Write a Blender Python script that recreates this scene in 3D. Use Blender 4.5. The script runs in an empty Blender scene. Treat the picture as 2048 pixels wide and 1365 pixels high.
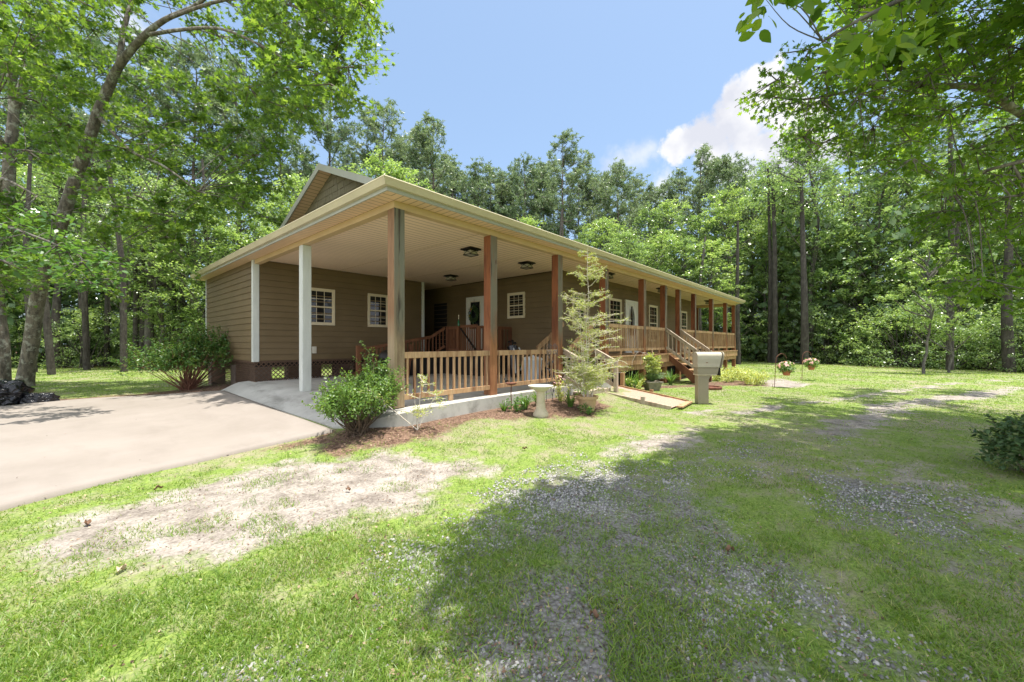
import bpy, math, random
import numpy as np
from mathutils import Vector, Matrix
random.seed(3)
RNG = np.random.default_rng(7)
scene = bpy.context.scene
col = scene.collection
R = math.radians

# ------------------------------------------------------------ camera, sky, sun
CAM = (-3.432, -5.465, 1.40)
cam_d = bpy.data.cameras.new('camera'); cam = bpy.data.objects.new('camera', cam_d); col.objects.link(cam)
cam.location = CAM
cam.rotation_euler = (R(90), 0, R(-48.47))
cam_d.sensor_width = 36; cam_d.lens = 14.15; cam_d.shift_y = 0.0027
cam_d.clip_start = 0.05; cam_d.clip_end = 3000
scene.camera = cam

SUN = Vector((0.085, -0.15, 1.0)).normalized()
w = bpy.data.worlds.new('World'); scene.world = w; w.use_nodes = True
nt = w.node_tree; nt.nodes.clear()
N = nt.nodes.new; LK = nt.links.new
out = N('ShaderNodeOutputWorld'); bg = N('ShaderNodeBackground'); LK(bg.outputs[0], out.inputs[0])
sky = N('ShaderNodeTexSky'); sky.sky_type = 'NISHITA'; sky.sun_disc = False
sky.sun_elevation = math.asin(SUN.z); sky.sun_rotation = math.atan2(SUN.x, SUN.y)
sky.air_density = 1.0; sky.dust_density = 1.6; sky.ozone_density = 1.5; sky.altitude = 50
bg.inputs['Strength'].default_value = 0.125
tc = N('ShaderNodeTexCoord')
# clouds: soft cumulus lobes by direction, edges broken by noise
nz = N('ShaderNodeTexNoise'); nz.inputs['Scale'].default_value = 9; nz.inputs['Detail'].default_value = 9; nz.inputs['Roughness'].default_value = .6
LK(tc.outputs['Generated'], nz.inputs['Vector'])
sub = N('ShaderNodeVectorMath'); sub.operation = 'SUBTRACT'; sub.inputs[1].default_value = (.5, .5, .5); LK(nz.outputs['Color'], sub.inputs[0])
scl = N('ShaderNodeVectorMath'); scl.operation = 'SCALE'; scl.inputs['Scale'].default_value = .15; LK(sub.outputs[0], scl.inputs[0])
add = N('ShaderNodeVectorMath'); add.operation = 'ADD'; LK(tc.outputs['Generated'], add.inputs[0]); LK(scl.outputs[0], add.inputs[1])
CLOUDS = [((0.864, 0.143, 0.482), 0.03, 1), ((0.871, 0.172, 0.46), 0.035, 1), ((0.89, 0.123, 0.439), 0.043, 1), ((0.906, 0.094, 0.412), 0.043, 1), ((0.878, 0.213, 0.429), 0.036, 1), ((0.896, 0.173, 0.408), 0.048, 1), ((0.873, 0.259, 0.413), 0.036, 1), ((0.861, 0.294, 0.415), 0.031, 1), ((0.861, 0.315, 0.4), 0.032, 1), ((0.889, 0.244, 0.388), 0.042, 1), ((0.919, 0.127, 0.372), 0.047, 1), ((0.91, 0.202, 0.363), 0.04, 0.8), ((0.932, 0.067, 0.357), 0.043, 1), ((0.835, 0.37, 0.408), 0.036, 0.59), ((0.819, 0.408, 0.404), 0.034, 0.51), ((0.806, 0.432, 0.405), 0.029, 0.42), ((0.877, 0.343, 0.338), 0.029, 0.75), ((0.313, 0.739, 0.597), 0.041, 0.75), ((0.297, 0.774, 0.56), 0.027, 0.75), ((0.977, -0.072, 0.202), 0.053, 0.75), ((0.07, 0.869, 0.49), 0.04, 0.68)]
cur = None
for (d, r, a) in CLOUDS:
    dv = Vector(d).normalized()
    dist = N('ShaderNodeVectorMath'); dist.operation = 'DISTANCE'; dist.inputs[1].default_value = dv; LK(add.outputs[0], dist.inputs[0])
    mr = N('ShaderNodeMapRange'); mr.interpolation_type = 'SMOOTHSTEP'
    mr.inputs['From Min'].default_value = r*1.35; mr.inputs['From Max'].default_value = r*(.78 if a >= .8 else .1)
    mr.inputs['To Min'].default_value = 0; mr.inputs['To Max'].default_value = a
    LK(dist.outputs['Value'], mr.inputs['Value'])
    if cur is None: cur = mr.outputs[0]
    else:
        mx = N('ShaderNodeMath'); mx.operation = 'MAXIMUM'; LK(cur, mx.inputs[0]); LK(mr.outputs[0], mx.inputs[1]); cur = mx.outputs[0]
# unseen bright cumulus added behind and above the camera as ambient fill
dt = N('ShaderNodeVectorMath'); dt.operation = 'DOT_PRODUCT'; dt.inputs[1].default_value = (.7486, .663, 0); LK(tc.outputs['Generated'], dt.inputs[0])
mk = N('ShaderNodeMapRange'); mk.interpolation_type = 'SMOOTHSTEP'; mk.inputs['From Min'].default_value = .42; mk.inputs['From Max'].default_value = .15; LK(dt.outputs['Value'], mk.inputs['Value'])
n2 = N('ShaderNodeTexNoise'); n2.inputs['Scale'].default_value = 2.2; n2.inputs['Detail'].default_value = 7; LK(tc.outputs['Generated'], n2.inputs['Vector'])
m2 = N('ShaderNodeMapRange'); m2.interpolation_type = 'SMOOTHSTEP'; m2.inputs['From Min'].default_value = .40; m2.inputs['From Max'].default_value = .50; LK(n2.outputs['Fac'], m2.inputs['Value'])
mm = N('ShaderNodeMath'); mm.operation = 'MULTIPLY'; LK(mk.outputs[0], mm.inputs[0]); LK(m2.outputs[0], mm.inputs[1])
mx = N('ShaderNodeMath'); mx.operation = 'MAXIMUM'; LK(cur, mx.inputs[0]); LK(mm.outputs[0], mx.inputs[1]); cur = mx.outputs[0]
mixc = N('ShaderNodeMix'); mixc.data_type = 'RGBA'; LK(cur, mixc.inputs['Factor'])
tint = N('ShaderNodeMix'); tint.data_type = 'RGBA'; tint.blend_type = 'MIX'; tint.inputs['Factor'].default_value = .35
LK(sky.outputs[0], tint.inputs['A']); tint.inputs['B'].default_value = (2.4, 3.55, 5.0, 1)
cn = N('ShaderNodeTexNoise'); cn.inputs['Scale'].default_value = 14; cn.inputs['Detail'].default_value = 5; LK(tc.outputs['Generated'], cn.inputs['Vector'])
cr = N('ShaderNodeMix'); cr.data_type = 'RGBA'; LK(cn.outputs['Fac'], cr.inputs['Factor'])
cr.inputs['A'].default_value = (7.0, 7.6, 9.0, 1); cr.inputs['B'].default_value = (10.5, 10.6, 11.0, 1)
cf = N('ShaderNodeMix'); cf.data_type = 'RGBA'
cn2 = N('ShaderNodeTexNoise'); cn2.inputs['Scale'].default_value = 11; cn2.inputs['Detail'].default_value = 6; LK(tc.outputs['Generated'], cn2.inputs['Vector'])
cm = N('ShaderNodeMapRange'); cm.inputs['From Min'].default_value = .34; cm.inputs['From Max'].default_value = .54; LK(cn2.outputs['Fac'], cm.inputs['Value']); LK(cm.outputs[0], cf.inputs['Factor'])
cf.inputs['A'].default_value = (3.5, 3.6, 4.0, 1); cf.inputs['B'].default_value = (4.7, 4.7, 4.75, 1)
cs = N('ShaderNodeMix'); cs.data_type = 'RGBA'; LK(mk.outputs[0], cs.inputs['Factor']); LK(cf.outputs['Result'], cs.inputs['A']); LK(cr.outputs['Result'], cs.inputs['B'])
LK(tint.outputs['Result'], mixc.inputs['A']); LK(cs.outputs['Result'], mixc.inputs['B'])
LK(mixc.outputs['Result'], bg.inputs['Color'])

sd = bpy.data.lights.new('sun', 'SUN'); so = bpy.data.objects.new('sun', sd); col.objects.link(so)
sd.energy = 5.0; sd.angle = R(0.55); sd.color = (1.0, .95, .87)
so.rotation_euler = SUN.to_track_quat('Z', 'Y').to_euler(); so.location = (0, 0, 40)
scene.view_settings.view_transform = 'Standard'; scene.view_settings.look = 'None'
scene.view_settings.exposure = 0.86; scene.view_settings.gamma = 1
scene.render.engine = 'CYCLES'
cy = scene.cycles
cy.max_bounces = 8; cy.diffuse_bounces = 5; cy.glossy_bounces = 2; cy.transmission_bounces = 4; cy.transparent_max_bounces = 6
cy.use_denoising = True
cy.sample_clamp_indirect = 6

# ------------------------------------------------------------ materials
def S(v): return tuple(v)+(1,) if len(v) == 3 else v
class MT:
    def __init__(s, name):
        s.m = bpy.data.materials.new(name); s.m.use_nodes = True; s.t = s.m.node_tree; s.b = s.t.nodes['Principled BSDF']; s.o = s.t.nodes['Material Output']
    def n(s, ty, **k):
        nd = s.t.nodes.new(ty)
        for a, v in k.items():
            if a.startswith('_'): setattr(nd, a[1:], v)
            else: nd.inputs[a.replace('__', ' ')].default_value = v
        return nd
    def l(s, a, b): s.t.links.new(a, b)
    def noise(s, scale, detail=4, rough=.6, vec=None, stretch=None):
        nd = s.n('ShaderNodeTexNoise', Scale=scale, Detail=detail, Roughness=rough)
        c = vec
        if c is None: c = s.n('ShaderNodeTexCoord').outputs['Object']
        if stretch:
            mp = s.n('ShaderNodeMapping'); mp.inputs['Scale'].default_value = stretch; s.l(c, mp.inputs[0]); c = mp.outputs[0]
        s.l(c, nd.inputs['Vector']); return nd.outputs['Fac']
    def ramp(s, fac, stops):
        r = s.n('ShaderNodeValToRGB'); e = r.color_ramp.elements
        while len(e) < len(stops): e.new(.5)
        for i, (p, c) in enumerate(stops): e[i].position = p; e[i].color = S(c)
        s.l(fac, r.inputs[0]); return r.outputs['Color']
    def mr(s, v, a, b, c=0, d=1):
        r = s.n('ShaderNodeMapRange'); r.inputs[1].default_value = a; r.inputs[2].default_value = b; r.inputs[3].default_value = c; r.inputs[4].default_value = d
        s.l(v, r.inputs[0]); return r.outputs[0]
    def mix(s, f, a, b, mode='MIX'):
        m = s.n('ShaderNodeMix', _data_type='RGBA', _blend_type=mode)
        for k, v in (('Factor', f), ('A', a), ('B', b)):
            if isinstance(v, (int, float)): m.inputs[k].default_value = v
            elif isinstance(v, tuple): m.inputs[k].default_value = S(v)
            else: s.l(v, m.inputs[k])
        return m.outputs['Result']
    def math(s, op, a, b=0):
        m = s.n('ShaderNodeMath', _operation=op)
        for i, v in enumerate((a, b)):
            if isinstance(v, (int, float)): m.inputs[i].default_value = v
            else: s.l(v, m.inputs[i])
        return m.outputs[0]
    def bump(s, h, strength=.3, dist=.01):
        b = s.n('ShaderNodeBump', Strength=strength, Distance=dist); s.l(h, b.inputs['Height']); s.l(b.outputs[0], s.b.inputs['Normal'])
    def base(s, c):
        if isinstance(c, tuple): s.b.inputs['Base Color'].default_value = S(c)
        else: s.l(c, s.b.inputs['Base Color'])
    def rough(s, v): s.b.inputs['Roughness'].default_value = v

def plain(name, c, rough=.6, var=.15, scale=6, metal=0, bump=0, stretch=None):
    m = MT(name); f = m.noise(scale, 5, .65, stretch=stretch)
    a = tuple(x*(1-var) for x in c); b = tuple(min(1, x*(1+var)) for x in c)
    m.base(m.ramp(f, [(.3, a), (.7, b)])); m.rough(rough); m.b.inputs['Metallic'].default_value = metal
    if bump: m.bump(m.noise(scale*6, 3), bump, .01)
    return m.m

def leafmat(name, stops, trans=.35, rough=.42, tcol=None, spec=.5):
    m = MT(name)
    g = m.n('ShaderNodeNewGeometry'); oi = m.n('ShaderNodeObjectInfo')
    f = m.math('ADD', m.math('MULTIPLY', g.outputs['Random Per Island'], .75), m.math('MULTIPLY', oi.outputs['Random'], .25))
    c = m.ramp(f, stops)
    big = m.noise(.9, 2)
    c = m.mix(m.mr(big, .3, .7, 0, .5), c, m.mix(1.0, c, (.62, .78, .7), 'MULTIPLY'))
    m.base(c); m.rough(rough); m.b.inputs['Specular IOR Level'].default_value = spec
    t = m.n('ShaderNodeBsdfTranslucent'); tc_ = m.mix(1.0, c, tcol or (1.9, 1.7, .75), 'MULTIPLY'); m.l(tc_, t.inputs['Color'])
    ms = m.n('ShaderNodeMixShader', Fac=trans); m.l(m.b.outputs[0], ms.inputs[1]); m.l(t.outputs[0], ms.inputs[2]); m.l(ms.outputs[0], m.o.inputs['Surface'])
    return m.m

M = {}
M['leaf_gum'] = leafmat('sweetgum_leaf', [(0, (.06, .13, .025)), (.5, (.11, .20, .04)), (.93, (.18, .28, .06)), (1, (.33, .3, .07))], .5)
M['leaf_oak'] = leafmat('oak_leaf', [(0, (.07, .14, .022)), (.5, (.12, .21, .032)), (.88, (.2, .28, .045)), (1, (.33, .27, .06))], .62, .4, tcol=(2.0, 1.9, .6))
M['leaf_dog'] = leafmat('dogwood_leaf', [(0, (0.063, 0.147, 0.042)), (0.6, (0.098, 0.21, 0.049)), (1, (0.168, 0.28, 0.056))], .38)
M['leaf_bg'] = leafmat('woodland_leaf', [(0, (.10, .17, .06)), (.5, (.19, .28, .11)), (1, (.34, .42, .22))], .42, .3, spec=1.0, tcol=(1.6, 1.6, .85))
M['leaf_bg2'] = leafmat('pale_woodland_leaf', [(0, (.17, .26, .08)), (.5, (.27, .37, .13)), (1, (.42, .50, .24))], .46, .33, spec=1.0, tcol=(1.6, 1.6, .85))
M['leaf_dark'] = leafmat('understory_leaf', [(0, (.07, .13, .06)), (.5, (.14, .22, .10)), (1, (.32, .40, .22))], .4, .3, spec=1.0, tcol=(1.6, 1.6, .85))
M['needle'] = leafmat('pine_needle', [(0, (.11, .17, .09)), (.5, (.18, .24, .13)), (1, (.30, .36, .21))], .35, .42, tcol=(1.4, 1.4, .95))
M['leaf_azalea'] = leafmat('azalea_leaf', [(0, (0.069, 0.138, 0.029)), (0.5, (0.127, 0.23, 0.046)), (0.9, (0.207, 0.31, 0.069)), (1, (0.414, 0.414, 0.138))], .35, .4, spec=.5)
M['leaf_nandina'] = leafmat('nandina_leaf', [(0, (0.039, 0.117, 0.026)), (0.6, (0.104, 0.195, 0.039)), (0.85, (0.208, 0.26, 0.052)), (1, (0.364, 0.117, 0.039))], .3)
M['leaf_winter'] = leafmat('winterberry_leaf', [(0, (.05, .10, .04)), (.7, (.09, .15, .055)), (.92, (.16, .14, .05)), (1, (.36, .14, .05))], .25, .5, spec=.3)
M['leaf_lime'] = leafmat('lime_leaf', [(0, (.24, .32, .09)), (.5, (.42, .48, .16)), (1, (.62, .62, .28))], .35)
M['strap'] = leafmat('strap_leaf', [(0, (.07, .15, .03)), (.5, (.13, .24, .05)), (1, (.25, .34, .1))], .35, .35)
M['bluegrass'] = leafmat('fine_blue_green_leaf', [(0, (.10, .17, .07)), (1, (.2, .3, .13))], .3, .4)
M['grass'] = leafmat('grass_blade', [(0, (.07, .13, .02)), (.4, (.14, .23, .03)), (.76, (.21, .33, .045)), (.87, (.33, .36, .10)), (1, (.46, .38, .22))], .42, .42, tcol=(1.6, 1.5, .65))
M['petal_pink'] = leafmat('pink_petal', [(0, (.7, .35, .4)), (.5, (.85, .6, .62)), (1, (.9, .85, .8))], .3)
def bark(name, a, b, pale, amt=.5, sc=1.0):
    m = MT(name)
    f = m.noise(9*sc, 6, .7, stretch=(1, 1, .28)); c = m.ramp(f, [(.36, a), (.62, b)])
    p = m.noise(4*sc, 5, .7); c = m.mix(m.mr(p, .52, .62, 0, amt), c, pale)
    m.base(c); m.rough(.9); m.bump(m.noise(26*sc, 4, .7, stretch=(1, 1, .35)), .9, .02)
    return m.m
M['bark_lichen'] = bark('lichen_bark', (.055, .045, .035), (.19, .16, .125), (.36, .36, .30), .7, 1.2)
M['bark_gray'] = bark('grey_bark', (.05, .045, .04), (.15, .135, .115), (.22, .21, .18), .4)
M['bark_pine'] = bark('pine_bark', (.06, .045, .035), (.18, .14, .115), (.24, .21, .19), .4, .8)
M['bark_dark'] = bark('dark_bark', (.025, .02, .016), (.07, .06, .05), (.14, .14, .11), .3)
M['twig'] = plain('brown_twig', (.13, .09, .06), .8, .3, 20)
M['twig_pale'] = plain('pale_twig', (.58, .52, .44), .8, .15, 20)
M['twig_red'] = plain('reddish_twig', (.2, .09, .055), .7, .3, 20)

def siding():
    m = MT('painted_lap_siding'); f = m.noise(1.1, 5, .6); c = m.ramp(f, [(.3, (.12, .082, .036)), (.7, (.158, .11, .052))])
    m.base(c); m.rough(.6); m.bump(m.noise(60, 3, .6, stretch=(.25, .25, 3)), .12, .004); return m.m
M['siding'] = siding()
M['shake'] = plain('painted_shake', (.14, .12, .07), .7, .18, 5, bump=.2)
M['cream'] = plain('cream_trim_paint', (.60, .52, .37), .5, .06, 2)
M['gutter'] = plain('gutter_paint', (.50, .44, .30), .4, .07, 2)
M['fascia'] = plain('fascia_paint', (.36, .36, .31), .45, .07, 2)
M['beam'] = plain('beam_wrap_paint', (.50, .36, .19), .5, .08, 1.5)
M['whitewood'] = plain('white_weathered_paint', (.52, .54, .50), .6, .14, 5, bump=.25, stretch=(1, 1, .2))
M['door'] = plain('white_door_paint', (.62, .61, .56), .45, .05, 3)
M['shingle'] = plain('roof_shingle', (.06, .045, .035), .9, .4, 14, bump=.4)
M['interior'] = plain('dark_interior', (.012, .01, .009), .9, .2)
M['blackmetal'] = plain('black_iron', (.02, .018, .016), .45, .3, 10, metal=.6)
M['iron'] = plain('grey_wrought_iron', (.10, .09, .09), .5, .3, 10, metal=.4)
M['lampglass'] = plain('seeded_glass', (.45, .42, .34), .15, .1)
M['rust'] = plain('rusty_iron', (.16, .06, .035), .8, .5, 14, bump=.4)
def planks(name, c, groove, axis, period, depth=.3):
    m = MT(name); t = m.n('ShaderNodeTexCoord'); sp = m.n('ShaderNodeSeparateXYZ'); m.l(t.outputs['Object'], sp.inputs[0])
    v = m.math('FRACT', m.math('DIVIDE', sp.outputs[axis], period))
    tri = m.math('ABSOLUTE', m.math('SUBTRACT', v, .5))
    g = m.mr(tri, .40, .49, 0, 1)
    f = m.noise(1.3, 3)
    cc = m.ramp(f, [(.3, tuple(x*.94 for x in c)), (.7, c)])
    m.base(m.mix(m.math('MULTIPLY', g, .9), cc, groove)); m.rough(.55); m.bump(m.math('SUBTRACT', 1.0, g), depth, .006)
    return m.m
M['ceil'] = planks('beadboard_ceiling', (.88, .69, .50), (.2, .12, .07), 1, .15)
M['soffit_front'] = planks('vinyl_soffit', (.70, .50, .32), (.13, .08, .04), 0, .13)
M['soffit_side'] = planks('vinyl_soffit_side', (.70, .50, .32), (.13, .08, .04), 1, .13)
def timber(name, cols, shade_z=None, stain_or_shade=(.145, .14, .10), sc=1.0):
    m = MT(name)
    f = m.noise(5*sc, 6, .65, stretch=(1, 1, .16)); oi = m.n('ShaderNodeObjectInfo')
    c = m.ramp(f, cols)
    fine = m.noise(40*sc, 4, .7, stretch=(1, 1, .06))
    c = m.mix(m.mr(fine, .4, .66, 0, .45), c, m.mix(1.0, c, (.5, .42, .36), 'MULTIPLY'))
    pt = m.noise(2.6, 5, .65, stretch=(1.6, 1.6, .35)); c = m.mix(m.mr(pt, .5, .6, 0, .6), c, m.mix(1.0, c, (.5, .42, .36), 'MULTIPLY'))
    if shade_z is not None:
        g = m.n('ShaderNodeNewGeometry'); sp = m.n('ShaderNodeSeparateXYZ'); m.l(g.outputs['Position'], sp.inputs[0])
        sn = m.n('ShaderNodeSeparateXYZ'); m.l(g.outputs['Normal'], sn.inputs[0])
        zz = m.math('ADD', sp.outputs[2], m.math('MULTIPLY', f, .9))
        up = m.mr(zz, shade_z+.35, shade_z+.75, 0, 1); fr = m.mr(sn.outputs[1], -.7, -.3, 1, 0)  # eave shade painted into upper post colour, grey-green on front faces
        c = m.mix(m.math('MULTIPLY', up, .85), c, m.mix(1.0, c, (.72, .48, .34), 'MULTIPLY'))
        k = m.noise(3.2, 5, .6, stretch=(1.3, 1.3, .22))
        c = m.mix(m.math('MULTIPLY', m.math('MULTIPLY', up, fr), m.mr(k, .3, .5, .35, .95)), c, stain_or_shade)
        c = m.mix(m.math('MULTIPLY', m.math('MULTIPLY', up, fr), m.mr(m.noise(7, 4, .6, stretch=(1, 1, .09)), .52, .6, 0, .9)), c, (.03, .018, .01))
    vor = m.n('ShaderNodeTexVoronoi', Scale=1.9); tcn = m.n('ShaderNodeTexCoord'); mp = m.n('ShaderNodeMapping'); mp.inputs['Scale'].default_value = (1.6, 1.6, .8)
    m.l(tcn.outputs['Object'], mp.inputs[0]); m.l(mp.outputs[0], vor.inputs['Vector'])
    c = m.mix(m.mr(vor.outputs['Distance'], .05, .085, .85, 0), c, (.08, .03, .015))
    m.base(c); m.rough(.75); m.bump(fine, .35, .006); return m.m
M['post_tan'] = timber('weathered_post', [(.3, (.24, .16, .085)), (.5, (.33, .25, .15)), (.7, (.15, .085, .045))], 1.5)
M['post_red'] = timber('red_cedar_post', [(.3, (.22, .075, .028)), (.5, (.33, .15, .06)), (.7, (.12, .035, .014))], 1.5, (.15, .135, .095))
M['rail'] = timber('rail_wood', [(.32, (.40, .22, .10)), (.5, (.50, .33, .18)), (.66, (.22, .10, .045))])
M['rail_dark'] = timber('porch_stained_rail', [(.3, (.13, .05, .022)), (.6, (.2, .08, .032)), (.8, (.08, .03, .015))])
M['deckwood'] = timber('deck_rim_wood', [(.3, (.33, .18, .08)), (.52, (.42, .27, .13)), (.72, (.19, .09, .04))])
M['greywood'] = timber('silvered_wood', [(.3, (.36, .29, .21)), (.55, (.46, .39, .30)), (.75, (.25, .18, .12))])
M['lattice'] = plain('brown_lattice', (.11, .065, .04), .8, .2, 8)
M['brickpier'] = plain('block_pier', (.12, .09, .07), .9, .3, 9)
def glass():
    m = MT('window_glass'); m.base((.012, .014, .015)); m.rough(.03); m.b.inputs['Specular IOR Level'].default_value = .38
    m.bump(m.noise(1.2, 2), .03, .02); return m.m
M['glass'] = glass()
def concrete(name, a, b, stain_or_shade, sc=1.0, amt=.5):
    m = MT(name); f = m.noise(.9*sc, 7, .65); c = m.ramp(f, [(.32, a), (.68, b)])
    s_ = m.noise(1.7*sc, 6, .7, stretch=(1, .35, 1)); c = m.mix(m.mr(s_, .5, .72, 0, amt), c, stain_or_shade)
    sp = m.noise(130, 2, .8); c = m.mix(m.mr(sp, .6, .75, 0, .25), c, stain_or_shade)
    m.base(c); m.rough(.88); m.bump(m.noise(60, 4, .7), .25, .004); return m.m
M['drive'] = concrete('pinkish_concrete', (.215, .186, .158), (.265, .232, .202), (.15, .128, .106), .8, .35)
M['slab'] = concrete('weathered_concrete', (.33, .32, .29), (.46, .45, .41), (.15, .145, .125), 1.3, .75)
M['cast'] = concrete('cast_stone', (.44, .38, .27), (.56, .49, .36), (.25, .2, .13), 5, .4)
M['castwhite'] = concrete('pale_cast_stone', (.5, .47, .39), (.58, .55, .47), (.33, .3, .23), 5, .4)
M['terracotta'] = concrete('tan_terracotta', (.40, .27, .15), (.5, .35, .2), (.25, .16, .09), 5, .4)
M['mossy'] = concrete('mossy_urn', (.17, .15, .11), (.27, .24, .18), (.07, .08, .05), 8, .7)
M['woodchip'] = plain('wood_chip', (.40, .27, .20), .9, .35, 40, bump=.6)
M['soilm'] = plain('potting_soil', (.07, .045, .03), .95, .4, 30, bump=.5)
M['plastic_tan'] = plain('tan_moulded_plastic', (.26, .225, .155), .42, .08, 5)
M['plastic_grey'] = plain('light_taupe_plastic', (.38, .345, .27), .38, .05, 5)
M['bag'] = plain('black_polythene', (.012, .012, .016), .22, .2, 5)
M['terrapot'] = plain('terracotta_plastic', (.42, .14, .08), .6, .1)
M['zinc'] = plain('pale_sticker', (.45, .5, .55), .5, .1)
M['whitep'] = plain('white_plastic', (.6, .62, .62), .5, .05)
M['greenglass'] = plain('green_bottle_glass', (.01, .12, .05), .1, .1)
M['candle'] = plain('candle_wax', (.8, .7, .5), .5, .05)
M['deadleaf'] = plain('dead_leaf', (.16, .085, .045), .7, .3, 20)
M['deadleaf_pale'] = plain('pale_dead_leaf', (.5, .38, .28), .7, .2, 20)
M['stone'] = None
def stonemat():
    m = MT('gravel_stone'); g = m.n('ShaderNodeNewGeometry'); c = m.ramp(g.outputs['Random Per Island'], [(0, (.10, .098, .095)), (.5, (.22, .215, .21)), (1, (.40, .385, .36))])
    m.base(c); m.rough(.85); return m.m
M['stone'] = stonemat()

# ------------------------------------------------------------ objects
def link(name, me, mat, parent=None, loc=None):
    o = bpy.data.objects.new(name, me); col.objects.link(o)
    if mat is not None:
        me.materials.clear(); me.materials.append(mat)
    if parent is not None: o.parent = parent
    if loc is not None: o.location = loc
    return o
def tag(o, label=None, cat=None, group=None, kind=None):
    if label: o['label'] = label
    if cat: o['category'] = cat
    if group: o['group'] = group
    if kind: o['kind'] = kind
    return o
def thing(name, label, cat, loc=(0, 0, 0), group=None, rz=0):
    o = bpy.data.objects.new(name, None); col.objects.link(o); o.location = loc; o.rotation_euler.z = rz
    o.empty_display_size = .1
    return tag(o, label, cat, group)
def copy_tree(o, parent=None):
    c = o.copy(); col.objects.link(c); c.parent = parent
    for ch in list(o.children): copy_tree(ch, c)
    return c
def np_mesh(name, V, F, smooth=False):
    """V (n,3); F (m,k) uniform polygons, or list of such arrays"""
    if not isinstance(F, list): F = [F]
    F = [f for f in F if len(f)]
    me = bpy.data.meshes.new(name)
    me.vertices.add(len(V)); me.vertices.foreach_set('co', np.ascontiguousarray(V, dtype=np.float32).ravel())
    nl = sum(f.size for f in F); npol = sum(len(f) for f in F)
    me.loops.add(nl); me.polygons.add(npol)
    me.loops.foreach_set('vertex_index', np.concatenate([f.ravel() for f in F]).astype(np.int32))
    st = []; tot = []; o = 0
    for f in F:
        k = f.shape[1]; st.append(o+np.arange(len(f))*k); tot.append(np.full(len(f), k)); o += f.size
    me.polygons.foreach_set('loop_start', np.concatenate(st).astype(np.int32))
    if smooth: me.polygons.foreach_set('use_smooth', np.ones(npol, bool))
    me.update(calc_edges=True); return me

class MB:
    def __init__(s): s.v = []; s.f = []
    def add(s, vs, fs):
        n = len(s.v); s.v += [tuple(v) for v in vs]; s.f += [tuple(i+n for i in f) for f in fs]; return s
    def box(s, x0, x1, y0, y1, z0, z1):
        return s.add([(x0, y0, z0), (x1, y0, z0), (x1, y1, z0), (x0, y1, z0), (x0, y0, z1), (x1, y0, z1), (x1, y1, z1), (x0, y1, z1)],
                     [(0, 3, 2, 1), (4, 5, 6, 7), (0, 1, 5, 4), (1, 2, 6, 5), (2, 3, 7, 6), (3, 0, 4, 7)])
    def beam(s, a, b, w, h, up=(0, 0, 1)):
        a = Vector(a); b = Vector(b); d = (b-a).normalized(); u = Vector(up); r = d.cross(u).normalized()*w/2; q = r.cross(d).normalized()*h/2
        return s.add([a-r-q, a+r-q, a+r+q, a-r+q, b-r-q, b+r-q, b+r+q, b-r+q], [(0, 3, 2, 1), (4, 5, 6, 7), (0, 1, 5, 4), (1, 2, 6, 5), (2, 3, 7, 6), (3, 0, 4, 7)])
    def prism(s, pts, z0, z1):
        n = len(pts)
        return s.add([(x, y, z0) for x, y in pts]+[(x, y, z1) for x, y in pts], [tuple(range(n))[::-1], tuple(range(n, 2*n))]+[(i, (i+1) % n, n+(i+1) % n, n+i) for i in range(n)])
    def extrude(s, prof, a, b):
        """profile = list of 3-vectors offset sections a,b (lists equal length)"""
        n = len(a); return s.add(list(a)+list(b), [tuple(range(n)), tuple(range(n, 2*n))[::-1]]+[(i, n+i, n+(i+1) % n, (i+1) % n) for i in range(n)])
    def lathe(s, prof, c=(0, 0, 0), n=24, sx=1, sy=1, cap=True):
        b = len(s.v); k = len(prof)
        for r, z in prof:
            for j in range(n):
                t = 2*math.pi*j/n; s.v.append((c[0]+r*sx*math.cos(t), c[1]+r*sy*math.sin(t), c[2]+z))
        for i in range(k-1):
            for j in range(n):
                s.f.append((b+i*n+j, b+i*n+(j+1) % n, b+(i+1)*n+(j+1) % n, b+(i+1)*n+j))
        if cap: s.f.append(tuple(b+j for j in range(n))[::-1]); s.f.append(tuple(b+(k-1)*n+j for j in range(n)))
        return s
    def tube(s, pts, r, n=6):
        v, f = tube(pts, r, n); return s.add(v.tolist(), f.tolist())
    def sphere(s, c, r, n=10, m=7, sx=1, sy=1, sz=1):
        prof = [(max(1e-4, math.sin(math.pi*i/m))*r, -math.cos(math.pi*i/m)*r*sz) for i in range(m+1)]
        return s.lathe(prof, c, n, sx, sy)
    def mesh(s, name, bevel=0, smooth=False):
        me = bpy.data.meshes.new(name); me.from_pydata(s.v, [], s.f); me.update()
        if smooth:
            me.polygons.foreach_set('use_smooth', np.ones(len(me.polygons), bool))
        return me
    def build(s, name, mat, parent=None, bevel=0, smooth=False, loc=None, label=None):
        o = link(name, s.mesh(name, smooth=smooth), mat, parent, loc)
        if bevel:
            b = o.modifiers.new('bevel', 'BEVEL'); b.width = bevel; b.segments = 2; b.limit_method = 'ANGLE'
        if smooth:
            try: o.data.set_sharp_from_angle(angle=R(40))
            except Exception: pass
        if label: o['label'] = label
        return o

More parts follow.
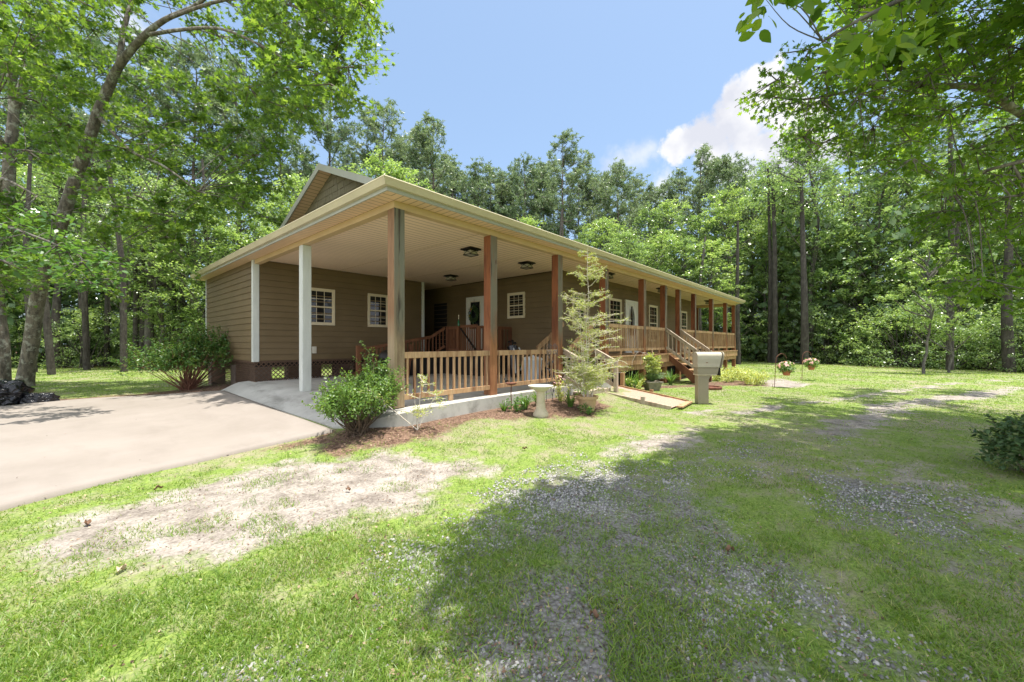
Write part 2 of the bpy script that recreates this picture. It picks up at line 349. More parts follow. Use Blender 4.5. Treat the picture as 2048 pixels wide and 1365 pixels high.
def tube(pts, r, n=6):
    P = np.array(pts, float); k = len(P)
    rr = np.broadcast_to(np.array(r, float), (k,)) if np.ndim(r) else np.full(k, float(r))
    T = np.gradient(P, axis=0); T /= np.linalg.norm(T, axis=1)[:, None]+1e-9
    ref = np.array([0, 0, 1.]) if abs(T[0][2]) < .9 else np.array([1., 0, 0])
    V = []
    u = np.cross(T[0], ref); u /= np.linalg.norm(u)
    for i in range(k):
        u = u-T[i]*np.dot(u, T[i]); u /= np.linalg.norm(u)+1e-9; w_ = np.cross(T[i], u)
        a = np.arange(n)*2*np.pi/n
        V.append(P[i]+rr[i]*(np.cos(a)[:, None]*u+np.sin(a)[:, None]*w_))
    V = np.concatenate(V); F = []
    for i in range(k-1):
        for j in range(n): F.append((i*n+j, i*n+(j+1) % n, (i+1)*n+(j+1) % n, (i+1)*n+j))
    return V, np.array(F)
def smooth_path(pts, sub=4, wob=0, rng=None):
    P = np.array(pts, float); n = len(P); out = []
    for i in range(n-1):
        p0 = P[max(i-1, 0)]; p1 = P[i]; p2 = P[i+1]; p3 = P[min(i+2, n-1)]
        for k in range(sub):
            t = k/sub
            out.append(.5*((2*p1)+(-p0+p2)*t+(2*p0-5*p1+4*p2-p3)*t*t+(-p0+3*p1-3*p2+p3)*t**3))
    out.append(P[-1]); out = np.array(out)
    if wob: out[1:-1] += (rng or RNG).normal(0, wob, out[1:-1].shape)
    return out
class Tubes:
    def __init__(s): s.V = []; s.F = []; s.n = 0
    def add(s, pts, r, n=5):
        v, f = tube(pts, r, n); s.V.append(v); s.F.append(f+s.n); s.n += len(v); return s
    def mesh(s, name, smooth=True): return np_mesh(name, np.concatenate(s.V), np.concatenate(s.F), smooth)
def segs3(A, B, ra, rb):
    """vectorised 3-sided thin twigs from A to B"""
    D = B-A; L = np.linalg.norm(D, axis=1)[:, None]+1e-9; D = D/L
    u = np.cross(D, np.array([.31, .77, .55])); u /= np.linalg.norm(u, axis=1)[:, None]+1e-9; w_ = np.cross(D, u); V = []
    for P, r in ((A, ra), (B, rb)):
        for k in range(3):
            t = 2*math.pi*k/3; V.append(P+r*(math.cos(t)*u+math.sin(t)*w_))
    V = np.stack(V, 1).reshape(-1, 3); b = np.arange(len(A))[:, None]*6
    F = np.concatenate([b+np.array([k, (k+1) % 3, 3+(k+1) % 3, 3+k]) for k in range(3)])
    return V, F
SHAPES = {
 'diamond': np.array([(0, 0, 0), (.3, .45, .04), (0, 1, 0), (-.3, .45, .04)]),
 'round': np.array([(0, 0, 0), (.42, .3, .06), (.38, .7, .05), (0, 1, -.05), (-.38, .7, .05), (-.42, .3, .06)]),
 'oval': np.array([(0, 0, 0), (.2, .25, .03), (.24, .55, .03), (0, 1, -.06), (-.24, .55, .03), (-.2, .25, .03)]),
 'star': np.array([(0, 0, 0), (.16, .12, 0), (.5, .1, .04), (.2, .36, .02), (.46, .72, .02), (.13, .58, 0), (0, 1, -.06), (-.13, .58, 0), (-.46, .72, .02), (-.2, .36, .02), (-.5, .1, .04), (-.16, .12, 0)]),
 'ellipse': np.array([(0, 0, 0), (.17, .12, .03), (.27, .35, .05), (.26, .6, .04), (.13, .85, 0), (0, 1.05, -.06), (-.13, .85, 0), (-.26, .6, .04), (-.27, .35, .05), (-.17, .12, .03)]),
 'narrow': np.array([(0, 0, 0), (.13, .4, .02), (0, 1, -.04), (-.13, .4, .02)]),
}
def leaves(P, NRM, AX, size, shape):
    """P pos, NRM normal, AX axis along leaf"""
    sh = SHAPES[shape]; NRM = NRM/(np.linalg.norm(NRM, axis=1)[:, None]+1e-9)
    AX = AX-NRM*np.sum(AX*NRM, 1)[:, None]; AX /= np.linalg.norm(AX, axis=1)[:, None]+1e-9
    X = np.cross(AX, NRM); s = np.asarray(size)[:, None, None]
    V = P[:, None, :]+s*(sh[None, :, 0:1]*X[:, None, :]+sh[None, :, 1:2]*AX[:, None, :]+sh[None, :, 2:3]*NRM[:, None, :])
    k = len(sh); F = np.arange(len(P)*k).reshape(-1, k)
    return V.reshape(-1, 3), F
def sprays(C, rad, nleaf, size, shape, rng, flat=.45, up=1.0, ntw=7, droop=.15):
    """leaf sprays round clump centres: leaves sit along short twigs that radiate from each centre"""
    C = np.asarray(C, float); n = len(C); rad = np.broadcast_to(np.asarray(rad, float), (n,))
    D = rng.normal(size=(n, ntw, 3)); D[:, :, 2] *= flat; D /= np.linalg.norm(D, axis=2)[:, :, None]
    Lw = rng.uniform(.65, 1.15, (n, ntw))*rad[:, None]
    ends = C[:, None]+D*Lw[:, :, None]; ends[:, :, 2] -= droop*Lw
    ci = np.repeat(np.arange(n), nleaf); ti = rng.integers(0, ntw, n*nleaf); t = rng.uniform(.12, 1, n*nleaf)**.8
    base = C[ci]+(ends[ci, ti]-C[ci])*t[:, None]+rng.normal(size=(n*nleaf, 3))*(rad[ci]*.13)[:, None]*np.array([1, 1, .7])
    NR = rng.normal(size=(n*nleaf, 3))*.55; NR[:, 2] += up
    AX = D[ci, ti]+rng.normal(size=(n*nleaf, 3))*.7; AX[:, 2] -= .35
    sz = size*rng.uniform(.6, 1.25, n*nleaf)
    return leaves(base, NR, AX, sz, shape), segs3(np.repeat(C, ntw, 0), ends.reshape(-1, 3), .011*size/.12+.003, .003)

# ------------------------------------------------------------ ground shape and masks
def vnoise(x, y, s, seed=0):
    X = x*s+seed*17.3; Y = y*s-seed*9.1; xi = np.floor(X); yi = np.floor(Y); fx = X-xi; fy = Y-yi
    fx = fx*fx*(3-2*fx); fy = fy*fy*(3-2*fy)
    def h(a, b): v = np.sin(a*127.1+b*311.7+seed*7.7)*43758.5453; return v-np.floor(v)
    return (h(xi, yi)*(1-fx)+h(xi+1, yi)*fx)*(1-fy)+(h(xi, yi+1)*(1-fx)+h(xi+1, yi+1)*fx)*fy
def fbm(x, y, s, seed=0, o=4):
    v = 0; a = .5
    for i in range(o): v = v+a*vnoise(x, y, s*2**i, seed+i); a *= .5
    return v/(1-.5**o)
def G(x, y):
    x = np.asarray(x, float); y = np.asarray(y, float)
    dx = np.maximum(np.maximum(0-x, x-6.5), 0); dy = np.maximum(np.maximum(-.2-y, y-9), 0)
    return .2*np.exp(-(dx*dx+dy*dy)/1.44)
def g1(x, y): return float(G(x, y))
def sdf(x, y, P):
    P = np.array(P, float); d = np.full(np.shape(x), 1e9); ins = np.zeros(np.shape(x), bool)
    for i in range(len(P)):
        a = P[i]; b = P[(i+1) % len(P)]; e = b-a; px = x-a[0]; py = y-a[1]
        t = np.clip((px*e[0]+py*e[1])/(e@e+1e-9), 0, 1); d = np.minimum(d, np.hypot(px-e[0]*t, py-e[1]*t))
        if a[1] != b[1]:
            c = ((a[1] > y) != (b[1] > y)) & (x < (b[0]-a[0])*(y-a[1])/(b[1]-a[1])+a[0]); ins ^= c
    return np.where(ins, -d, d)
def pm(x, y, P, soft=.15, wob=.25, s=2.2, seed=1):
    d = sdf(x, y, P)+(fbm(x, y, s, seed)-.5)*wob*2
    return np.clip(.5-d/soft/2, 0, 1)
SAND = [
 ([(2.9, -5.0), (1.5, -5.9), (.7, -6.5), (1.6, -6.9), (3.2, -6.0)], .4, .5, .62),
 ([(-3.6, -.51), (-2.86, -.5), (-2.04, -.25), (-1.32, -.45), (-.7, -1.1), (-.25, -1.75), (-.1, -2.2), (-.4, -2.4), (-.9, -2.42), (-1.49, -2.6), (-2.3, -2.46), (-2.67, -2.39), (-2.97, -2.05), (-3.15, -1.7), (-3.44, -1.65), (-3.55, -1.3)], .34, .34, .92),
 ([(1.2, -2.87), (2.05, -2.81), (3.05, -3.01), (3.58, -3.39), (2.88, -3.73), (1.41, -3.45)], .3, .25, .8),
 ([(14.07, -2.25), (15.73, -2.81), (14.03, -3.93), (12.3, -3.69), (11.91, -2.79)], .2, .2, 1.0),
 ([(5.11, -2.64), (6.4, -2.87), (5.95, -3.19), (4.96, -2.98)], .2, .2, .8),
 ([(5.6, -3.3), (7.4, -3.8), (9.9, -4.75), (13.6, -6.0), (17.3, -7.4), (22.3, -9.6), (22.2, -10.3), (17.3, -7.9), (13.6, -6.45), (9.9, -5.15), (7.3, -4.2), (5.6, -3.7)], .2, .4, .8),
 ([(4.5, -4.7), (6.37, -5.0), (9.0, -5.5), (11, -6.2), (13.4, -7.4), (17.2, -8.9), (17.2, -9.5), (13.3, -8.1), (10.9, -6.9), (9.0, -6.2), (6.3, -5.7), (4.5, -5.2)], .25, .4, .85),
 ([(-.1, -2.7), (1.2, -2.9), (1.4, -3.3), (.2, -3.1)], .3, .3, .6),
]
GRAV = [
 ([(-2.9, -3.8), (-1.2, -3.4), (0, -2.85), (.8, -3.1), (.6, -4.2), (-.3, -5.2), (-1.8, -5.8), (-3.3, -4.8)], .7, .9, .66),
 ([(.3, -2.9), (.2, -3.5), (-.7, -4.3), (-1.2, -4.8), (-2.0, -5.3), (-3.2, -4.6), (-2.5, -3.9), (-2.2, -3.75), (-1.69, -3.7), (-1.22, -3.5), (-.6, -3.05)], .5, .5, .8),
 ([(2.1, -5.0), (2.3, -5.9), (1.2, -6.5), (0, -6.4), (.2, -5.6), (.99, -5.1)], .6, .6, .6),
 ([(.4, -3.0), (2.6, -4.0), (4.6, -4.6), (6, -5.2), (4.8, -5.6), (2.6, -4.8), (.4, -3.9)], .5, .7, .4),
]
MULCH = [
 ([(-1.7, .4), (-1.25, .1), (-1.15, -.75), (-.43, -.93), (.53, -.8), (1.6, -.85), (2.28, -1.29), (3.34, -1.68), (4.4, -1.47), (5.0, -.5), (4.4, .3), (2.65, .3), (.76, .3), (-.5, .3)], .25, .3, .9),
 ([(-.5, 6.9), (-1.1, 7.7), (-2.7, 9.2), (-3.9, 9.15), (-3.6, 9.7), (-2.3, 10.1), (-.5, 10.2), (.1, 9.6), (.1, 7)], .3, .4, .9),
 ([(7.5, -.35), (9.8, -.1), (11, -.6), (12.5, -1.1), (14, -1.6), (13.8, -2.7), (12.2, -3.0), (11.2, -1.6), (9.8, -.9), (8.9, -.55)], .25, .3, .8),
 ([(7, .1), (22, .1), (22, 11), (7, 11)], .3, .2, 1.0),
 ([(-5.2, 8.5), (-3.6, 8.8), (-3.2, 10.5), (-3.6, 13), (-5.5, 13)], .4, .4, .6),
]
def woods_mask(x, y):
    # beyond the lawn's edge the ground is leaf litter
    rx = (x-CAM[0])*.663-(y-CAM[1])*.7486; fw = (x-CAM[0])*.7486+(y-CAM[1])*.663
    t = rx/np.maximum(fw, .1)
    edge = np.interp(t, [-3, -1.3, -.72, -.4, .3, .59, .9, 1.27, 1.6, 3], [24, 24, 23.5, 27, 32, 33, 24, 19.8, 16, 14])
    e = edge+(fbm(x, y, .25, 5)-.5)*2.5
    return np.clip((fw-e)/1.0, 0, 1)
def masks(x, y):
    sand = np.zeros(np.shape(x)); grav = np.zeros(np.shape(x)); mul = np.zeros(np.shape(x))
    for i, (P, so_, wo, a) in enumerate(SAND): sand = np.maximum(sand, a*pm(x, y, P, so_, wo, 2.5, i))
    for i, (P, so_, wo, a) in enumerate(GRAV): grav = np.maximum(grav, a*pm(x, y, P, so_, wo, 2.0, i+20))
    for i, (P, so_, wo, a) in enumerate(MULCH): mul = np.maximum(mul, a*pm(x, y, P, so_, wo, 2.5, i+40))
    wd = woods_mask(x, y)
    return sand, grav, mul, wd
# ------------------------------------------------------------ ground
def axis(lo, a, b, hi, fine, coarse):
    A = list(np.arange(a, b+1e-6, fine)); x = a; s = fine; L = []
    while x > lo: s = min(s*1.18, coarse); x -= s; L.append(x)
    x = b; s = fine; H = []
    while x < hi: s = min(s*1.18, coarse); x += s; H.append(x)
    return np.array(L[::-1]+A+H)
xs = axis(-400, -6, 14, 500, .09, 30); ys = axis(-400, -8.5, 5, 500, .09, 30)
GX, GY = np.meshgrid(xs, ys); GZ = G(GX, GY)+(fbm(GX, GY, .6, 3)-.5)*.05*np.clip(1.2-np.hypot(GX-3, GY-3)/60, 0, 1)-.012
nx, ny = len(xs), len(ys)
idx = np.arange(nx*ny).reshape(ny, nx)
F = np.stack([idx[:-1, :-1], idx[:-1, 1:], idx[1:, 1:], idx[1:, :-1]], -1).reshape(-1, 4)
gm = np_mesh('ground', np.stack([GX, GY, GZ], -1).reshape(-1, 3), F, True)
sa, gr, mu, wd = masks(GX.ravel(), GY.ravel())
for nm, arr in (('sand', sa), ('gravel', gr), ('mulch', mu), ('woods', wd)):
    at = gm.attributes.new(nm, 'FLOAT', 'POINT'); at.data.foreach_set('value', arr.astype(np.float32))
def ground_mat():
    m = MT('lawn_and_soil'); A = lambda n: m.n('ShaderNodeAttribute', _attribute_name=n).outputs['Fac']
    P = m.n('ShaderNodeTexCoord').outputs['Object']
    big = m.noise(.55, 5, .6, P); mid = m.noise(3.5, 6, .7, P); fine = m.noise(38, 5, .75, P); vf = m.noise(120, 3, .8, P)
    green = m.ramp(fine, [(.3, (.06, .11, .016)), (.5, (.15, .23, .035)), (.68, (.28, .36, .075))])
    straw = m.ramp(vf, [(.3, (.13, .105, .075)), (.7, (.42, .36, .265))])
    gf = m.mr(m.math('ADD', m.math('MULTIPLY', mid, .6), m.math('MULTIPLY', big, .5)), .50, .66, .92, .1)
    c = m.mix(gf, straw, green)
    sandc = m.ramp(m.math('ADD', m.math('MULTIPLY', mid, .55), m.math('MULTIPLY', fine, .45)), [(.38, (.12, .10, .085)), (.47, (.23, .20, .17)), (.58, (.36, .325, .285))])
    def thr(a, w_=.35): return m.mr(m.math('ADD', a, m.math('MULTIPLY', m.math('SUBTRACT', mid, .5), 1.3)), .52-w_*.5, .52+w_*.5)
    c = m.mix(thr(A('sand')), c, sandc)
    v = m.n('ShaderNodeTexVoronoi', Scale=42.0); m.l(P, v.inputs['Vector'])
    gv = m.ramp(v.outputs['Distance'], [(.12, (.22, .215, .21)), (.5, (.15, .135, .12)), (.75, (.07, .06, .05))])
    gv = m.mix(m.math('MULTIPLY', v.outputs['Color'], .35), gv, (.42, .41, .39))
    c = m.mix(thr(A('gravel')), c, gv)
    v2 = m.n('ShaderNodeTexVoronoi', Scale=28.0); m.l(P, v2.inputs['Vector'])
    ml = m.mix(v2.outputs['Color'], (.085, .045, .03), (.33, .215, .15))
    ml = m.mix(m.mr(fine, .35, .65), m.mix(1.0, ml, (.4, .4, .4), 'MULTIPLY'), ml)
    c = m.mix(thr(A('mulch')), c, ml)
    litter = m.ramp(fine, [(.3, (.03, .02, .012)), (.6, (.12, .06, .03)), (.75, (.07, .08, .03))])
    c = m.mix(A('woods'), c, litter)
    m.base(c); m.rough(.95); m.b.inputs['Specular IOR Level'].default_value = .2
    h = m.math('ADD', m.math('MULTIPLY', fine, .6), m.math('MULTIPLY', v.outputs['Distance'], m.math('MULTIPLY', A('gravel'), -1.2)))
    m.bump(h, .8, .025); return m.m
tag(link('ground', gm, ground_mat()), kind='structure')

# concrete drive: lofted between its lawn edge and its far edge
near = smooth_path([(-12, -5.0), (-7, -1.8), (-5.2, -.9), (-3.76, .02), (-3.32, .23), (-2.76, .39), (-1.77, .55), (-1.2, .5), (-.78, .36)], 6)
far = smooth_path([(-16, 7.0), (-11, 8.2), (-7, 8.7), (-4.27, 8.87), (-3.86, 9.1), (-2.71, 9.25), (-1.6, 8.6), (-1.1, 8.02), (-.55, 7.11)], 6)
m_ = 40; V = []
for j in range(m_+1):
    t = j/m_; p = near*(1-t)+far*t; V.append(np.column_stack([p, G(p[:, 0], p[:, 1])+.022]))
n_ = len(near); V = np.concatenate(V); F = [(j*n_+i, j*n_+i+1, (j+1)*n_+i+1, (j+1)*n_+i) for j in range(m_) for i in range(n_-1)]
# skirt down along the lawn edge and along the joint
sk = V[:n_].copy(); sk[:, 2] -= .08; b = len(V); F += [(b+i, b+i+1, i+1, i) for i in range(n_-1)]
r_ = np.array([j*n_+n_-1 for j in range(m_+1)]); sk2 = V[r_].copy(); sk2[:, 2] -= .08; b2 = b+n_; F += [(b2+i, b2+i+1, r_[i+1], r_[i]) for i in range(m_)]
V = np.concatenate([V, sk, sk2])
tag(link('driveway', np_mesh('driveway', V, np.array(F)), M['drive']), kind='structure')

# carport slab with its ramped lip towards the drive
us = [-.70, -.62, -.5, -.35, -.2, 0, .3, .8, 1.6, 3, 4.4, 6.62]; zs = [.155, .185, .235, .3, .35, .385, .4, .402, .402, .402, .402, .402]
vs = [0, .03, .1, .25, .5, .8, 1.5, 3, 5, 6.6, 7.15]
V = []; F = []
def slabpt(i, j):
    u = us[i]; v = -.36+(.16 if u > 1.7 else .12*max(0, u)/1.7)+vs[j]
    if u < 0:
        v0 = -.36+(.9*(u/-.7)**1.6); v = v0+(7.4-v0)*(vs[j]/7.15)**1.0 if j else v0
        u = u+.12*(v/7.4)*(u/-.7)
    else: v = (-.36+(.16 if u > 1.7 else .09*u))*(1-vs[j]/7.15)+7.2*(vs[j]/7.15) if j else -.36+(.16 if u > 1.7 else .09*u)
    return (u, v, zs[i])
for i in range(len(us)):
    for j in range(len(vs)): V.append(slabpt(i, j))
nj = len(vs)
for i in range(len(us)-1):
    for j in range(nj-1): F.append((i*nj+j, (i+1)*nj+j, (i+1)*nj+j+1, i*nj+j+1))
b = len(V)
for i in range(len(us)): p = slabpt(i, 0); V.append((p[0], p[1]-.01, .0))
for i in range(len(us)-1): F.append((b+i, b+i+1, (i+1)*nj, i*nj))
b3 = len(V)
for j in range(nj): p = slabpt(0, j); V.append((p[0]-.01, p[1], .0))
for j in range(nj-1): F.append((j, j+1, b3+j+1, b3+j))
slab = link('carport_slab', np_mesh('carport_slab', np.array(V), np.array(F), True), M['slab']); tag(slab, kind='structure')
slab.data.set_sharp_from_angle(angle=R(35))

# ------------------------------------------------------------ house
house = thing('house', 'long single-storey olive-brown house with a deep timber-post porch and carport', 'house')
EZ, CZ, BZ, SZ, DZ = 3.61, 3.63, 3.50, .94, 1.05
def lap_wall(a, b, out_n, z0, z1, name='wall', exp_=.167):
    """lap siding from a to b (xy), outward normal out_n, with a solid back"""
    a = Vector((*a, 0)); b = Vector((*b, 0)); nrm = Vector((*out_n, 0)); mb = MB(); z = z0; vv = []; ff = []
    L = (b-a).length; d = (b-a)/L; k = 0; rnd = random.Random(int(L*100)+int(z0*10)+len(house.children))
    while z < z1-.005:
        zt = min(z+exp_, z1); cuts = [0]; x = rnd.uniform(.8, 3.6)
        while x < L-.4: cuts.append(x); x += 3.66
        cuts.append(L)
        for i in range(len(cuts)-1):
            s0 = a+d*(cuts[i]+(.0015 if i else 0)); s1 = a+d*(cuts[i+1]-(.0015 if i < len(cuts)-2 else 0)); o0 = nrm*.016; o1 = nrm*.003
            up = Vector((0, 0, 1))
            gp_ = up*(z+.009); o0 = nrm*.022
            q = [s0+o0+gp_, s1+o0+gp_, s1+o1+up*zt, s0+o1+up*zt, s0-nrm*.01+gp_, s1-nrm*.01+gp_]
            mb.add(q, [(0, 1, 2, 3), (4, 5, 1, 0)])
        z = zt; k += 1
    c0 = a-nrm*.12; c1 = b-nrm*.12
    x0, x1 = sorted((min(a.x, b.x, c0.x, c1.x), max(a.x, b.x, c0.x, c1.x))); y0, y1 = min(a.y, b.y, c0.y, c1.y), max(a.y, b.y, c0.y, c1.y)
    if abs(nrm.x) > .5:
        if nrm.x < 0: x0 = a.x+.001
        else: x1 = a.x-.001
    else:
        if nrm.y < 0: y0 = a.y+.001
        else: y1 = a.y-.001
    mb.box(x0, x1, y0, y1, z0+.001, z1)
    return mb.build(name, M['siding'], house)
VB = 6.65; UW = 6.70; VF = 1.5; UE = 19.2; VK = 11.72; UP = 21.3
lap_wall((0, VB+.12), (0, VK), (-1, 0), SZ, EZ)
wall_back = lap_wall((.0, VB), (5.36, VB), (0, -1), SZ, CZ)
wall_right = lap_wall((UW, VF+.12), (UW, 9.4), (-1, 0), .72, CZ)
wall_front = lap_wall((UW, VF), (UE, VF), (0, -1), DZ-.1, CZ)
lap_wall((UE, VF+.12), (UE, VK), (1, 0), DZ-.1, CZ)
lap_wall((0, VK), (UE, VK), (0, 1), SZ, EZ)
lap_wall((5.38, VB+.12), (5.38, 9.4), (1, 0), .6, CZ)
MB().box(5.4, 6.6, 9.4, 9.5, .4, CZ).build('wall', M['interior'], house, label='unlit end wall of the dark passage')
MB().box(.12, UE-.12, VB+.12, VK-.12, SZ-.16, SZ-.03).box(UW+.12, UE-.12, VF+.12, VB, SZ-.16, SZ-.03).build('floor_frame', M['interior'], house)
MB().box(UW-.09, UW+.02, VF-.05, VF+.02, .42, CZ).build('corner_board', M['siding'], house)
for (x0, x1, y0, y1, z0) in ((-.035, .11, VB-.035, VB+.10, SZ-.02), (5.30, 5.41, VB-.035, VB+.1, .6), (-.03, .05, VK-.05, VK+.03, SZ-.02)):
    MB().box(x0, x1, y0, y1, z0, CZ-.002).build('corner_board', M['whitewood'], house, bevel=.004)
# ceiling and soffits, beams
c1 = MB().box(.14, 6.62, .14, VB-.001, CZ, CZ+.05).box(5.41, UW-.001, VB, 9.4, CZ, CZ+.05).box(6.62, UP-.14, .14, VF-.001, CZ, CZ+.05).box(UE+.001, UP-.14, VF, VK, CZ, CZ+.05)
c1.build('ceiling', M['ceil'], house)
for (u0, u1) in ((2.25, 2.262), (4.5, 4.512), (7.6, 7.612), (10.2, 10.212), (13.2, 13.212), (16.2, 16.212), (19.0, 19.012)):
    MB().box(u0, u1, .2, (VB-.02 if u0 < 6 else VF-.02), CZ-.004, CZ+.002).build('ceiling_seam', M['beam'], house)
B1 = MB().box(0, UP, 0, .14, BZ, CZ-.02); B1.build('beam', M['beam'], house, bevel=.004)
MB().box(0, .14, .14, VB-.04, BZ, CZ-.02).build('beam', M['beam'], house, bevel=.004)
MB().box(UP-.14, UP, .14, VK, BZ-.03, CZ-.02).build('beam', M['beam'], house, bevel=.004)
OV = .29
MB().add([(-OV, -OV, EZ), (UP+OV, -OV, EZ), (UP, 0, EZ), (0, 0, EZ)], [(0, 3, 2, 1)]).build('soffit', M['soffit_front'], house)
MB().add([(-OV, -OV, EZ), (0, 0, EZ), (0, VK, EZ), (-OV, VK+OV, EZ)], [(0, 3, 2, 1)]).build('soffit', M['soffit_side'], house)
MB().add([(-OV, VK+OV, EZ), (0, VK, EZ), (UP, VK, EZ), (UP+OV, VK+OV, EZ)], [(0, 3, 2, 1)]).build('soffit', M['soffit_front'], house)
MB().box(UP, UP+OV, 0, VK, EZ, EZ+.02).build('soffit', M['soffit_side'], house)
MB().add([(-.02, 0, BZ+.1), (-.02, 0, BZ+.1)], []) if False else None
MB().box(-OV-.02, UP+OV+.02, -OV-.022, -OV, EZ-.012, 3.73).build('fascia', M['fascia'], house)
MB().box(-OV-.022, -OV, -OV, VK+OV, EZ-.012, 3.73).build('fascia', M['fascia'], house)
MB().box(UP+OV, UP+OV+.022, -OV, VK+OV, EZ-.012, 3.73).build('fascia', M['fascia'], house)
def gutter(p0, p1, nrm, m0, m1):
    """K-style gutter between two points; m0, m1 miter shifts along the run per unit of projection"""
    prof = [(0, .0), (0, .105), (.105, .105), (.112, .09), (.10, .075), (.075, .03), (.06, 0)]
    p0 = Vector(p0); p1 = Vector(p1); d = (p1-p0).normalized(); n = Vector(nrm)
    a = [p0+n*x+Vector((0, 0, z))-d*x*m0 for x, z in prof]; c = [p1+n*x+Vector((0, 0, z))+d*x*m1 for x, z in prof]
    return MB().extrude(None, a, c).build('gutter', M['gutter'], house)
gutter((-OV-.022, -OV-.023, 3.655), (UP+OV+.02, -OV-.023, 3.655), (0, -1, 0), 1, 0)
gutter((-OV-.023, -OV-.022, 3.655), (-OV-.023, VK+OV, 3.655), (-1, 0, 0), 1, 0)
# roof: main slopes with a gable set back above a skirt roof on the left
sl = .4167; e0 = -OV-.05; ZR = 3.735; ym = (e0+VK-e0)/2; ug = 1.35; vg = e0+(ug-e0); zs_ = ZR+sl*(ug-e0); zr = ZR+sl*(ym-e0); y1_ = VK-e0
th = .05
def roofpoly(p):
    n = len(p); mb = MB(); mb.add([(x, y, z) for x, y, z in p]+[(x, y, z+th) for x, y, z in p], [tuple(range(n))[::-1], tuple(range(n, 2*n))]+[(i, (i+1) % n, n+(i+1) % n, n+i) for i in range(n)]); return mb
xe = UP-e0
roof = roofpoly([(e0, e0, ZR), (xe, e0, ZR), (xe, ym, zr), (ug, ym, zr), (ug, vg, zs_)]).build('roof', M['shingle'], house)
roofpoly([(xe, y1_, ZR), (e0, y1_, ZR), (ug, y1_-(ug-e0), zs_), (ug, ym, zr), (xe, ym, zr)]).build('roof', M['shingle'], house)
MB().add([(e0, e0, ZR+th), (e0, y1_, ZR+th), (1.72, y1_, 0), (1.72, e0, 0)], []) if False else None
roofpoly([(e0, y1_, ZR), (e0, e0, ZR), (ug, vg, zs_), (1.72, vg+.37, zs_+sl*.37), (1.72, y1_-vg+e0-.37, zs_+sl*.37), (ug, y1_-(ug-e0), zs_)]).build('roof', M['shingle'], house)
def zr_at(v): return ZR+sl*(min(v, y1_+e0-v)-e0)
gw = MB(); gu = 1.70
gw.add([(gu, vg, zs_-.3), (gu, y1_-(vg-e0), zs_-.3), (gu, y1_-(vg-e0), zs_), (gu, ym, zr), (gu, vg, zs_)], [(0, 1, 2, 3, 4)][:1])
rnd = random.Random(4); z = 4.3; row = 0
while z < zr:
    zt = z+.19; hw = (zr-z)/sl; v = ym-hw+rnd.uniform(0, .1)
    while v < ym+hw:
        wd_ = rnd.uniform(.1, .2); va, vb_ = v, min(v+wd_-.006, ym+hw); t = rnd.uniform(.008, .016)
        zl = lambda q: zr-abs(q-ym)*sl
        z_a, z_b = min(zt, zl(va)), min(zt, zl(vb_))
        if z_a > z and z_b > z:
            gw.add([(gu-t-.012, va, z), (gu-t-.012, vb_, z), (gu-t, vb_, z_b), (gu-t, va, z_a), (gu, va, z), (gu, vb_, z), (gu, vb_, z_b), (gu, va, z_a)], [(0, 1, 2, 3), (4, 5, 1, 0), (0, 3, 7, 4), (1, 5, 6, 2)])
        v += wd_
    z += .19; row += 1
gable = gw.build('gable_wall', M['shake'], house)
for sgn in (1, -1):
    v0 = vg-.25 if sgn == 1 else y1_-(vg-e0)+.25; L0 = Vector((ug, v0, zr-abs(v0-ym)*sl)); L1 = Vector((ug, ym, zr))
    d = L1-L0; dn = Vector((0, -d.z, d.y)).normalized()*(-1 if sgn == 1 else 1)
    dn = dn if dn.z < 0 else -dn
    a = [L0, L1]; rb = MB()
    q = [L0+Vector((-.025, 0, .05)), L1+Vector((-.025, 0, .05)), L1+Vector((-.025, 0, -.13)), L0+Vector((-.025, 0, -.13))]
    rb.add(q+[p+Vector((.03, 0, 0)) for p in q], [(0, 1, 2, 3), (7, 6, 5, 4), (0, 4, 5, 1), (2, 6, 7, 3), (0, 3, 7, 4), (1, 5, 6, 2)])
    rb.build('rake_board', M['fascia'], house)
    sf = MB(); lo = Vector((0, 0, -.11)); sf.add([L0+lo, L1+lo, L1+lo+Vector((.36, 0, 0)), L0+lo+Vector((.36, 0, 0))], [(0, 1, 2, 3)]); sf.build('rake_soffit', M['soffit_side'], house)
# lattice skirting with timber frame, block piers behind
def lattice(a, b, z0, z1):
    a = Vector(a); b = Vector(b); L = (b-a).length; d = (b-a)/L; H = z1-z0; nrm = Vector((d.y, -d.x)); mb = MB(); sp = .118
    for dirn in (1, -1):
        k = -H
        while k < L+H:
            s0, t0, s1, t1 = k, 0, k+H*dirn, H
            if dirn == -1: s0, s1 = k+0, k-H
            pts = []
            sA, tA, sB, tB = s0, 0.0, s1, H
            # clip to [0,L]
            def cl(sx, tx, sy, ty, lim, lower):
                if (sx < lim) == (sy < lim): return (sx, tx, sy, ty) if ((sx >= lim) if lower else (sx <= lim)) else None
                f = (lim-sx)/(sy-sx); m = (lim, tx+f*(ty-tx))
                if lower: return (m[0], m[1], sy, ty) if sx < lim else (sx, tx, m[0], m[1])
                return (sx, tx, m[0], m[1]) if sx < lim else (m[0], m[1], sy, ty)
            r = cl(sA, tA, sB, tB, 0, True)
            if r: r = cl(*r, L, False)
            if r:
                o = nrm*(.004*dirn); p = a+d*r[0]+o; q = a+d*r[2]+o
                if abs(r[1]-r[3]) > .02: mb.beam((p.x, p.y, z0+r[1]), (q.x, q.y, z0+r[3]), .006, .034, up=(-d.y, d.x, 0)) if False else mb.beam((p.x, p.y, z0+r[1]), (q.x, q.y, z0+r[3]),   .022, .007, up=(nrm.x, nrm.y, 0))
            k += sp
    return mb
lat = lattice((5.3, VB+.03), (0.02, VB+.03), .38, SZ-.02).build('lattice', M['lattice'], house)
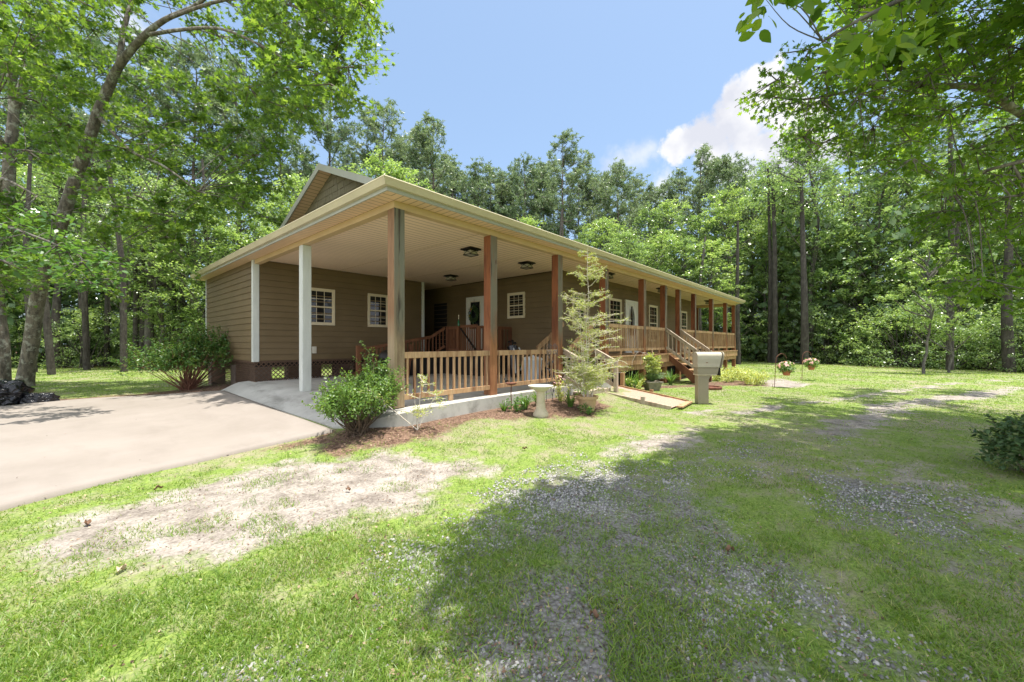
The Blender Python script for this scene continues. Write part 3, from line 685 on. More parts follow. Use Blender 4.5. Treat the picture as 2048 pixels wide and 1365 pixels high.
lattice((.03, VK), (.03, VB+.05), .12, SZ-.02).build('lattice', M['lattice'], house)
MB().box(0, 5.3, VB+.01, VB+.05, SZ-.05, SZ-.003).box(.01, .05, VB+.05, VK, SZ-.05, SZ-.003).build('lattice_rail', M['lattice'], house)
for (x, y) in ((.25, VB+.3), (2.5, VB+.35), (4.6, VB+.35), (.2, 8.6), (.2, 11.3), (2.6, 9.3), (2.6, 11.3), (5.2, 11.3), (9, 11.3), (9, 7), (13, 11.3), (13, 7), (17, 11.3), (17, 6)):
    MB().box(x-.2, x+.2, y-.2, y+.2, 0, SZ-.161).build('pier', M['brickpier'], house)
# windows and doors
def window(axis_, s0, s1, z0, z1, plane, sgn, muntin_low=True, mw=.014):
    """axis 'u': window lies in a v=plane wall facing sgn (-1 = -v); axis 'v': in a u=plane wall"""
    def bx(mb, a, b, z_a, z_b, p, q):
        lo, hi = sorted((plane+sgn*p, plane+sgn*q))
        mb.box(a, b, lo, hi, z_a, z_b) if axis_ == 'u' else mb.box(lo, hi, a, b, z_a, z_b)
    fr = MB(); t = .055
    for (a, b, c, d) in ((s0, s1, z1-t, z1), (s0, s1, z0, z0+t), (s0, s0+t, z0+t, z1-t), (s1-t, s1, z0+t, z1-t)): bx(fr, a, b, c, d, 0, .05)
    f = fr.build('window', M['cream'], house, bevel=.003)
    zm = (z0+z1)/2; s_ = MB()
    for (za, zb, dp) in ((zm-.02, z1-t, .038), (z0+t, zm+.02, .028)):
        i = s0+t; j = s1-t; k = .03
        for (a, b, c, d) in ((i, j, zb-k, zb), (i, j, za, za+k), (i, i+k, za+k, zb-k), (j-k, j, za+k, zb-k)): bx(s_, a, b, c, d, .012, dp)
        w3 = (j-i-2*k)/3; h2 = (zb-za-2*k)/2
        dd = dp if (muntin_low or za > zm-.1) else .0145
        if dd > .02 or True:
            for q in (1, 2): bx(s_, i+k+q*w3-mw/2, i+k+q*w3+mw/2, za+k, zb-k, .013, .0215)
            bx(s_, i+k, j-k, za+k+h2-mw/2, za+k+h2+mw/2, .013, .0213)
    s_.build('sash', M['cream'], f)
    g_ = MB(); bx(g_, s0+t, s1-t, z0+t, z1-t, .017, .0182); g_.build('pane', M['glass'], f)
    return f
window('u', 1.28, 2.13, 1.95, 3.03, VB, -1)
window('u', 3.2, 3.94, 1.95, 3.03, VB, -1)
window('v', 2.92, 3.68, 2.25, 3.10, UW, -1)
window('u', 7.25, 8.02, 1.97, 3.02, VF, -1)
window('u', 9.62, 10.58, 1.5, 3.05, VF, -1)
window('u', 13.12, 14.02, 1.5, 3.05, VF, -1)
window('u', 17.0, 17.85, 1.5, 3.03, VF, -1)
# front door with oval light
def oval_door(u0, u1, z0, z1):
    fr = MB(); p = VF
    fr.box(u0, u0+.07, p-.06, p, z0, z1).box(u1-.07, u1, p-.06, p, z0, z1).box(u0+.07, u1-.07, p-.06, p, z1-.07, z1)
    d = MB().box(u0+.07, u1-.07, p-.035, p-.001, z0, z1-.07).build('door', M['door'], house)
    fr.build('door_frame', M['door'], d, bevel=.003)
    c = (u0+u1)/2; rw, rh = (u1-u0)*.24, .62; zc = z0+1.22; n = 28; g_ = MB()
    g_.add([(c+rw*math.cos(2*math.pi*i/n), p-.0405, zc+rh*math.sin(2*math.pi*i/n)) for i in range(n)], [tuple(range(n))]).build('pane', M['glass'], d)
    pts = [(c+rw*math.cos(2*math.pi*i/n), p-.045, zc+rh*math.sin(2*math.pi*i/n)) for i in range(n+1)]
    mb = MB().tube(pts, .022, 6)
    for sx in (-1, 1):
        mb.tube([(c+sx*(rw+.02), p-.04, z1-.2), (c+sx*(rw-.02), p-.045, z1-.14), (c, p-.04, z1-.12)], .012, 5)
        mb.tube([(c+sx*rw*.45, p-.043, zc-rh*.85), (c+sx*rw*.5, p-.043, zc), (c+sx*rw*.3, p-.043, zc+rh*.9)], .011, 5)
    mb.build('door_moulding', M['door'], d)
    MB().sphere((u0+.13, p-.08, z0+1.0), .03).build('knob', M['blackmetal'], d)
oval_door(10.9, 11.98, DZ, 3.08)
# side door on the carport landing
dr = MB().box(UW-.035, UW-.001, 4.87, 5.65, DZ, 3.03).build('door', M['door'], house)
MB().box(UW-.06, UW, 4.78, 4.87, DZ, 3.11).box(UW-.06, UW, 5.65, 5.74, DZ, 3.11).box(UW-.06, UW, 4.87, 5.65, 3.03, 3.11).build('door_frame', M['door'], dr, bevel=.003)
MB().box(UW-.0405, UW-.0355, 5.02, 5.5, 1.95, 2.92).build('pane', M['glass'], dr)
dm = MB()
for (a, b, c, d) in ((5.0, 5.52, 2.92, 2.95), (5.0, 5.52, 1.92, 1.95), (5.0, 5.02, 1.95, 2.92), (5.5, 5.52, 1.95, 2.92)): dm.box(UW-.05, UW-.0355, a, b, c, d)
dm.build('door_moulding', M['cream'], dr)
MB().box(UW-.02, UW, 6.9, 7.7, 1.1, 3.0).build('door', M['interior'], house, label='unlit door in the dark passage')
# posts
PU = [0, 2.11, 4.37, 6.64, 9.19, 11.02, 12.50, 14.35, 16.89, 19.37, 21.11]
for i, u in enumerate(PU):
    zb = .40 if u < 6 else 0
    wdt = .19 if i < 6 else .17
    mb = MB().box(u, u+wdt, -.005, wdt-.005, zb, BZ+.002)
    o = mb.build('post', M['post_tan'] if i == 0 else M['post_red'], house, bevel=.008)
    if i == 0: o['label'] = 'weathered corner post with dark knots and streaks, grey-green eave shade painted in above'
for k in range(3):
    pass
for (v, u) in ((1.9, UP-.19), (5.4, UP-.19), (8.8, UP-.19)):
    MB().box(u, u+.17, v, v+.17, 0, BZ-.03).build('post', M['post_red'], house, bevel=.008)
wp = MB().box(.0, .185, 3.49, 3.675, .385, BZ).build('post', M['whitewood'], house, bevel=.008, label='white painted carport post')
MB().box(.13, .135, 3.70, 3.76, 1.45, 1.57) if False else None
# railings
NB = [0]
def rail_run(p, q, zt, zb, sp, mat, w_=.034, off=(0, 0), far_=False, topw=.045, toph=.10, both=False):
    p = Vector(p); q = Vector(q); o = Vector(off)
    a = Vector((p.x+o.x, p.y+o.y)); b = Vector((q.x+o.x, q.y+o.y)); L = (b-a).length; d = (b-a)/L
    mb = MB(); zt0, zt1 = (zt if isinstance(zt, tuple) else (zt, zt)); zb0, zb1 = (zb if isinstance(zb, tuple) else (zb, zb))
    mb.beam((a.x, a.y, zt0-toph/2), (b.x, b.y, zt1-toph/2), topw, toph); mb.beam((a.x, a.y, zb0), (b.x, b.y, zb1), topw, .085)
    r = mb.build('railing', mat, house, bevel=.004)
    n = max(2, int(L/sp)); nrm = Vector((-d.y, d.x))*.0
    stuff = MB()
    for i in range(n):
        t = (i+.5)/n; c = a+d*L*t; za = zb0+(zb1-zb0)*t; zc = zt0+(zt1-zt0)*t
        jit = random.uniform(-.006, .006)
        x0, x1, y0, y1 = c.x-w_/2+jit, c.x+w_/2+jit, c.y-w_/2+.0, c.y+w_/2
        if far_ : stuff.box(x0, x1, y0, y1, za+.03, zc-toph+.01)
        else:
            MB().box(x0, x1, y0, y1, za+.03, zc-toph+.01).build('baluster', mat, r)
            NB[0] += 1
    return r, stuff
far_bal = MB()
rail_run((.19, .03), (2.11, .03), 1.27, .555, .137, M['rail'])
rail_run((2.30, .03), (4.37, .03), 1.27, .565, .140, M['rail'])
rail_run((6.83, .03), (9.19, .03), 1.97, 1.225, .122, M['rail'], w_=.03)
rail_run((9.38, .03), (11.02, .03), 1.97, 1.225, .122, M['rail'], w_=.03)
for (u0, u1) in ((12.67, 14.35), (14.52, 16.89), (17.06, 19.37), (19.54, 21.11)):
    r, s_ = rail_run((u0, .03), (u1, .03), 1.97, 1.225, .125, M['rail'], far_=True, w_=.03); far_bal.v += []; n0 = len(far_bal.v); far_bal.v += s_.v; far_bal.f += [tuple(i+n0 for i in f) for f in s_.f]
r, s_ = rail_run((UP-.1, .2), (UP-.1, 10.8), 1.97, 1.225, .12, M['rail'], far_=True); n0 = len(far_bal.v); far_bal.v += s_.v; far_bal.f += [tuple(i+n0 for i in f) for f in s_.f]
fb = far_bal.build('baluster', M['rail'], house); fb['kind'] = 'stuff'
for (u, z) in ((1.1, .41), (3.4, .41)): MB().box(u, u+.09, .01, .05, z, .52).build('rail_foot', M['rail'], house)
for u in (7.6, 8.45, 9.9, 10.5, 13.2, 15.5, 18): MB().box(u, u+.07, .01, .05, DZ+.03, 1.19).build('rail_foot', M['rail'], house)
# decks, rims and supports
dk = MB()
for k in range(10): dk.box(6.64 if k < 10 else 6.9, UP+.06, -.09+k*.16, -.09+k*.16+.154, DZ-.035, DZ)
for k in range(13): dk.box(UE, UE+.0, 0, 0, 0, 0) if False else None
dk.box(UE+.02, UP+.06, 1.51, VK, DZ-.035, DZ-.001)
dk.build('deck', M['deckwood'], house)
MB().box(6.66, 11.2, -.07, -.025, DZ-.30, DZ-.04).box(12.45, UP+.03, -.07, -.025, DZ-.30, DZ-.04).box(11.2, 12.45, -.06, -.03, DZ-.28, DZ-.04).build('rim_joist', M['deckwood'], house, bevel=.004)
MB().box(7.0, UP, -.02, .03, DZ-.47, DZ-.30).box(UP-.02, UP+.03, .05, VK, DZ-.3, DZ-.04).build('girder', M['deckwood'], house, bevel=.004)
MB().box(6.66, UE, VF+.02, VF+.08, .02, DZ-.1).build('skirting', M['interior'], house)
for u in (9.6, 16, 19): pass
# main porch stairs
st = MB()
for i in range(4):
    z = DZ-.19*(i+1)-.03; y = -.08-.27*(i+1)
    st.box(11.24, 12.48, y, y+.28, z, z+.04)
stairs = st.build('stairs', M['deckwood'], house, bevel=.004)
for u in (11.22, 12.5):
    MB().add([(u-.02, -.08, .8), (u-.02, -.08, 1.02), (u-.02, -1.15, .2), (u-.02, -1.15, .02), (u-.02, -.9, .02), (u+.02, -.08, .8), (u+.02, -.08, 1.02), (u+.02, -1.15, .2), (u+.02, -1.15, .02), (u+.02, -.9, .02)],
             [(0, 1, 2, 3, 4), (9, 8, 7, 6, 5), (0, 5, 6, 1), (1, 6, 7, 2), (2, 7, 8, 3), (3, 8, 9, 4), (4, 9, 5, 0)]).build('stringer', M['rail_dark'], stairs)
def stair_rail(u, y0, y1, zt0, zt1, zb0, zb1, zg, n):
    hr = MB().beam((u, y0, zt0), (u, y1, zt1), .09, .04).beam((u, y0, zt0-.06), (u, y1, zt1-.06), .04, .09).beam((u, y0, zb0), (u, y1, zb1), .04, .09)
    h = hr.build('handrail', M['greywood'], house, bevel=.003)
    for i in range(n):
        t = (i+.6)/(n+.4); y = y0+(y1-y0)*t
        MB().box(u-.018, u+.018, y-.018, y+.018, zb0+(zb1-zb0)*t, zt0+(zt1-zt0)*t-.08).build('baluster', M['greywood'], h); NB[0] += 1
    MB().box(u-.045, u+.045, y1-.09, y1, zg, zt1-.02).build('newel_post', M['greywood'], h)
stair_rail(11.12, -.0, -1.05, 1.96, 1.19, 1.27, .52, 0, 7)
stair_rail(12.56, -.0, -1.05, 1.96, 1.19, 1.27, .52, 0, 7)
# steps from the slab to the gravel path
stair_rail(4.62, -.0, -.56, 1.27, .99, .62, .33, .1, 4)
stair_rail(6.05, -.0, -.58, 1.27, .98, .62, .33, .1, 4)
MB().box(4.7, 6.0, -.5, -.2, .22, .26).box(4.7, 6.0, -.5, -.46, .1, .22).build('step', M['greywood'], house)
# inner steps from the slab up to the porch deck
ist = MB()
for i in range(3):
    z = .402+.16*(i+1); u = 5.65+.27*i; ist.box(u, u+.29, .3, 1.4, z-.035, z)
ins = ist.build('stairs', M['rail_dark'], house)
for v in (.32, 1.38):
    MB().beam((5.35, v, 1.27), (6.62, v, 2.0), .04, .13).beam((5.35, v, .62), (6.62, v, 1.3), .04, .09).build('handrail', M['rail'], ins)
    for i in range(7):
        u = 5.45+i*.17; MB().box(u, u+.035, v-.018, v+.018, .62+(u-5.35)*.53, 1.22+(u-5.35)*.57).build('baluster', M['rail'], ins)
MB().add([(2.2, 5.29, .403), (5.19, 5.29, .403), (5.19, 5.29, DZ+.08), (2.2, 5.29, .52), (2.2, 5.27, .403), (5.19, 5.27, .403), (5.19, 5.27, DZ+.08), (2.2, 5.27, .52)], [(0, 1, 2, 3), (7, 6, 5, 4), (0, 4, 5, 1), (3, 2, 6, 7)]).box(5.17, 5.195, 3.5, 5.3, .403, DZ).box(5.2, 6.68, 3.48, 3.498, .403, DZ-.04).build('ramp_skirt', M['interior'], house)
# landing and wooden ramp inside the carport
land = MB()
for k in range(10): land.box(5.2+k*.15, 5.2+k*.15+.144, 3.5, 6.6, DZ-.035, DZ)
land.box(5.2, 6.68, 3.5, 3.54, DZ-.25, DZ-.036).box(5.2, 5.24, 3.5, 6.6, DZ-.25, DZ-.036)
landing = land.build('landing', M['rail_dark'], house)
for (x, y, z1) in ((5.2, 5.05, 1.98), (5.2, 4.5, 1.98), (5.2, 3.55, 1.96), (6.1, 3.5, 1.95), (6.6, 3.5, 1.95)):
    MB().box(x, x+.09, y, y+.09, .4, z1).build('newel_post', M['rail_dark'], landing)
def small_rail(name, p, q, zt0, zt1, hgt, n, m, par):
    mb = MB().beam((*p, zt0), (*q, zt1), .04, .09).beam((*p, zt0-hgt), (*q, zt1-hgt), .04, .07)
    for i in range(n):
        t = (i+.5)/n; x = p[0]+(q[0]-p[0])*t; y = p[1]+(q[1]-p[1])*t; z = zt0+(zt1-zt0)*t
        mb.box(x-.017, x+.017, y-.017, y+.017, z-hgt, z)
    return mb.build(name, m, par)
small_rail('railing', (5.245, 5.05), (5.245, 4.6), 1.93, 1.93, .72, 6, M['rail_dark'], landing)
gt = small_rail('gate', (5.245, 4.45), (5.245, 3.66), 1.96, 1.96, .80, 8, M['rail_dark'], landing)
MB().beam((5.22, 4.42, 1.9), (5.22, 3.7, 1.2), .03, .05).build('gate_brace', M['blackmetal'], gt)
small_rail('railing', (5.3, 3.54), (6.65, 3.54), 1.92, 1.92, .72, 9, M['rail_dark'], landing)
rampm = MB().add([(2.2, 5.3, .41), (5.19, 5.3, DZ), (5.19, 6.5, DZ), (2.2, 6.5, .41), (2.2, 5.3, .403), (5.19, 5.3, DZ-.2), (5.19, 6.5, DZ-.2), (2.2, 6.5, .403)], [(0, 1, 2, 3), (4, 5, 1, 0), (7, 6, 5, 4), (1, 5, 6, 2), (2, 6, 7, 3)])
ramp = rampm.build('wooden_ramp', M['rail_dark'], house)
small_rail('railing', (2.2, 5.32), (4.7, 5.32), 1.22, 1.62, .6, 20, M['rail_dark'], ramp)
small_rail('railing', (4.72, 5.32), (5.2, 5.2), 1.62, 1.93, .6, 4, M['rail_dark'], ramp)
MB().box(2.15, 2.24, 5.28, 5.37, .4, 1.35).build('newel_post', M['rail_dark'], ramp)
MB().box(1.46, 1.58, VB-.06, VB-.017, 1.12, 1.32).build('outlet_box', M['castwhite'], house, bevel=.006)
# ------------------------------------------------------------ small objects
def lantern(loc, label):
    t = thing('ceiling_lantern', label, 'ceiling light', loc, 'flush lanterns under the porch ceiling')
    s = .16; MB().add([(-s, -s, 0), (s, -s, 0), (s, s, 0), (-s, s, 0), (-s*1.12, -s*1.12, -.03), (s*1.12, -s*1.12, -.03), (s*1.12, s*1.12, -.03), (-s*1.12, s*1.12, -.03)], [(0, 1, 2, 3), (7, 6, 5, 4), (0, 4, 5, 1), (1, 5, 6, 2), (2, 6, 7, 3), (3, 7, 4, 0)]).box(-.09, .09, -.09, .09, -.06, -.03).build('canopy', M['blackmetal'], t)
    c = MB(); k = .125
    for sx in (-1, 1):
        for sy in (-1, 1):
            c.beam((sx*k, sy*k, -.03), (sx*k, sy*k, -.155), .014, .014)
    for (a, b) in (((-1, -1), (1, -1)), ((1, -1), (1, 1)), ((1, 1), (-1, 1)), ((-1, 1), (-1, -1))):
        A = Vector((a[0]*k, a[1]*k, 0)); B = Vector((b[0]*k, b[1]*k, 0))
        c.beam((*A.xy, -.15), (*B.xy, -.15), .014, .014)
        for s_ in (0, 1):
            p0, p1 = (A, B) if s_ else (B, A)
            pts = [(*(p0.lerp(p1, q)).xy, -.045-.095*(q**1.6)) for q in (0, .25, .5, .75, 1)]; c.tube(pts, .006, 4)
    c.build('cage', M['blackmetal'], t)
    MB().box(-.11, .11, -.11, .11, -.145, -.062).build('glass', M['lampglass'], t)
    return t
L0 = lantern((2.98, 1.5, CZ-.005), 'black lantern on the carport ceiling nearest the camera, between the two front posts')
for (x, y, lb) in ((5.07, 4.72, 'black lantern deepest in the carport, above the side door landing'), (5.1, 1.55, 'black lantern on the carport ceiling just left of the third post'),
                   (8.1, .7, 'black lantern over the porch railing behind the fourth post'), (12.55, .7, 'black lantern on the porch ceiling above the front stairs'), (18.8, .7, 'black lantern at the far end of the porch ceiling')):
    c = copy_tree(L0); c.location = (x, y, CZ-.005); c['label'] = lb

# wreath on the side door
t = thing('door_wreath', 'dark twig wreath with yellow and pink flowers hanging on the side door', 'wreath', (UW-.09, 5.3, 2.47))
n = 900; rg = np.random.default_rng(11); th_ = rg.uniform(0, 2*np.pi, n); rr = .2+rg.normal(0, .028, n)
P = np.column_stack([rg.normal(0, .02, n), rr*np.cos(th_), rr*np.sin(th_)*1.25]); A = np.column_stack([rg.normal(-.3, .4, n), -np.sin(th_)+rg.normal(0, .5, n), np.cos(th_)+rg.normal(0, .5, n)])
V, F = leaves(P, rg.normal(size=(n, 3))+np.array([-1, 0, 0]), A, np.full(n, .06), 'oval'); link('ring', np_mesh('ring', V, F), M['leaf_winter'], t)
for (cc, ang, m) in ((((.85, .6, .05)), 2.2, 'yellow'), ((.7, .25, .4), 2.6, 'pink'), ((.75, .65, .7), 1.8, 'pale'), ((.35, .45, .7), 2.9, 'blue'), ((.85, .55, .05), 3.3, 'yellow')):
    if m+'_petal' not in M: M[m+'_petal'] = plain(m+'_petal', cc, .6)
    k = 16; a2 = np.arange(k)*2*np.pi/k; P = np.tile([-.03, .2*math.cos(ang)*-1, .25*math.sin(ang)], (k, 1)); P[:, 1] *= -1
    P[:, 1] = -.2*math.cos(ang)
    V, F = leaves(P, np.column_stack([-np.ones(k), np.cos(a2)*.4, np.sin(a2)*.4]), np.column_stack([rg.normal(-.2, .1, k), np.cos(a2), np.sin(a2)]), np.full(k, .05), 'round'); link('flower', np_mesh('flower', V, F), M[m+'_petal'], t)
MB().tube([(0.02, 0, .25), (.03, 0, .55)], .006, 4).build('hanger', M['blackmetal'], t)
# bottle with a candle on the landing post
t = thing('bottle_candle', 'green glass bottle with a pale candle in its neck on the landing post', 'bottle', (5.245, 4.545, 1.981))
MB().lathe([(.036, 0), (.038, .02), (.038, .13), (.014, .18), (.014, .22)], n=12).build('bottle', M['greenglass'], t, smooth=True)
MB().lathe([(.012, .21), (.012, .36), (.003, .365)], n=10).build('candle', M['candle'], t, smooth=True)
# bins and bag behind the carport rail
t = thing('waste_bin', 'pale blue-white lidded bin behind the second carport railing panel', 'bin', (4.35, .75, .402))
MB().lathe([(.17, 0), (.2, .02), (.23, .58), (.235, .6)], n=22).build('body', M['zinc'], t, smooth=True)
MB().lathe([(.245, .6), (.25, .63), (.2, .67), (.04, .69), (.03, .72)], n=22).build('lid', M['whitep'], t, smooth=True)
t = thing('golf_bag', 'black golf bag with light straps leaning by the inner steps', 'golf bag', (5.55, 2.35, .402))
mb = MB().lathe([(.12, 0), (.14, .05), (.13, .5), (.15, .85), (.16, .95), (.13, .96)], n=16)
o = mb.build('body', M['bag'], t, smooth=True); o.rotation_euler = (R(-14), R(8), 0)
o2 = MB().tube([(-.12, -.12, .1), (-.2, -.2, .5), (-.12, -.14, .85)], .018, 6).tube([(.12, -.12, .2), (.2, -.22, .55), (.1, -.16, .9)], .018, 6).build('strap', M['whitep'], t); o2.rotation_euler = (R(-14), R(8), 0)
mb = MB()
for i, (x, y, h) in enumerate(((0, 0, 1.12), (.05, .03, 1.08), (-.05, .04, 1.1), (.02, -.05, 1.05))): mb.tube([(x, y, .9), (x*1.5, y*1.5, h)], .008, 5).box(x*1.5-.02, x*1.5+.05, y*1.5-.02, y*1.5+.02, h-.02, h+.03)
o3 = mb.build('club', M['blackmetal'], t); o3.rotation_euler = (R(-14), R(8), 0)
# dark lumber leaning inside the carport behind the corner post
for k, (x, a, lb) in enumerate(((3.35, 6, 'dark timber board leaning on the back wall, nearer the windows'), (3.6, 14, 'dark timber board leaning at a slant beside another board'))):
    t = thing('leaning_board', lb, 'board', (x, 5.0, .402), 'boards leaning by the wooden ramp'); o = MB().box(-.05, .05, -.02, .02, 0, 1.0).build('board', M['rail_dark'], t); t.rotation_euler = (R(-8), R(a), 0)
t = thing('grill', 'black covered barbecue grill standing behind the first railing panel', 'grill', (1.9, 3.1, .402))
MB().beam((-.3, -.2, 0), (-.3, -.2, .6), .03, .03).beam((.3, -.2, 0), (.3, -.2, .6), .03, .03).beam((-.3, .2, 0), (-.3, .2, .6), .03, .03).beam((.3, .2, 0), (.3, .2, .6), .03, .03).box(-.33, .33, -.23, .23, .18, .2).build('stand', M['blackmetal'], t)
MB().lathe([(.05, .45), (.22, .5), (.30, .62), (.31, .66)], n=20, sx=1.1, sy=.8).build('bowl', M['blackmetal'], t, smooth=True)
MB().lathe([(.31, .665), (.29, .76), (.2, .84), (.02, .87)], n=20, sx=1.1, sy=.8).build('lid', M['blackmetal'], t, smooth=True)
MB().tube([(-.1, -.26, .74), (-.1, -.31, .76), (.1, -.31, .76), (.1, -.26, .74)], .012, 6).build('handle', M['whitep'], t)
MB().sphere((.02, -.2, .83), .035, sy=.5).build('gauge', M['whitep'], t)

# mailbox, facing to the right of the lane
t = thing('mailbox', 'tan moulded plastic kerbside mailbox on a thick curved post, on the lawn', 'mailbox', (6.62, -2.55, 0), rz=R(-50))
# local x runs along the box towards its door
def side(pts, y0, y1): return MB().extrude(None, [(x, y0, z) for x, z in pts], [(x, y1, z) for x, z in pts])
post = [(-.15, 0), (.10, 0), (.10, .50), (.108, .57), (.135, .63), (.18, .67), (.25, .69), (-.15, .69)]
side(post, -.09, .09).build('post', M['plastic_tan'], t, bevel=.012)
side([(-.12, .05), (.09, .05), (.09, .6), (-.12, .6)], -.098, -.09).build('post_panel', M['plastic_tan'], t, bevel=.003)
side([(-.17, .69), (.29, .69), (.325, .84), (-.17, .84)], -.12, .12).build('newspaper_slot', M['plastic_tan'], t, bevel=.012)
side([(-.175, .665), (.27, .665), (.275, .69), (-.175, .69)], -.125, .125).build('trim', M['cast'], t, bevel=.005)
prof = [(-.125, .845), (.125, .845), (.13, 1.05)]+[(.13*math.cos(a), 1.10+.11*math.sin(a)) for a in np.linspace(.15, math.pi-.15, 12)]+[(-.13, 1.05)]
a = [(-.175, y, z) for y, z in prof]; b = [(.335+(z-.845)*.2, y, z) for y, z in prof]
MB().extrude(None, a, b).build('box', M['plastic_grey'], t, bevel=.012)
MB().extrude(None, [(-.17, y*1.01, z) for y, z in [(-.13, .86), (-.13, .93)]]*1+[(-.17, -.12, .93), (-.17, -.12, .86)], [(.31, -.13*1.01, .86), (.31, -.13*1.01, .93), (.31, -.12, .93), (.31, -.12, .86)]).build('side_panel', M['plastic_grey'], t)
b2 = [(.355+(z-.845)*.2, y*1.06, .845+(z-.845)*1.02) for y, z in prof]; b3 = [(.385+(z-.845)*.2, y*1.06, .845+(z-.845)*1.02) for y, z in prof]
MB().extrude(None, b2, b3).build('door', M['plastic_tan'], t, bevel=.008)
MB().box(.325, .36, -.11, .11, .66, .85).build('slot_mouth', M['interior'], t)
MB().box(.02, .06, -.136, -.131, .955, .97).build('flag_mark', M['rust'], t)

# bird bath
def lathe_thing(name, label, cat, x, y, prof, mat, part='body', n=28, sx=1, sy=1):
    t = thing(name, label, cat, (x, y, g1(x, y)-.02)); MB().lathe(prof, n=n, sx=sx, sy=sy).build(part, mat, t, smooth=True); return t
bb = lathe_thing('bird_bath', 'cream cast-stone bird bath on a flared pedestal in front of the bed', 'bird bath', 2.28, -1.09,
    [(.125, 0), (.14, .03), (.135, .07), (.11, .11), (.09, .15), (.082, .22), (.073, .38), (.072, .44), (.085, .46)], M['cast'], 'pedestal')
MB().lathe([(.05, .455), (.09, .462), (.13, .49), (.205, .535), (.225, .55), (.225, .562), (.2, .556), (.12, .53), (.0005, .522)], n=36, cap=False).build('bowl', M['castwhite'], bb, smooth=True)
# small iron dish with a bird figure
t = thing('bird_feeder', 'small rusty dish on a twisted stake with a metal bird perched on its rim', 'bird feeder', (2.24, -.42, g1(2.24, -.42)-.03))
MB().tube([(0, 0, 0), (.006, 0, .15), (-.006, 0, .3), (.004, 0, .42), (0, 0, .47)], .010, 6).build('stake', M['rust'], t)
MB().lathe([(.01, .455), (.07, .465), (.105, .49), (.11, .50), (.1, .495), (.05, .475), (.0005, .47)], n=20, cap=False).build('dish', M['rust'], t, smooth=True)
tb = MB(); tb.sphere((-.095, .04, .545), .026, sx=1.5, sy=.85).sphere((-.125, .05, .578), .017).tube([(-.07, .03, .545), (-.03, .02, .53)], [.012, .003], 5).tube([(-.139, .055, .578), (-.155, .06, .574)], [.005, .001], 4).tube([(-.095, .04, .52), (-.095, .04, .5)], .004, 4)
tb.build('bird_figure', M['blackmetal'], t, smooth=True)

# scrolled iron trellis
t = thing('garden_trellis', 'scrolled wrought-iron trellis with curled top against the carport railing', 'trellis', (3.42, -.52, g1(3.42, -.52)-.02), rz=R(-42))
mb = MB(); W_ = .125; H_ = 1.05
for s_ in (-1, 1):
    mb.tube([(s_*W_, 0, 0), (s_*W_, 0, H_-.08), (s_*W_*.7, 0, H_)], .007, 5)
    def spiral(cx_, cz_, r0, turns, a0, dirn=1): return [(cx_+s_*0+dirn*math.cos(a0+dirn*0+2*math.pi*turns*q)*r0*(1-.8*q), 0, cz_+math.sin(a0+2*math.pi*turns*q)*r0*(1-.8*q)) for q in np.linspace(0, 1, 22)]
    mb.tube(spiral(s_*.06, H_-.0, .06, 1.5, -1.2, s_), .006, 4)
    mb.tube([(s_*.115, 0, H_), (s_*.11, 0, H_+.12), (s_*.06, 0, H_+.19), (s_*.015, 0, H_+.14)], .006, 4)
    mb.tube(spiral(s_*.045, H_+.13, .04, 1.4, -1.5, s_), .005, 4)
    mb.tube(smooth_path([(0, 0, .15), (s_*.05, 0, .35), (s_*.1, 0, .48), (s_*.12, 0, .5)]), .005, 4)
    mb.tube(smooth_path([(0, 0, .5), (s_*.04, 0, .62), (s_*.09, 0, .7)]), .005, 4)
mb.tube(smooth_path([(0, 0, .02), (.015, 0, .3), (-.015, 0, .6), (.0, 0, .95)]), .006, 5)
mb.build('frame', M['iron'], t)
k = 16; rg = np.random.default_rng(2); P = np.column_stack([rg.uniform(-.1, .1, k), np.zeros(k), rg.uniform(.2, .95, k)])
V, F = leaves(P, rg.normal(size=(k, 3))*.3+[.1, -1, 0], rg.normal(size=(k, 3)), np.full(k, .06), 'oval'); link('iron_leaf', np_mesh('iron_leaf', V, F), M['iron'], t)

# gravel path edged with boards
def ribbon(name, pts, wd, z0, mat): pass
Lp = [(5.75, -.3, .20), (5.2, -2.32, .07)]; Rp = [(7.22, .05, .24), (6.42, -2.28, .07)]
nn = 14; V = []; 
for i in range(nn+1):
    t_ = i/nn
    for j in range(9):
        s_ = j/8; a = [Lp[0][q]*(1-t_)+Lp[1][q]*t_ for q in range(3)]; b = [Rp[0][q]*(1-t_)+Rp[1][q]*t_ for q in range(3)]
        V.append((a[0]*(1-s_)+b[0]*s_, a[1]*(1-s_)+b[1]*s_, a[2]*(1-s_)+b[2]*s_-.035+random.uniform(-.006, .006)))
F = [(i*9+j, (i+1)*9+j, (i+1)*9+j+1, i*9+j+1) for i in range(nn) for j in range(8)]
tag(link('gravel_path', np_mesh('gravel_path', np.array(V), np.array(F), True), M['woodchip']), kind='structure')
t = thing('path_edging', 'grey board edging along the near side of the pink gravel path', 'edging board', (Lp[0][0], Lp[0][1], 0), 'boards edging the gravel path')
def edg(t, A, B, m1):
    o = Vector(t.location); d = [Vector(A)-o, Vector(B)-o]
    MB().beam(d[0]-Vector((0, 0, .08)), d[1]-Vector((0, 0, .08)), .04, .17).build('board', m1, t, bevel=.003)
edg(t, Lp[0], Lp[1], M['greywood'])
mb = MB(); q = Vector(Lp[0]).lerp(Vector(Lp[1]), .66)-Vector(t.location); mb.box(q.x-.05, q.x+.0, q.y-.05, q.y+.04, 0, .2); mb.build('stake', M['greywood'], t)
t2 = thing('path_edging', 'long brown board edging along the far side of the gravel path', 'edging board', (Rp[0][0], Rp[0][1], 0), 'boards edging the gravel path')
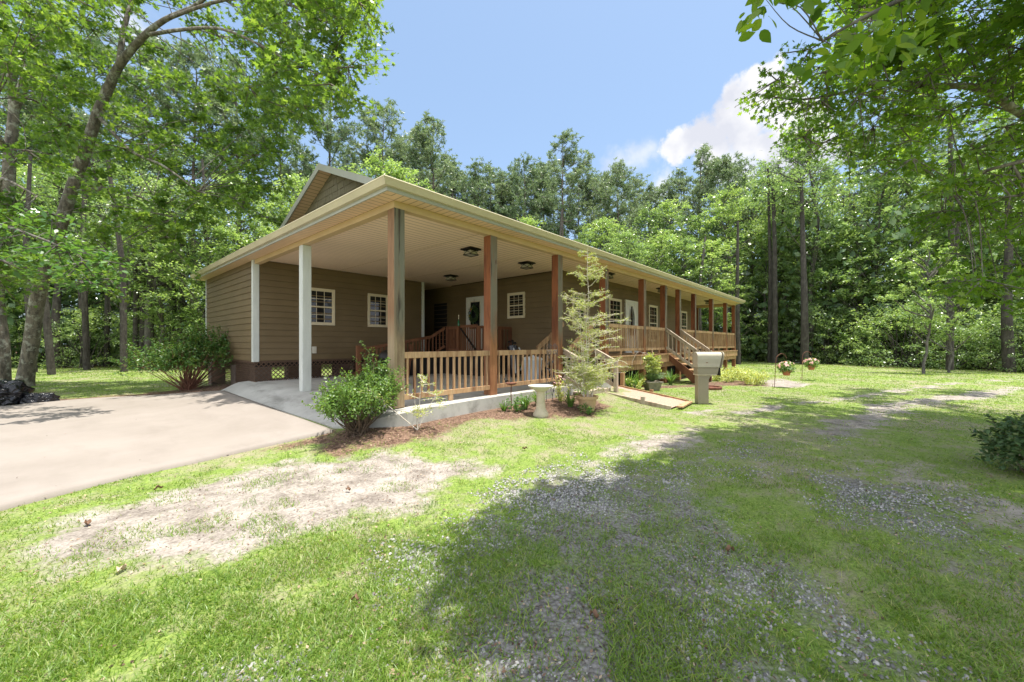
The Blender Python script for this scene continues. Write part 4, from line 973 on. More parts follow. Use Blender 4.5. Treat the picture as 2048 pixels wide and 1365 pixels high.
edg(t2, Rp[0], Rp[1], M['deckwood']); q = Vector(Rp[0]).lerp(Vector(Rp[1]), .55)-Vector(t2.location); MB().box(q.x+.02, q.x+.07, q.y-.05, q.y+.04, 0, .21).build('stake', M['deckwood'], t2)
t3 = thing('path_edging', 'loose tan board lying flat across the end of the gravel path', 'edging board', (5.85, -2.42, 0), 'boards edging the gravel path')
MB().beam((-.5, -.03, .05), (.5, .08, .045), .13, .035).build('board', M['rail'], t3, bevel=.003)
t = thing('edging_post', 'short upright square brown post at the corner of the gravel path', 'wood post', (7.2, -.24, 0)); MB().box(-.05, .05, -.05, .05, 0, .58).build('post', M['deckwood'], t, bevel=.004)
# pale pot by the steps
t = lathe_thing('garden_pot', 'small pale round pot tucked under the deck beside the gravel path', 'pot', 8.3, .12, [(.14, 0), (.17, .03), (.2, .22), (.215, .24), (.215, .26), (.18, .26)], M['castwhite'])
# fire ring
t = thing('rusty_ring', 'low rusty iron ring lying in the lawn just left of the mailbox', 'fire ring', (10.1, -1.75, 0)); MB().lathe([(.34, 0), (.35, .05), (.34, .07), (.30, .07), (.29, .03), (.05, .035)], n=28).build('ring', M['rust'], t)

# ------------------------------------------------------------ potted and planted things
def finish_leaves(name, VF_, mat, parent):
    return link(name, np_mesh(name, VF_[0], VF_[1]), mat, parent)
# tall sparse potted shrub
t = thing('potted_shrub', 'tall airy shrub with pale twigs and tiny lime leaves in a terracotta-tan pot', 'potted shrub', (3.55, -1.28, g1(3.55, -1.28)-.02))
MB().lathe([(.125, 0), (.14, .01), (.175, .2), (.185, .24), (.215, .245), (.222, .30), (.19, .30), (.185, .25), (.05, .26)], n=32).build('pot', M['terracotta'], t, smooth=True)
rg = np.random.default_rng(21); T = Tubes(); LP = []; LA = []
def grow_branch(p0, ang, ln, rise, r0, twigs):
    d = np.array([math.cos(ang), math.sin(ang), rise]); pts = [np.array(p0, float)]
    for i in range(5):
        d = d+rg.normal(0, .12, 3); d[2] = d[2]*.8+rise*.1; pts.append(pts[-1]+d/np.linalg.norm(d)*ln/5)
    pts = np.array(pts); T.add(pts, np.linspace(r0*1.25, .0028, len(pts)), 4)
    for k in range(twigs):
        q = rg.uniform(.2, 1); b = pts[0]+(pts[-1]-pts[0])*q; i = int(q*4.99); b = pts[i]+(pts[i+1]-pts[i])*(q*5-i if i < 5 else 0)
        a2 = ang+rg.normal(0, .9); l2 = ln*.28*rg.uniform(.4, 1); e = b+np.array([math.cos(a2), math.sin(a2), rg.normal(.15, .35)])*l2
        T.add([b, (b+e)/2+rg.normal(0, .01, 3), e], [.004, .003, .002], 3)
        for s_ in np.linspace(.2, 1, 5):
            c = b+(e-b)*s_
            for _ in range(3): LP.append(c+rg.normal(0, .016, 3)); LA.append(rg.normal(size=3)+[0, 0, .3])
    for s_ in np.linspace(.3, 1, 9):
        i = min(4, int(s_*5)); LP.append(pts[i]+rg.normal(0, .012, 3)); LA.append(rg.normal(size=3))
main = smooth_path([(0, 0, .27), (.02, 0, .9), (-.02, .01, 1.6), (.03, -.01, 2.3), (.0, 0, 2.75), (.02, 0, 3.25)], 4); T.add(main, np.linspace(.016, .003, len(main)), 6)
for (x, y, h, dx) in ((.06, .05, 2.25, .15), (-.08, .02, 2.0, -.2), (.1, -.05, 1.6, .28), (-.05, -.08, 1.3, -.33), (.0, .09, 1.2, .1), (.12, .0, 1.0, .5), (-.12, .0, 1.0, -.5)):
    T.add(smooth_path([(x, y, .27), (x+dx*.4, y, h*.5), (x+dx, y+rg.normal(0, .1), h)], 4), np.linspace(.010, .0025, 9), 5)
    for k in range(int(h*6)):
        q = rg.uniform(.15, 1); grow_branch((x+dx*q, y, .27+(h-.27)*q), rg.uniform(0, 6.28), rg.uniform(.25, .45), .15, .005, 5)
for k in range(84):
    z = rg.uniform(.6, 3.15); L_ = .62*(1-abs(z-1.5)/1.9)+.12; grow_branch((0, 0, z), rg.uniform(0, 6.28), L_*rg.uniform(.6, 1.15), rg.uniform(.1, .45), .005, 8)
for k in range(44):
    z = rg.uniform(.35, .85); grow_branch((rg.normal(0, .08), rg.normal(0, .08), z), rg.uniform(0, 6.28), rg.uniform(.35, .62), .3, .005, 9)
link('branches', T.mesh('branches'), M['twig_pale'], t)
n = len(LP); LP_ = np.array(LP); LA_ = np.array(LA); NRm = rg.normal(size=(n, 3)); NRm[:, 2] += .6
finish_leaves('foliage', leaves(LP_, NRm, LA_, rg.uniform(.014, .030, n), 'oval'), M['leaf_lime'], t)

def dome_shrub(t, domes, nleaf, size, shape, mat, stems=40, twigmat='twig', seed=1, shoots=0, inner=.35, upn=.5):
    """leaf shell over several ellipsoid domes (cx,cy,cz,rx,ry,rz), stems fan up from the base"""
    rg = np.random.default_rng(seed); P = []; N_ = []
    vol = np.array([d[3]*d[4]*d[5] for d in domes]); vol = vol/vol.sum()
    for d, f in zip(domes, vol):
        k = int(nleaf*f); u = rg.normal(size=(k, 3)); u /= np.linalg.norm(u, axis=1)[:, None]; u[:, 2] = np.where(u[:, 2] < -.35, -u[:, 2], u[:, 2])
        lump = 1+.16*(fbm(u[:, 0]*2+seed, u[:, 1]*2+u[:, 2], 1.6, seed)-.5)*2+.1*np.sin(u[:, 0]*9+seed)*np.cos(u[:, 1]*8+u[:, 2]*7)
        r = lump*(1-inner*rg.random(k)**1.6); P.append(np.array(d[:3])+u*r[:, None]*np.array(d[3:])); N_.append(u)
    P = np.concatenate(P); N_ = np.concatenate(N_); T = Tubes(); E = []
    for k in range(stems):
        e = P[rg.integers(len(P))]*.93; b = np.array([rg.normal(0, .06), rg.normal(0, .06), 0]); mpt = (b+e)/2+np.array([0, 0, -.05*abs(e[0])])+rg.normal(0, .03, 3)
        T.add(smooth_path([b, mpt, e], 3), np.linspace(.012, .003, 7), 4)
    SP = []; SA = []
    for k in range(shoots):
        i = rg.integers(len(P)); b = P[i]; 
        if b[2] < .3: continue
        d = N_[i]*.8+np.array([0, 0, .9])+rg.normal(0, .2, 3); d /= np.linalg.norm(d); L_ = rg.uniform(.12, .3)*(1+size*2); e = b+d*L_; T.add([b-d*.1, b, e], [.004, .003, .0015], 3)
        for s_ in np.linspace(.1, 1, 9):
            for _ in range(3): SP.append(b+(e-b)*s_+rg.normal(0, size*.25, 3)); SA.append(d+rg.normal(0, .7, 3))
    if SP: P = np.concatenate([P, SP]); N_ = np.concatenate([N_, np.array(SA)*.2])
    n = len(P); NR = N_*.5+rg.normal(size=(n, 3))*.6; NR[:, 2] += upn; AX = N_+rg.normal(size=(n, 3))*.8
    link('stems', T.mesh('stems'), M[twigmat], t)
    link('foliage', np_mesh('foliage', *leaves(P, NR, AX, size*rg.uniform(.6, 1.25, n), shape)), M[mat], t)
t = thing('azalea_bush', 'bushy glossy green shrub with one tall shoot, by the driveway corner', 'shrub', (-.62, -.1, g1(-.62, -.1)-.03))
t.scale = (.9, .9, .84)
dome_shrub(t, [(0, 0, .55, .62, .55, .30), (-.05, .05, .36, .42, .4, .2), (.34, .10, .68, .38, .36, .32), (-.38, -.22, .5, .33, .28, .26), (.40, .14, .98, .18, .17, .24), (.30, .10, 1.25, .07, .07, .2)], 8500, .044, 'oval', 'leaf_azalea', 120, 'twig', seed=5, shoots=260, inner=.6)
# thin sapling by the kerb
t = thing('bare_sapling', 'thin nearly leafless twiggy sapling beside the slab edge', 'sapling', (0.0, -.61, g1(0, -.61)-.02))
T = Tubes(); LP = []; LA = []; rg = np.random.default_rng(31)
for (dx, dy, h, r) in ((.1, .05, .72, .007), (-.62, .25, .62, .009), (.25, -.1, .5, .005), (.02, .1, .45, .005)):
    pts = smooth_path([(0, 0, 0), (dx*.5, dy*.5, h*.5), (dx, dy, h)], 4); T.add(pts, np.linspace(r, .002, len(pts)), 5)
    for k in range(9): q = rg.uniform(.35, 1); grow_branch((dx*q, dy*q, h*q), rg.uniform(0, 6.28), rg.uniform(.1, .28), .3, .003, 3)
link('stems', T.mesh('stems'), M['twig_pale'], t); n = len(LP); keep = rg.random(n) < .4; LP_ = np.array(LP)[keep]; LA_ = np.array(LA)[keep]; n = len(LP_)
NRm = rg.normal(size=(n, 3)); NRm[:, 2] += .6; finish_leaves('foliage', leaves(LP_, NRm, LA_, rg.uniform(.018, .04, n), 'oval'), M['leaf_lime'], t)
# nandina-like shrub beyond the drive
t = thing('corner_shrub', 'loose open shrub with long shoots and reddish tips at the left end of the house', 'shrub', (-.95, 9.1, g1(-.9, 9.1)-.05))
dome_shrub(t, [(0, 0, .8, 1.35, 1.2, .55), (.7, .2, 1.15, .75, .7, .55), (-.6, 0, .65, .8, .7, .45), (.1, .1, 1.3, .5, .5, .4)], 4000, .065, 'oval', 'leaf_nandina', 110, 'twig_red', seed=8, shoots=420, inner=.95, upn=.9)
# dark broadleaf shrub at the right edge
t = thing('winterberry_bush', 'dark glossy shrub with bronze-tipped leaves at the right edge of the lawn', 'shrub', (3.6, -6.95, -.1)); t.scale = (.95, .95, .82)
dome_shrub(t, [(0, 0, .45, .55, .55, .38), (-.15, .15, .3, .45, .42, .25), (.1, -.1, .6, .4, .4, .3)], 5200, .062, 'oval', 'leaf_winter', 60, seed=12, shoots=60, inner=.6)

def strap_plant(name, label, x, y, n, h, wid, mat='strap', seed=0, group=None, arch=.9, z=None, parent=None):
    rg = np.random.default_rng(seed+100); z = g1(x, y)-.01 if z is None else z; t = parent or thing(name, label, 'plant', (x, y, z), group); V = []; F = []; b = 0
    for i in range(n):
        a = rg.uniform(0, 6.28); L_ = h*rg.uniform(.6, 1.2); lean = rg.uniform(.15, arch); r = rg.uniform(0, .05); c = np.array([math.cos(a), math.sin(a), 0]); s_ = np.array([-c[1], c[0], 0]); k = 6
        for j in range(k+1):
            q = j/k; p = c*(r+L_*lean*q**1.5)+np.array([0, 0, L_*(q-.55*lean*q**2.6)]); w_ = wid*(1-q**2)*.5+.0008
            V += [p-s_*w_, p+s_*w_+np.array([0, 0, .002])]
        F += [(b+2*j, b+2*j+1, b+2*j+3, b+2*j+2) for j in range(k)]; b += 2*(k+1)
    link('leaf_clump', np_mesh('leaf_clump', np.array(V), np.array(F)), M[mat], t); return t
def leafy_plant(name, label, x, y, h, r, n, size, mat='leaf_dog', seed=0, group=None, shape='oval', z=None, flowers=None):
    rg = np.random.default_rng(seed+300); t = thing(name, label, 'plant', (x, y, g1(x, y)-.01 if z is None else z), group); T = Tubes(); P = []; A = []
    ns = max(5, n//45)
    for k in range(ns):
        a = rg.uniform(0, 6.28); rr = r*math.sqrt(rg.random()); e = np.array([math.cos(a)*rr, math.sin(a)*rr, h*rg.uniform(.6, 1.05)]); b = e*np.array([.45, .45, 0]); pts = smooth_path([b, (b+e)/2+rg.normal(0, .02, 3), e], 3); T.add(pts, np.linspace(.005, .002, len(pts)), 4)
        for j in range(n//ns): q = rg.uniform(.15, 1.0); i = min(len(pts)-1, int(q*len(pts))); P.append(pts[i]+rg.normal(0, size*.5, 3)); A.append(rg.normal(size=3)+[0, 0, .2])
    link('stems', T.mesh('stems'), M['strap'], t); P = np.array(P); P[:, 2] = np.maximum(P[:, 2], .01); NR = rg.normal(size=(len(P), 3))*.6; NR[:, 2] += .9
    link('foliage', np_mesh('foliage', *leaves(P, NR, np.array(A), size*rg.uniform(.6, 1.3, len(P)), shape)), M[mat], t)
    if flowers:
        k = flowers; a = rg.uniform(0, 6.28, k); rr = r*np.sqrt(rg.random(k)); C_ = np.column_stack([np.cos(a)*rr, np.sin(a)*rr, h*rg.uniform(.7, 1.15, k)]); C5 = np.repeat(C_, 5, 0); a5 = np.tile(np.arange(5)*1.257, k)
        link('flower', np_mesh('flower', *leaves(C5, np.column_stack([np.cos(a5)*.3, np.sin(a5)*.3-.4, np.ones(5*k)*.7]), np.column_stack([np.cos(a5), np.sin(a5), np.zeros(5*k)]), np.full(5*k, .05), 'round')), M['petal_pink'], t)
    return t
GB = 'leafy plants along the carport kerb'
strap_plant('lily_clump', 'clump of arching lily leaves left of the bird bath pedestal', 2.42, -.62, 60, .34, .022, seed=1, group=GB)
strap_plant('lily_clump', 'clump of strap leaves directly behind the bird bath', 2.9, -.55, 70, .36, .024, seed=2, group=GB)
strap_plant('lily_clump', 'yellow-tipped lily clump between the bird bath and the potted shrub', 3.45, -.95, 60, .34, .024, seed=3, group=GB)
strap_plant('lily_clump', 'low clump of thin leaves at the foot of the slab near the second post', 1.95, -.5, 40, .22, .016, seed=4, group=GB)
leafy_plant('garden_flower', 'leafy plant with small pale flowers beside the iron trellis', 3.72, -.6, .5, .22, 380, .05, 'leaf_lime', 1, GB, flowers=8)
leafy_plant('garden_herb', 'fresh green leafy plant under the rusty dish feeder', 2.15, -.62, .24, .24, 300, .05, 'leaf_dog', 2, GB)
leafy_plant('garden_herb', 'low green plant at the foot of the potted shrub', 3.3, -1.45, .16, .18, 150, .05, 'leaf_dog', 3, GB)
leafy_plant('garden_herb', 'mixed low greenery behind the potted shrub by the steps', 4.3, -.8, .34, .35, 420, .05, 'leaf_azalea', 4, GB)
GD = 'plants in the bed below the porch deck'
strap_plant('lily_clump', 'arching lily clump beside the upright path post', 7.75, -.2, 60, .62, .03, seed=5, group=GD)
strap_plant('lily_clump', 'large strap-leaved clump left of the square urn', 8.2, -.28, 60, .6, .03, seed=6, group=GD)
strap_plant('lily_clump', 'strap-leaved clump at the foot of the porch stairs', 10.6, -.35, 50, .6, .04, seed=7, group=GD)
leafy_plant('garden_herb', 'low pale greenery under the deck edge near the path', 7.6, -.45, .3, .35, 350, .05, 'leaf_lime', 7, GD)
leafy_plant('garden_herb', 'pale weedy greenery right of the porch stair foot', 12.9, -1.55, .45, .5, 600, .06, 'leaf_lime', 8, GD)
for i, (x, y, lb) in enumerate(((13.4, -2.2, 'pale bushy bedding plants just right of the mailbox'), (14.3, -1.7, 'yellow-green bedding clump in front of the far railing'), (12.6, -2.5, 'low yellow-green clump at the end of the planted bed'), (13.4, -1.2, 'pale green bedding clump beneath the deck'), (15.4, -1.2, 'farthest yellow-green clump in the bed by the deck end'))):
    leafy_plant('garden_herb', lb, x, y, .42, .6, 900, .07, 'leaf_lime', 20+i, GD)
# square mossy urn with a tall mixed planting
t = thing('planter_urn', 'square mossy stone urn with grassy foliage and drooping seed stems on the lawn', 'planter', (8.36, -.62, -.02))
mb = MB(); s0, s1 = .15, .235
prof_ = [(.15, 0), (.165, .03), (.22, .24), (.225, .25), (.26, .255), (.262, .30), (.22, .30), (.2, .26)]
mb.lathe([(r*1.35, z) for r, z in prof_], n=4); o = mb.build('urn', M['mossy'], t, bevel=.01); o.rotation_euler.z = R(45-42)
MB().lathe([(.26, .262), (.05, .27)], n=4).build('soil', M['soilm'], t).rotation_euler.z = R(3)
strap_plant('x', 'x', 0, 0, 420, .42, .005, 'bluegrass', 9, parent=t, arch=1.1)
for ch in t.children:
    if ch.name.startswith('leaf_clump'): ch.location.z = .26
T = Tubes(); rg = np.random.default_rng(5); LP = []; LA = []
for (pts) in (((0, 0, .28), (-.1, .1, 1.0), (-.28, .3, 1.18), (-.42, .42, .9), (-.44, .43, .72)), ((0, 0, .28), (.02, 0, .8), (.0, 0, 1.3)), ((0, 0, .28), (-.02, .05, 1.0), (-.18, .2, 1.15), (-.25, .25, .8))):
    T.add(smooth_path(pts, 4), .005, 4)
for k in range(60): q = rg.uniform(.3, 1.); grow_branch((rg.normal(0, .03), rg.normal(0, .03), .3+q*.75), rg.uniform(0, 6.28), .22, .3, .003, 2)
link('stems', T.mesh('stems'), M['twig_pale'], t); n = len(LP); NRm = rg.normal(size=(n, 3)); NRm[:, 2] += .6
finish_leaves('foliage', leaves(np.array(LP), NRm, np.array(LA), rg.uniform(.03, .075, n), 'oval'), M['leaf_lime'], t)

# shepherd hooks with hanging baskets
def hook(x, y, lb, lb2, h, sd_, lean):
    t = thing('shepherd_hook', lb, 'shepherd hook', (x, y, -.02), 'thin iron hooks holding flower baskets', rz=R(-48))
    MB().tube(smooth_path([(0, 0, 0), (lean*.5, 0, h*.5), (lean, 0, h-.15), (lean+.06, 0, h-.02), (lean+.17, 0, h+.04), (lean+.29, 0, h), (lean+.34, 0, h-.11)], 5), .009, 5).tube([(-.06, 0, .12), (-.06, 0, 0)], .007, 4).tube([(-.06, 0, .12), (.004, 0, .12)], .007, 4).build('pole', M['rust'], t)
    bx_ = thing('hanging_basket', lb2, 'hanging basket', (0, 0, 0), 'flower baskets on the iron hooks')
    c = Matrix.Rotation(R(-48), 3, 'Z') @ Vector((lean+.34, 0, h-.11)); bx_.location = Vector((x, y, -.02))+c+Vector((0, 0, -.55))
    MB().lathe([(.085, 0), (.09, .01), (.125, .135), (.135, .14), (.135, .165), (.11, .165), (.1, .14)], n=20).build('pot', M['terrapot'], bx_, smooth=True)
    MB().tube([(.12, 0, .16), (0, 0, .55)], .003, 3).tube([(-.06, .1, .16), (0, 0, .55)], .003, 3).tube([(-.06, -.1, .16), (0, 0, .55)], .003, 3).build('hanger', M['blackmetal'], bx_)
    rg = np.random.default_rng(sd_); n = 700; u = rg.normal(size=(n, 3)); u /= np.linalg.norm(u, axis=1)[:, None]; P = np.array([0, 0, .26])+u*np.array([.24, .24, .19])*(rg.random(n)**.4)[:, None]
    NR = u*.5+rg.normal(size=(n, 3))*.5; NR[:, 2] += .6; link('foliage', np_mesh('foliage', *leaves(P, NR, u+rg.normal(size=(n, 3))*.6, rg.uniform(.04, .08, n), 'oval')), M['leaf_azalea'], bx_)
    k = 26; u = rg.normal(size=(k, 3)); u /= np.linalg.norm(u, axis=1)[:, None]; u[:, 2] = np.abs(u[:, 2])*.9; C_ = np.array([0, 0, .26])+u*np.array([.27, .27, .22]); C5 = np.repeat(C_, 5, 0); U5 = np.repeat(u, 5, 0)
    Rn = rg.normal(size=(5*k, 3)); link('flower', np_mesh('flower', *leaves(C5, U5*1.2+Rn*.3, Rn, np.full(5*k, .055), 'round')), M['petal_pink'], bx_)
hook(11.87, -3.2, 'thin rusty shepherd hook at the left, leaning slightly, on the lawn', 'terracotta basket of pink and white flowers on the nearer, left hook', 1.06, 3, .05)
hook(15.55, -3.55, 'thin rusty shepherd hook standing farther back on the right', 'flower basket with a pale sticker on the farther, right hook', 1.08, 4, .02)

# black bin bag by the trees
t = thing('refuse_bag', 'crumpled shiny black plastic bag in a heap beside the driveway at the left edge', 'plastic bag', (-4.32, 9.55, -.02)); t.scale = (.78, .78, .95)
rg = np.random.default_rng(17); nu, nv = 110, 60; U, Vv = np.meshgrid(np.linspace(0, 2*np.pi, nu, endpoint=False), np.linspace(0, 1, nv)); 
def rid(a, b, s, sd): return np.abs(fbm(a, b, s, sd, 4)-.5)*2
rad_ = (1-Vv**3.2)**.5; X = np.cos(U)*rad_; Y = np.sin(U)*rad_; Z = Vv
bmp = (1-rid(X+3, Y+Z*1.3+3, 1.3, 3)*1.6)*.5+(1-rid(X*1.2+9, Y-Z*1.2+5, 2.6, 9)*1.7)*.28+(1-rid(X*1.5+2, Y*1.3+Z*2+5, 5, 5)*1.7)*.10
V = np.stack([X*.56*(.8+bmp*.6), Y*.5*(.8+bmp*.6), Z*.6*(.75+.45*bmp)+.02], -1).reshape(-1, 3)
idx = np.arange(nu*nv).reshape(nv, nu); F = np.stack([idx[:-1], np.roll(idx, -1, 1)[:-1], np.roll(idx, -1, 1)[1:], idx[1:]], -1).reshape(-1, 4)
link('bag_heap', np_mesh('bag_heap', V, F), M['bag'], t)
V2 = V*np.array([.62, .38, .42])+np.array([.78, -.35, 0]); link('bag_flap', np_mesh('bag_flap', V2, F), M['bag'], t)

# fallen leaves and a stick of bark
fl = None
for i, (x, y, mt, s_, lb) in enumerate(((-3.17, -2.04, 'deadleaf_pale', .10, 'pale curled dead leaf on the grass in the near left corner'), (-2.79, -.37, 'deadleaf', .09, 'orange-brown dead leaf on the sand just below the driveway'), (-2.36, -3.38, 'deadleaf', .06, 'small brown dead leaf at the edge of the shade, near foreground'), (-1.62, -4.42, 'deadleaf', .08, 'brown dead leaf among the foreground gravel'),
        (.61, -2.11, 'deadleaf', .09, 'brown dead leaf at the right end of the sandy patch'), (-3.28, -.98, 'deadleaf', .1, 'dark dead leaf on sand near the left edge of the photo'), (-1.61, -1.79, 'deadleaf', .08, 'rust-brown dead leaf in the middle of the sandy patch'), (-.44, -4.77, 'deadleaf', .09, 'brown dead leaf in the shaded grass, lower right'))):
    t = thing('fallen_leaf', lb, 'dead leaf', (x, y, g1(x, y)+.015), 'dead leaves scattered on the ground'); k = 7; V = []
    for a in range(k):
        for b in range(5):
            u_ = a/(k-1)-.5; v_ = (b/4-.5); wv = math.sin((u_+.5)*math.pi)**.7*.5; V.append((u_*s_*.8, v_*wv*s_*.8, abs(v_)*s_*.5*math.cos(u_*2)+.01*math.sin(u_*9+i)))
    F = [(a*5+b, (a+1)*5+b, (a+1)*5+b+1, a*5+b+1) for a in range(k-1) for b in range(4)]
    link('blade', np_mesh('blade', np.array(V), np.array(F), True), M[mt], t); t.rotation_euler = (random.uniform(-.3, .3), random.uniform(-.2, .2), random.uniform(0, 6))
# ------------------------------------------------------------ grass, gravel
def blocked(x, y):
    house_ = (x > -.1) & (x < UP+.1) & (y > -.30) & (y < VK+.3)
    slab_ = (x > -.75) & (y > -.42+.95*np.clip(-x/.7, 0, 1)**1.6) & (y < 7.3) & (x < 6.7)
    nearv = np.interp(x, near[:, 0], near[:, 1]); farv = np.interp(x, far[:, 0], far[:, 1])
    drive_ = (x < -.5) & (y > nearv-.0) & (y < farv+.03)
    pth = sdf(x, y, [(5.72, -.2), (5.17, -2.4), (6.45, -2.4), (7.25, .1)]) < 0
    return house_ | slab_ | drive_ | pth
def make_grass(n, seed=3):
    rg = np.random.default_rng(seed)
    r = 1.3*(42/1.3)**(rg.random(n)**.92); a = rg.uniform(R(-66), R(64), n)
    a0 = math.atan2(.663, .7486)
    x = CAM[0]+r*np.cos(a0-a); y = CAM[1]+r*np.sin(a0-a)
    sa, gr, mu, wd = masks(x, y); cover = (fbm(x, y, 3.2, 61)*.5+fbm(x, y, .8, 62)*.5)
    p = np.clip((cover-.455)*6.5+.40+np.clip(r-5, 0, 6)*.09, .22, 1)*(1-np.clip(sa*1.2, 0, .975))*(1-np.clip(gr*1.0, 0, .78))*(1-np.clip(mu*1.15, 0, .96))*(1-wd)
    # tufts spread onto the sand
    tuft = fbm(x, y, 2.6, 77) > .62; p = np.where(tuft & ((sa > .3) | (gr > .3)), np.maximum(p, .5), p)
    k = (rg.random(n) < p) & ~blocked(x, y); x, y, r = x[k], y[k], r[k]; sa = sa[k]; m = len(x)
    # lean and clumping
    x = x+rg.normal(0, .01, m); y = y+rg.normal(0, .01, m); z = G(x, y)+(fbm(x, y, .6, 3)-.5)*.05-.014
    nr = np.clip(1.8-r*.13, 1, 1.5); hgt = nr*rg.uniform(.006, .025, m)*(1+.9*(fbm(x, y, 1.3, 88)-.35))*(1+np.clip(r-6, 0, 30)*.03); wdt = np.maximum(.0034*nr, .00105*r)*rg.uniform(.7, 1.4, m)
    az = rg.uniform(0, 2*np.pi, m); ln = rg.uniform(.3, 2.2, m)*hgt; fa = rg.uniform(0, np.pi, m)
    S_ = np.stack([np.cos(fa), np.sin(fa), np.zeros(m)], 1)*(wdt/2)[:, None]; B = np.stack([x, y, z], 1)
    T_ = B+np.stack([np.cos(az)*ln, np.sin(az)*ln, hgt], 1); Mi = B+np.stack([np.cos(az)*ln*.35, np.sin(az)*ln*.35, hgt*.62], 1)
    nearm = r < 6.5
    b1 = B[nearm]; s1 = S_[nearm]; V1 = np.stack([b1-s1, b1+s1, Mi[nearm]+s1*.7, Mi[nearm]-s1*.7, T_[nearm]], 1).reshape(-1, 3); i1 = np.arange(len(b1))[:, None]*5
    b2 = B[~nearm]; s2 = S_[~nearm]; V2 = np.stack([b2-s2, b2+s2, T_[~nearm]], 1).reshape(-1, 3); i2 = len(V1)+np.arange(len(b2))[:, None]*3
    return np_mesh('lawn_grass', np.concatenate([V1, V2]), [i1+np.array([0, 1, 2, 3]), np.concatenate([i1+np.array([3, 2, 4]), i2+np.array([0, 1, 2])])])
gme = make_grass(850000)
tag(link('grass', gme, M['grass']), 'short patchy green grass covering the lawn and lane', 'grass', kind='stuff')
# taller weeds
rg = np.random.default_rng(8); V = []; F = []; b = 0
for (x, y) in [(-1.7, -.89), (-1.43, -.75), (-2.06, -1.11), (-2.23, -.6), (-1.29, -2.61), (-.59, -3.05), (-1.27, -3.88), (-1.2, -3.42), (-1.72, -1.2), (-2.32, -1.44), (-1.75, -.45), (-1.9, -3.9), (-1.5, -4.3), (.2, -1.9), (-.9, -1.6), (-1.2, -1.4), (2.2, -5.9), (3, -6.1), (1.4, -5.5), (-1.35, .1), (-1.6, -.2)]:
    for k in range(30):
        a = rg.uniform(0, 6.28); L_ = rg.uniform(.05, .13); cx_, cy_ = x+rg.normal(0, .05), y+rg.normal(0, .05); ln = rg.uniform(.1, .9); z0 = g1(cx_, cy_)-.02; fa = rg.uniform(0, 3.14); s_ = np.array([math.cos(fa), math.sin(fa), 0])*.0028
        for j in range(4):
            q = j/3; p = np.array([cx_+math.cos(a)*L_*ln*q**1.6, cy_+math.sin(a)*L_*ln*q**1.6, z0+L_*(q-.3*q*q)]); V += [p-s_*(1-q*.9), p+s_*(1-q*.9)]
        F += [(b+2*j, b+2*j+1, b+2*j+3, b+2*j+2) for j in range(3)]; b += 8
tag(link('weeds', np_mesh('weeds', np.array(V), np.array(F)), M['strap']), 'sparse taller weed tufts growing in the sandy patches', 'weeds', kind='stuff')
# chips, crumbs and dry litter on the beds, the sand and the gravel
def litter(n=70000):
    rg = np.random.default_rng(14); r = 1.6*(16/1.6)**(rg.random(n)**.9); a = rg.uniform(R(-62), R(58), n); a0 = math.atan2(.663, .7486); x = CAM[0]+r*np.cos(a0-a); y = CAM[1]+r*np.sin(a0-a)
    sa, gr, mu, wd = masks(x, y); k = (rg.random(n) < np.clip(.06+mu*.9+sa*.16+wd*.5+gr*.1+.10*(fbm(x, y, 1.4, 31) > .55), 0, 1)) & (~blocked(x, y) | ((x < -.8) & (y > .3) & (rg.random(n) < .05)))
    x, y = x[k], y[k]; m = len(x); lift = np.where(blocked(x, y), .022, 0); NR = rg.normal(size=(m, 3))*.35; NR[:, 2] += 1
    V, F = leaves(np.column_stack([x, y, G(x, y)+lift+rg.uniform(.0, .008, m)]), NR, rg.normal(size=(m, 3))*[1, 1, .2], rg.uniform(.008, .022, m)*(1+np.hypot(x-CAM[0], y-CAM[1])*.05), 'diamond'); return np_mesh('leaf_litter', V, F)
def littermat():
    m = MT('dry_litter'); g = m.n('ShaderNodeNewGeometry'); m.base(m.ramp(g.outputs['Random Per Island'], [(0, (.05, .025, .015)), (.4, (.14, .08, .05)), (.75, (.28, .19, .125)), (1, (.45, .35, .24))])); m.rough(.8); return m.m
tag(link('leaf_litter', litter(), littermat()), 'dry brown chips and leaf crumbs over the beds and bare soil', 'leaf litter', kind='stuff')
# gravel stones
def stones():
    rg = np.random.default_rng(4); n = 170000; x = rg.uniform(-3.6, 4.5, n); y = rg.uniform(-6.6, -2.6, n); r = np.hypot(x-CAM[0], y-CAM[1])
    _, gr, _, _ = masks(x, y); k = (rg.random(n) < np.clip(gr*1.25-.12, 0, 1)*np.clip(5.2/r-.5, .1, 1)*(.25+1.1*(fbm(x, y, 2.4, 9) > .47))) & (r > .9); x, y, r = x[k], y[k], r[k]; m = len(x)
    s = rg.uniform(.005, .0145, m)*rg.uniform(.8, 1.2, m); base = np.array([(1, 0, 0), (.2, .95, .1), (-.9, .4, 0), (-.7, -.8, .05), (.4, -.9, -.05), (.45, .1, .7), (-.4, .25, .75), (-.1, -.5, .7)])
    V = base[None]*rg.uniform(.65, 1.25, (m, 8, 3)); a = rg.uniform(0, 6.28, m); c, s_ = np.cos(a)[:, None], np.sin(a)[:, None]
    X = V[..., 0]*c-V[..., 1]*s_; Y = V[..., 0]*s_+V[..., 1]*c; P = np.stack([X, Y*.8, V[..., 2]*.9], -1)*s[:, None, None]+np.stack([x, y, G(x, y)-.008], 1)[:, None]
    f = np.array([(0, 1, 5), (1, 6, 5), (1, 2, 6), (2, 3, 6), (3, 7, 6), (3, 4, 7), (4, 0, 7), (0, 5, 7), (5, 6, 7)]); F = (np.arange(m)[:, None, None]*8+f[None]).reshape(-1, 3)
    return np_mesh('gravel', P.reshape(-1, 3), F)
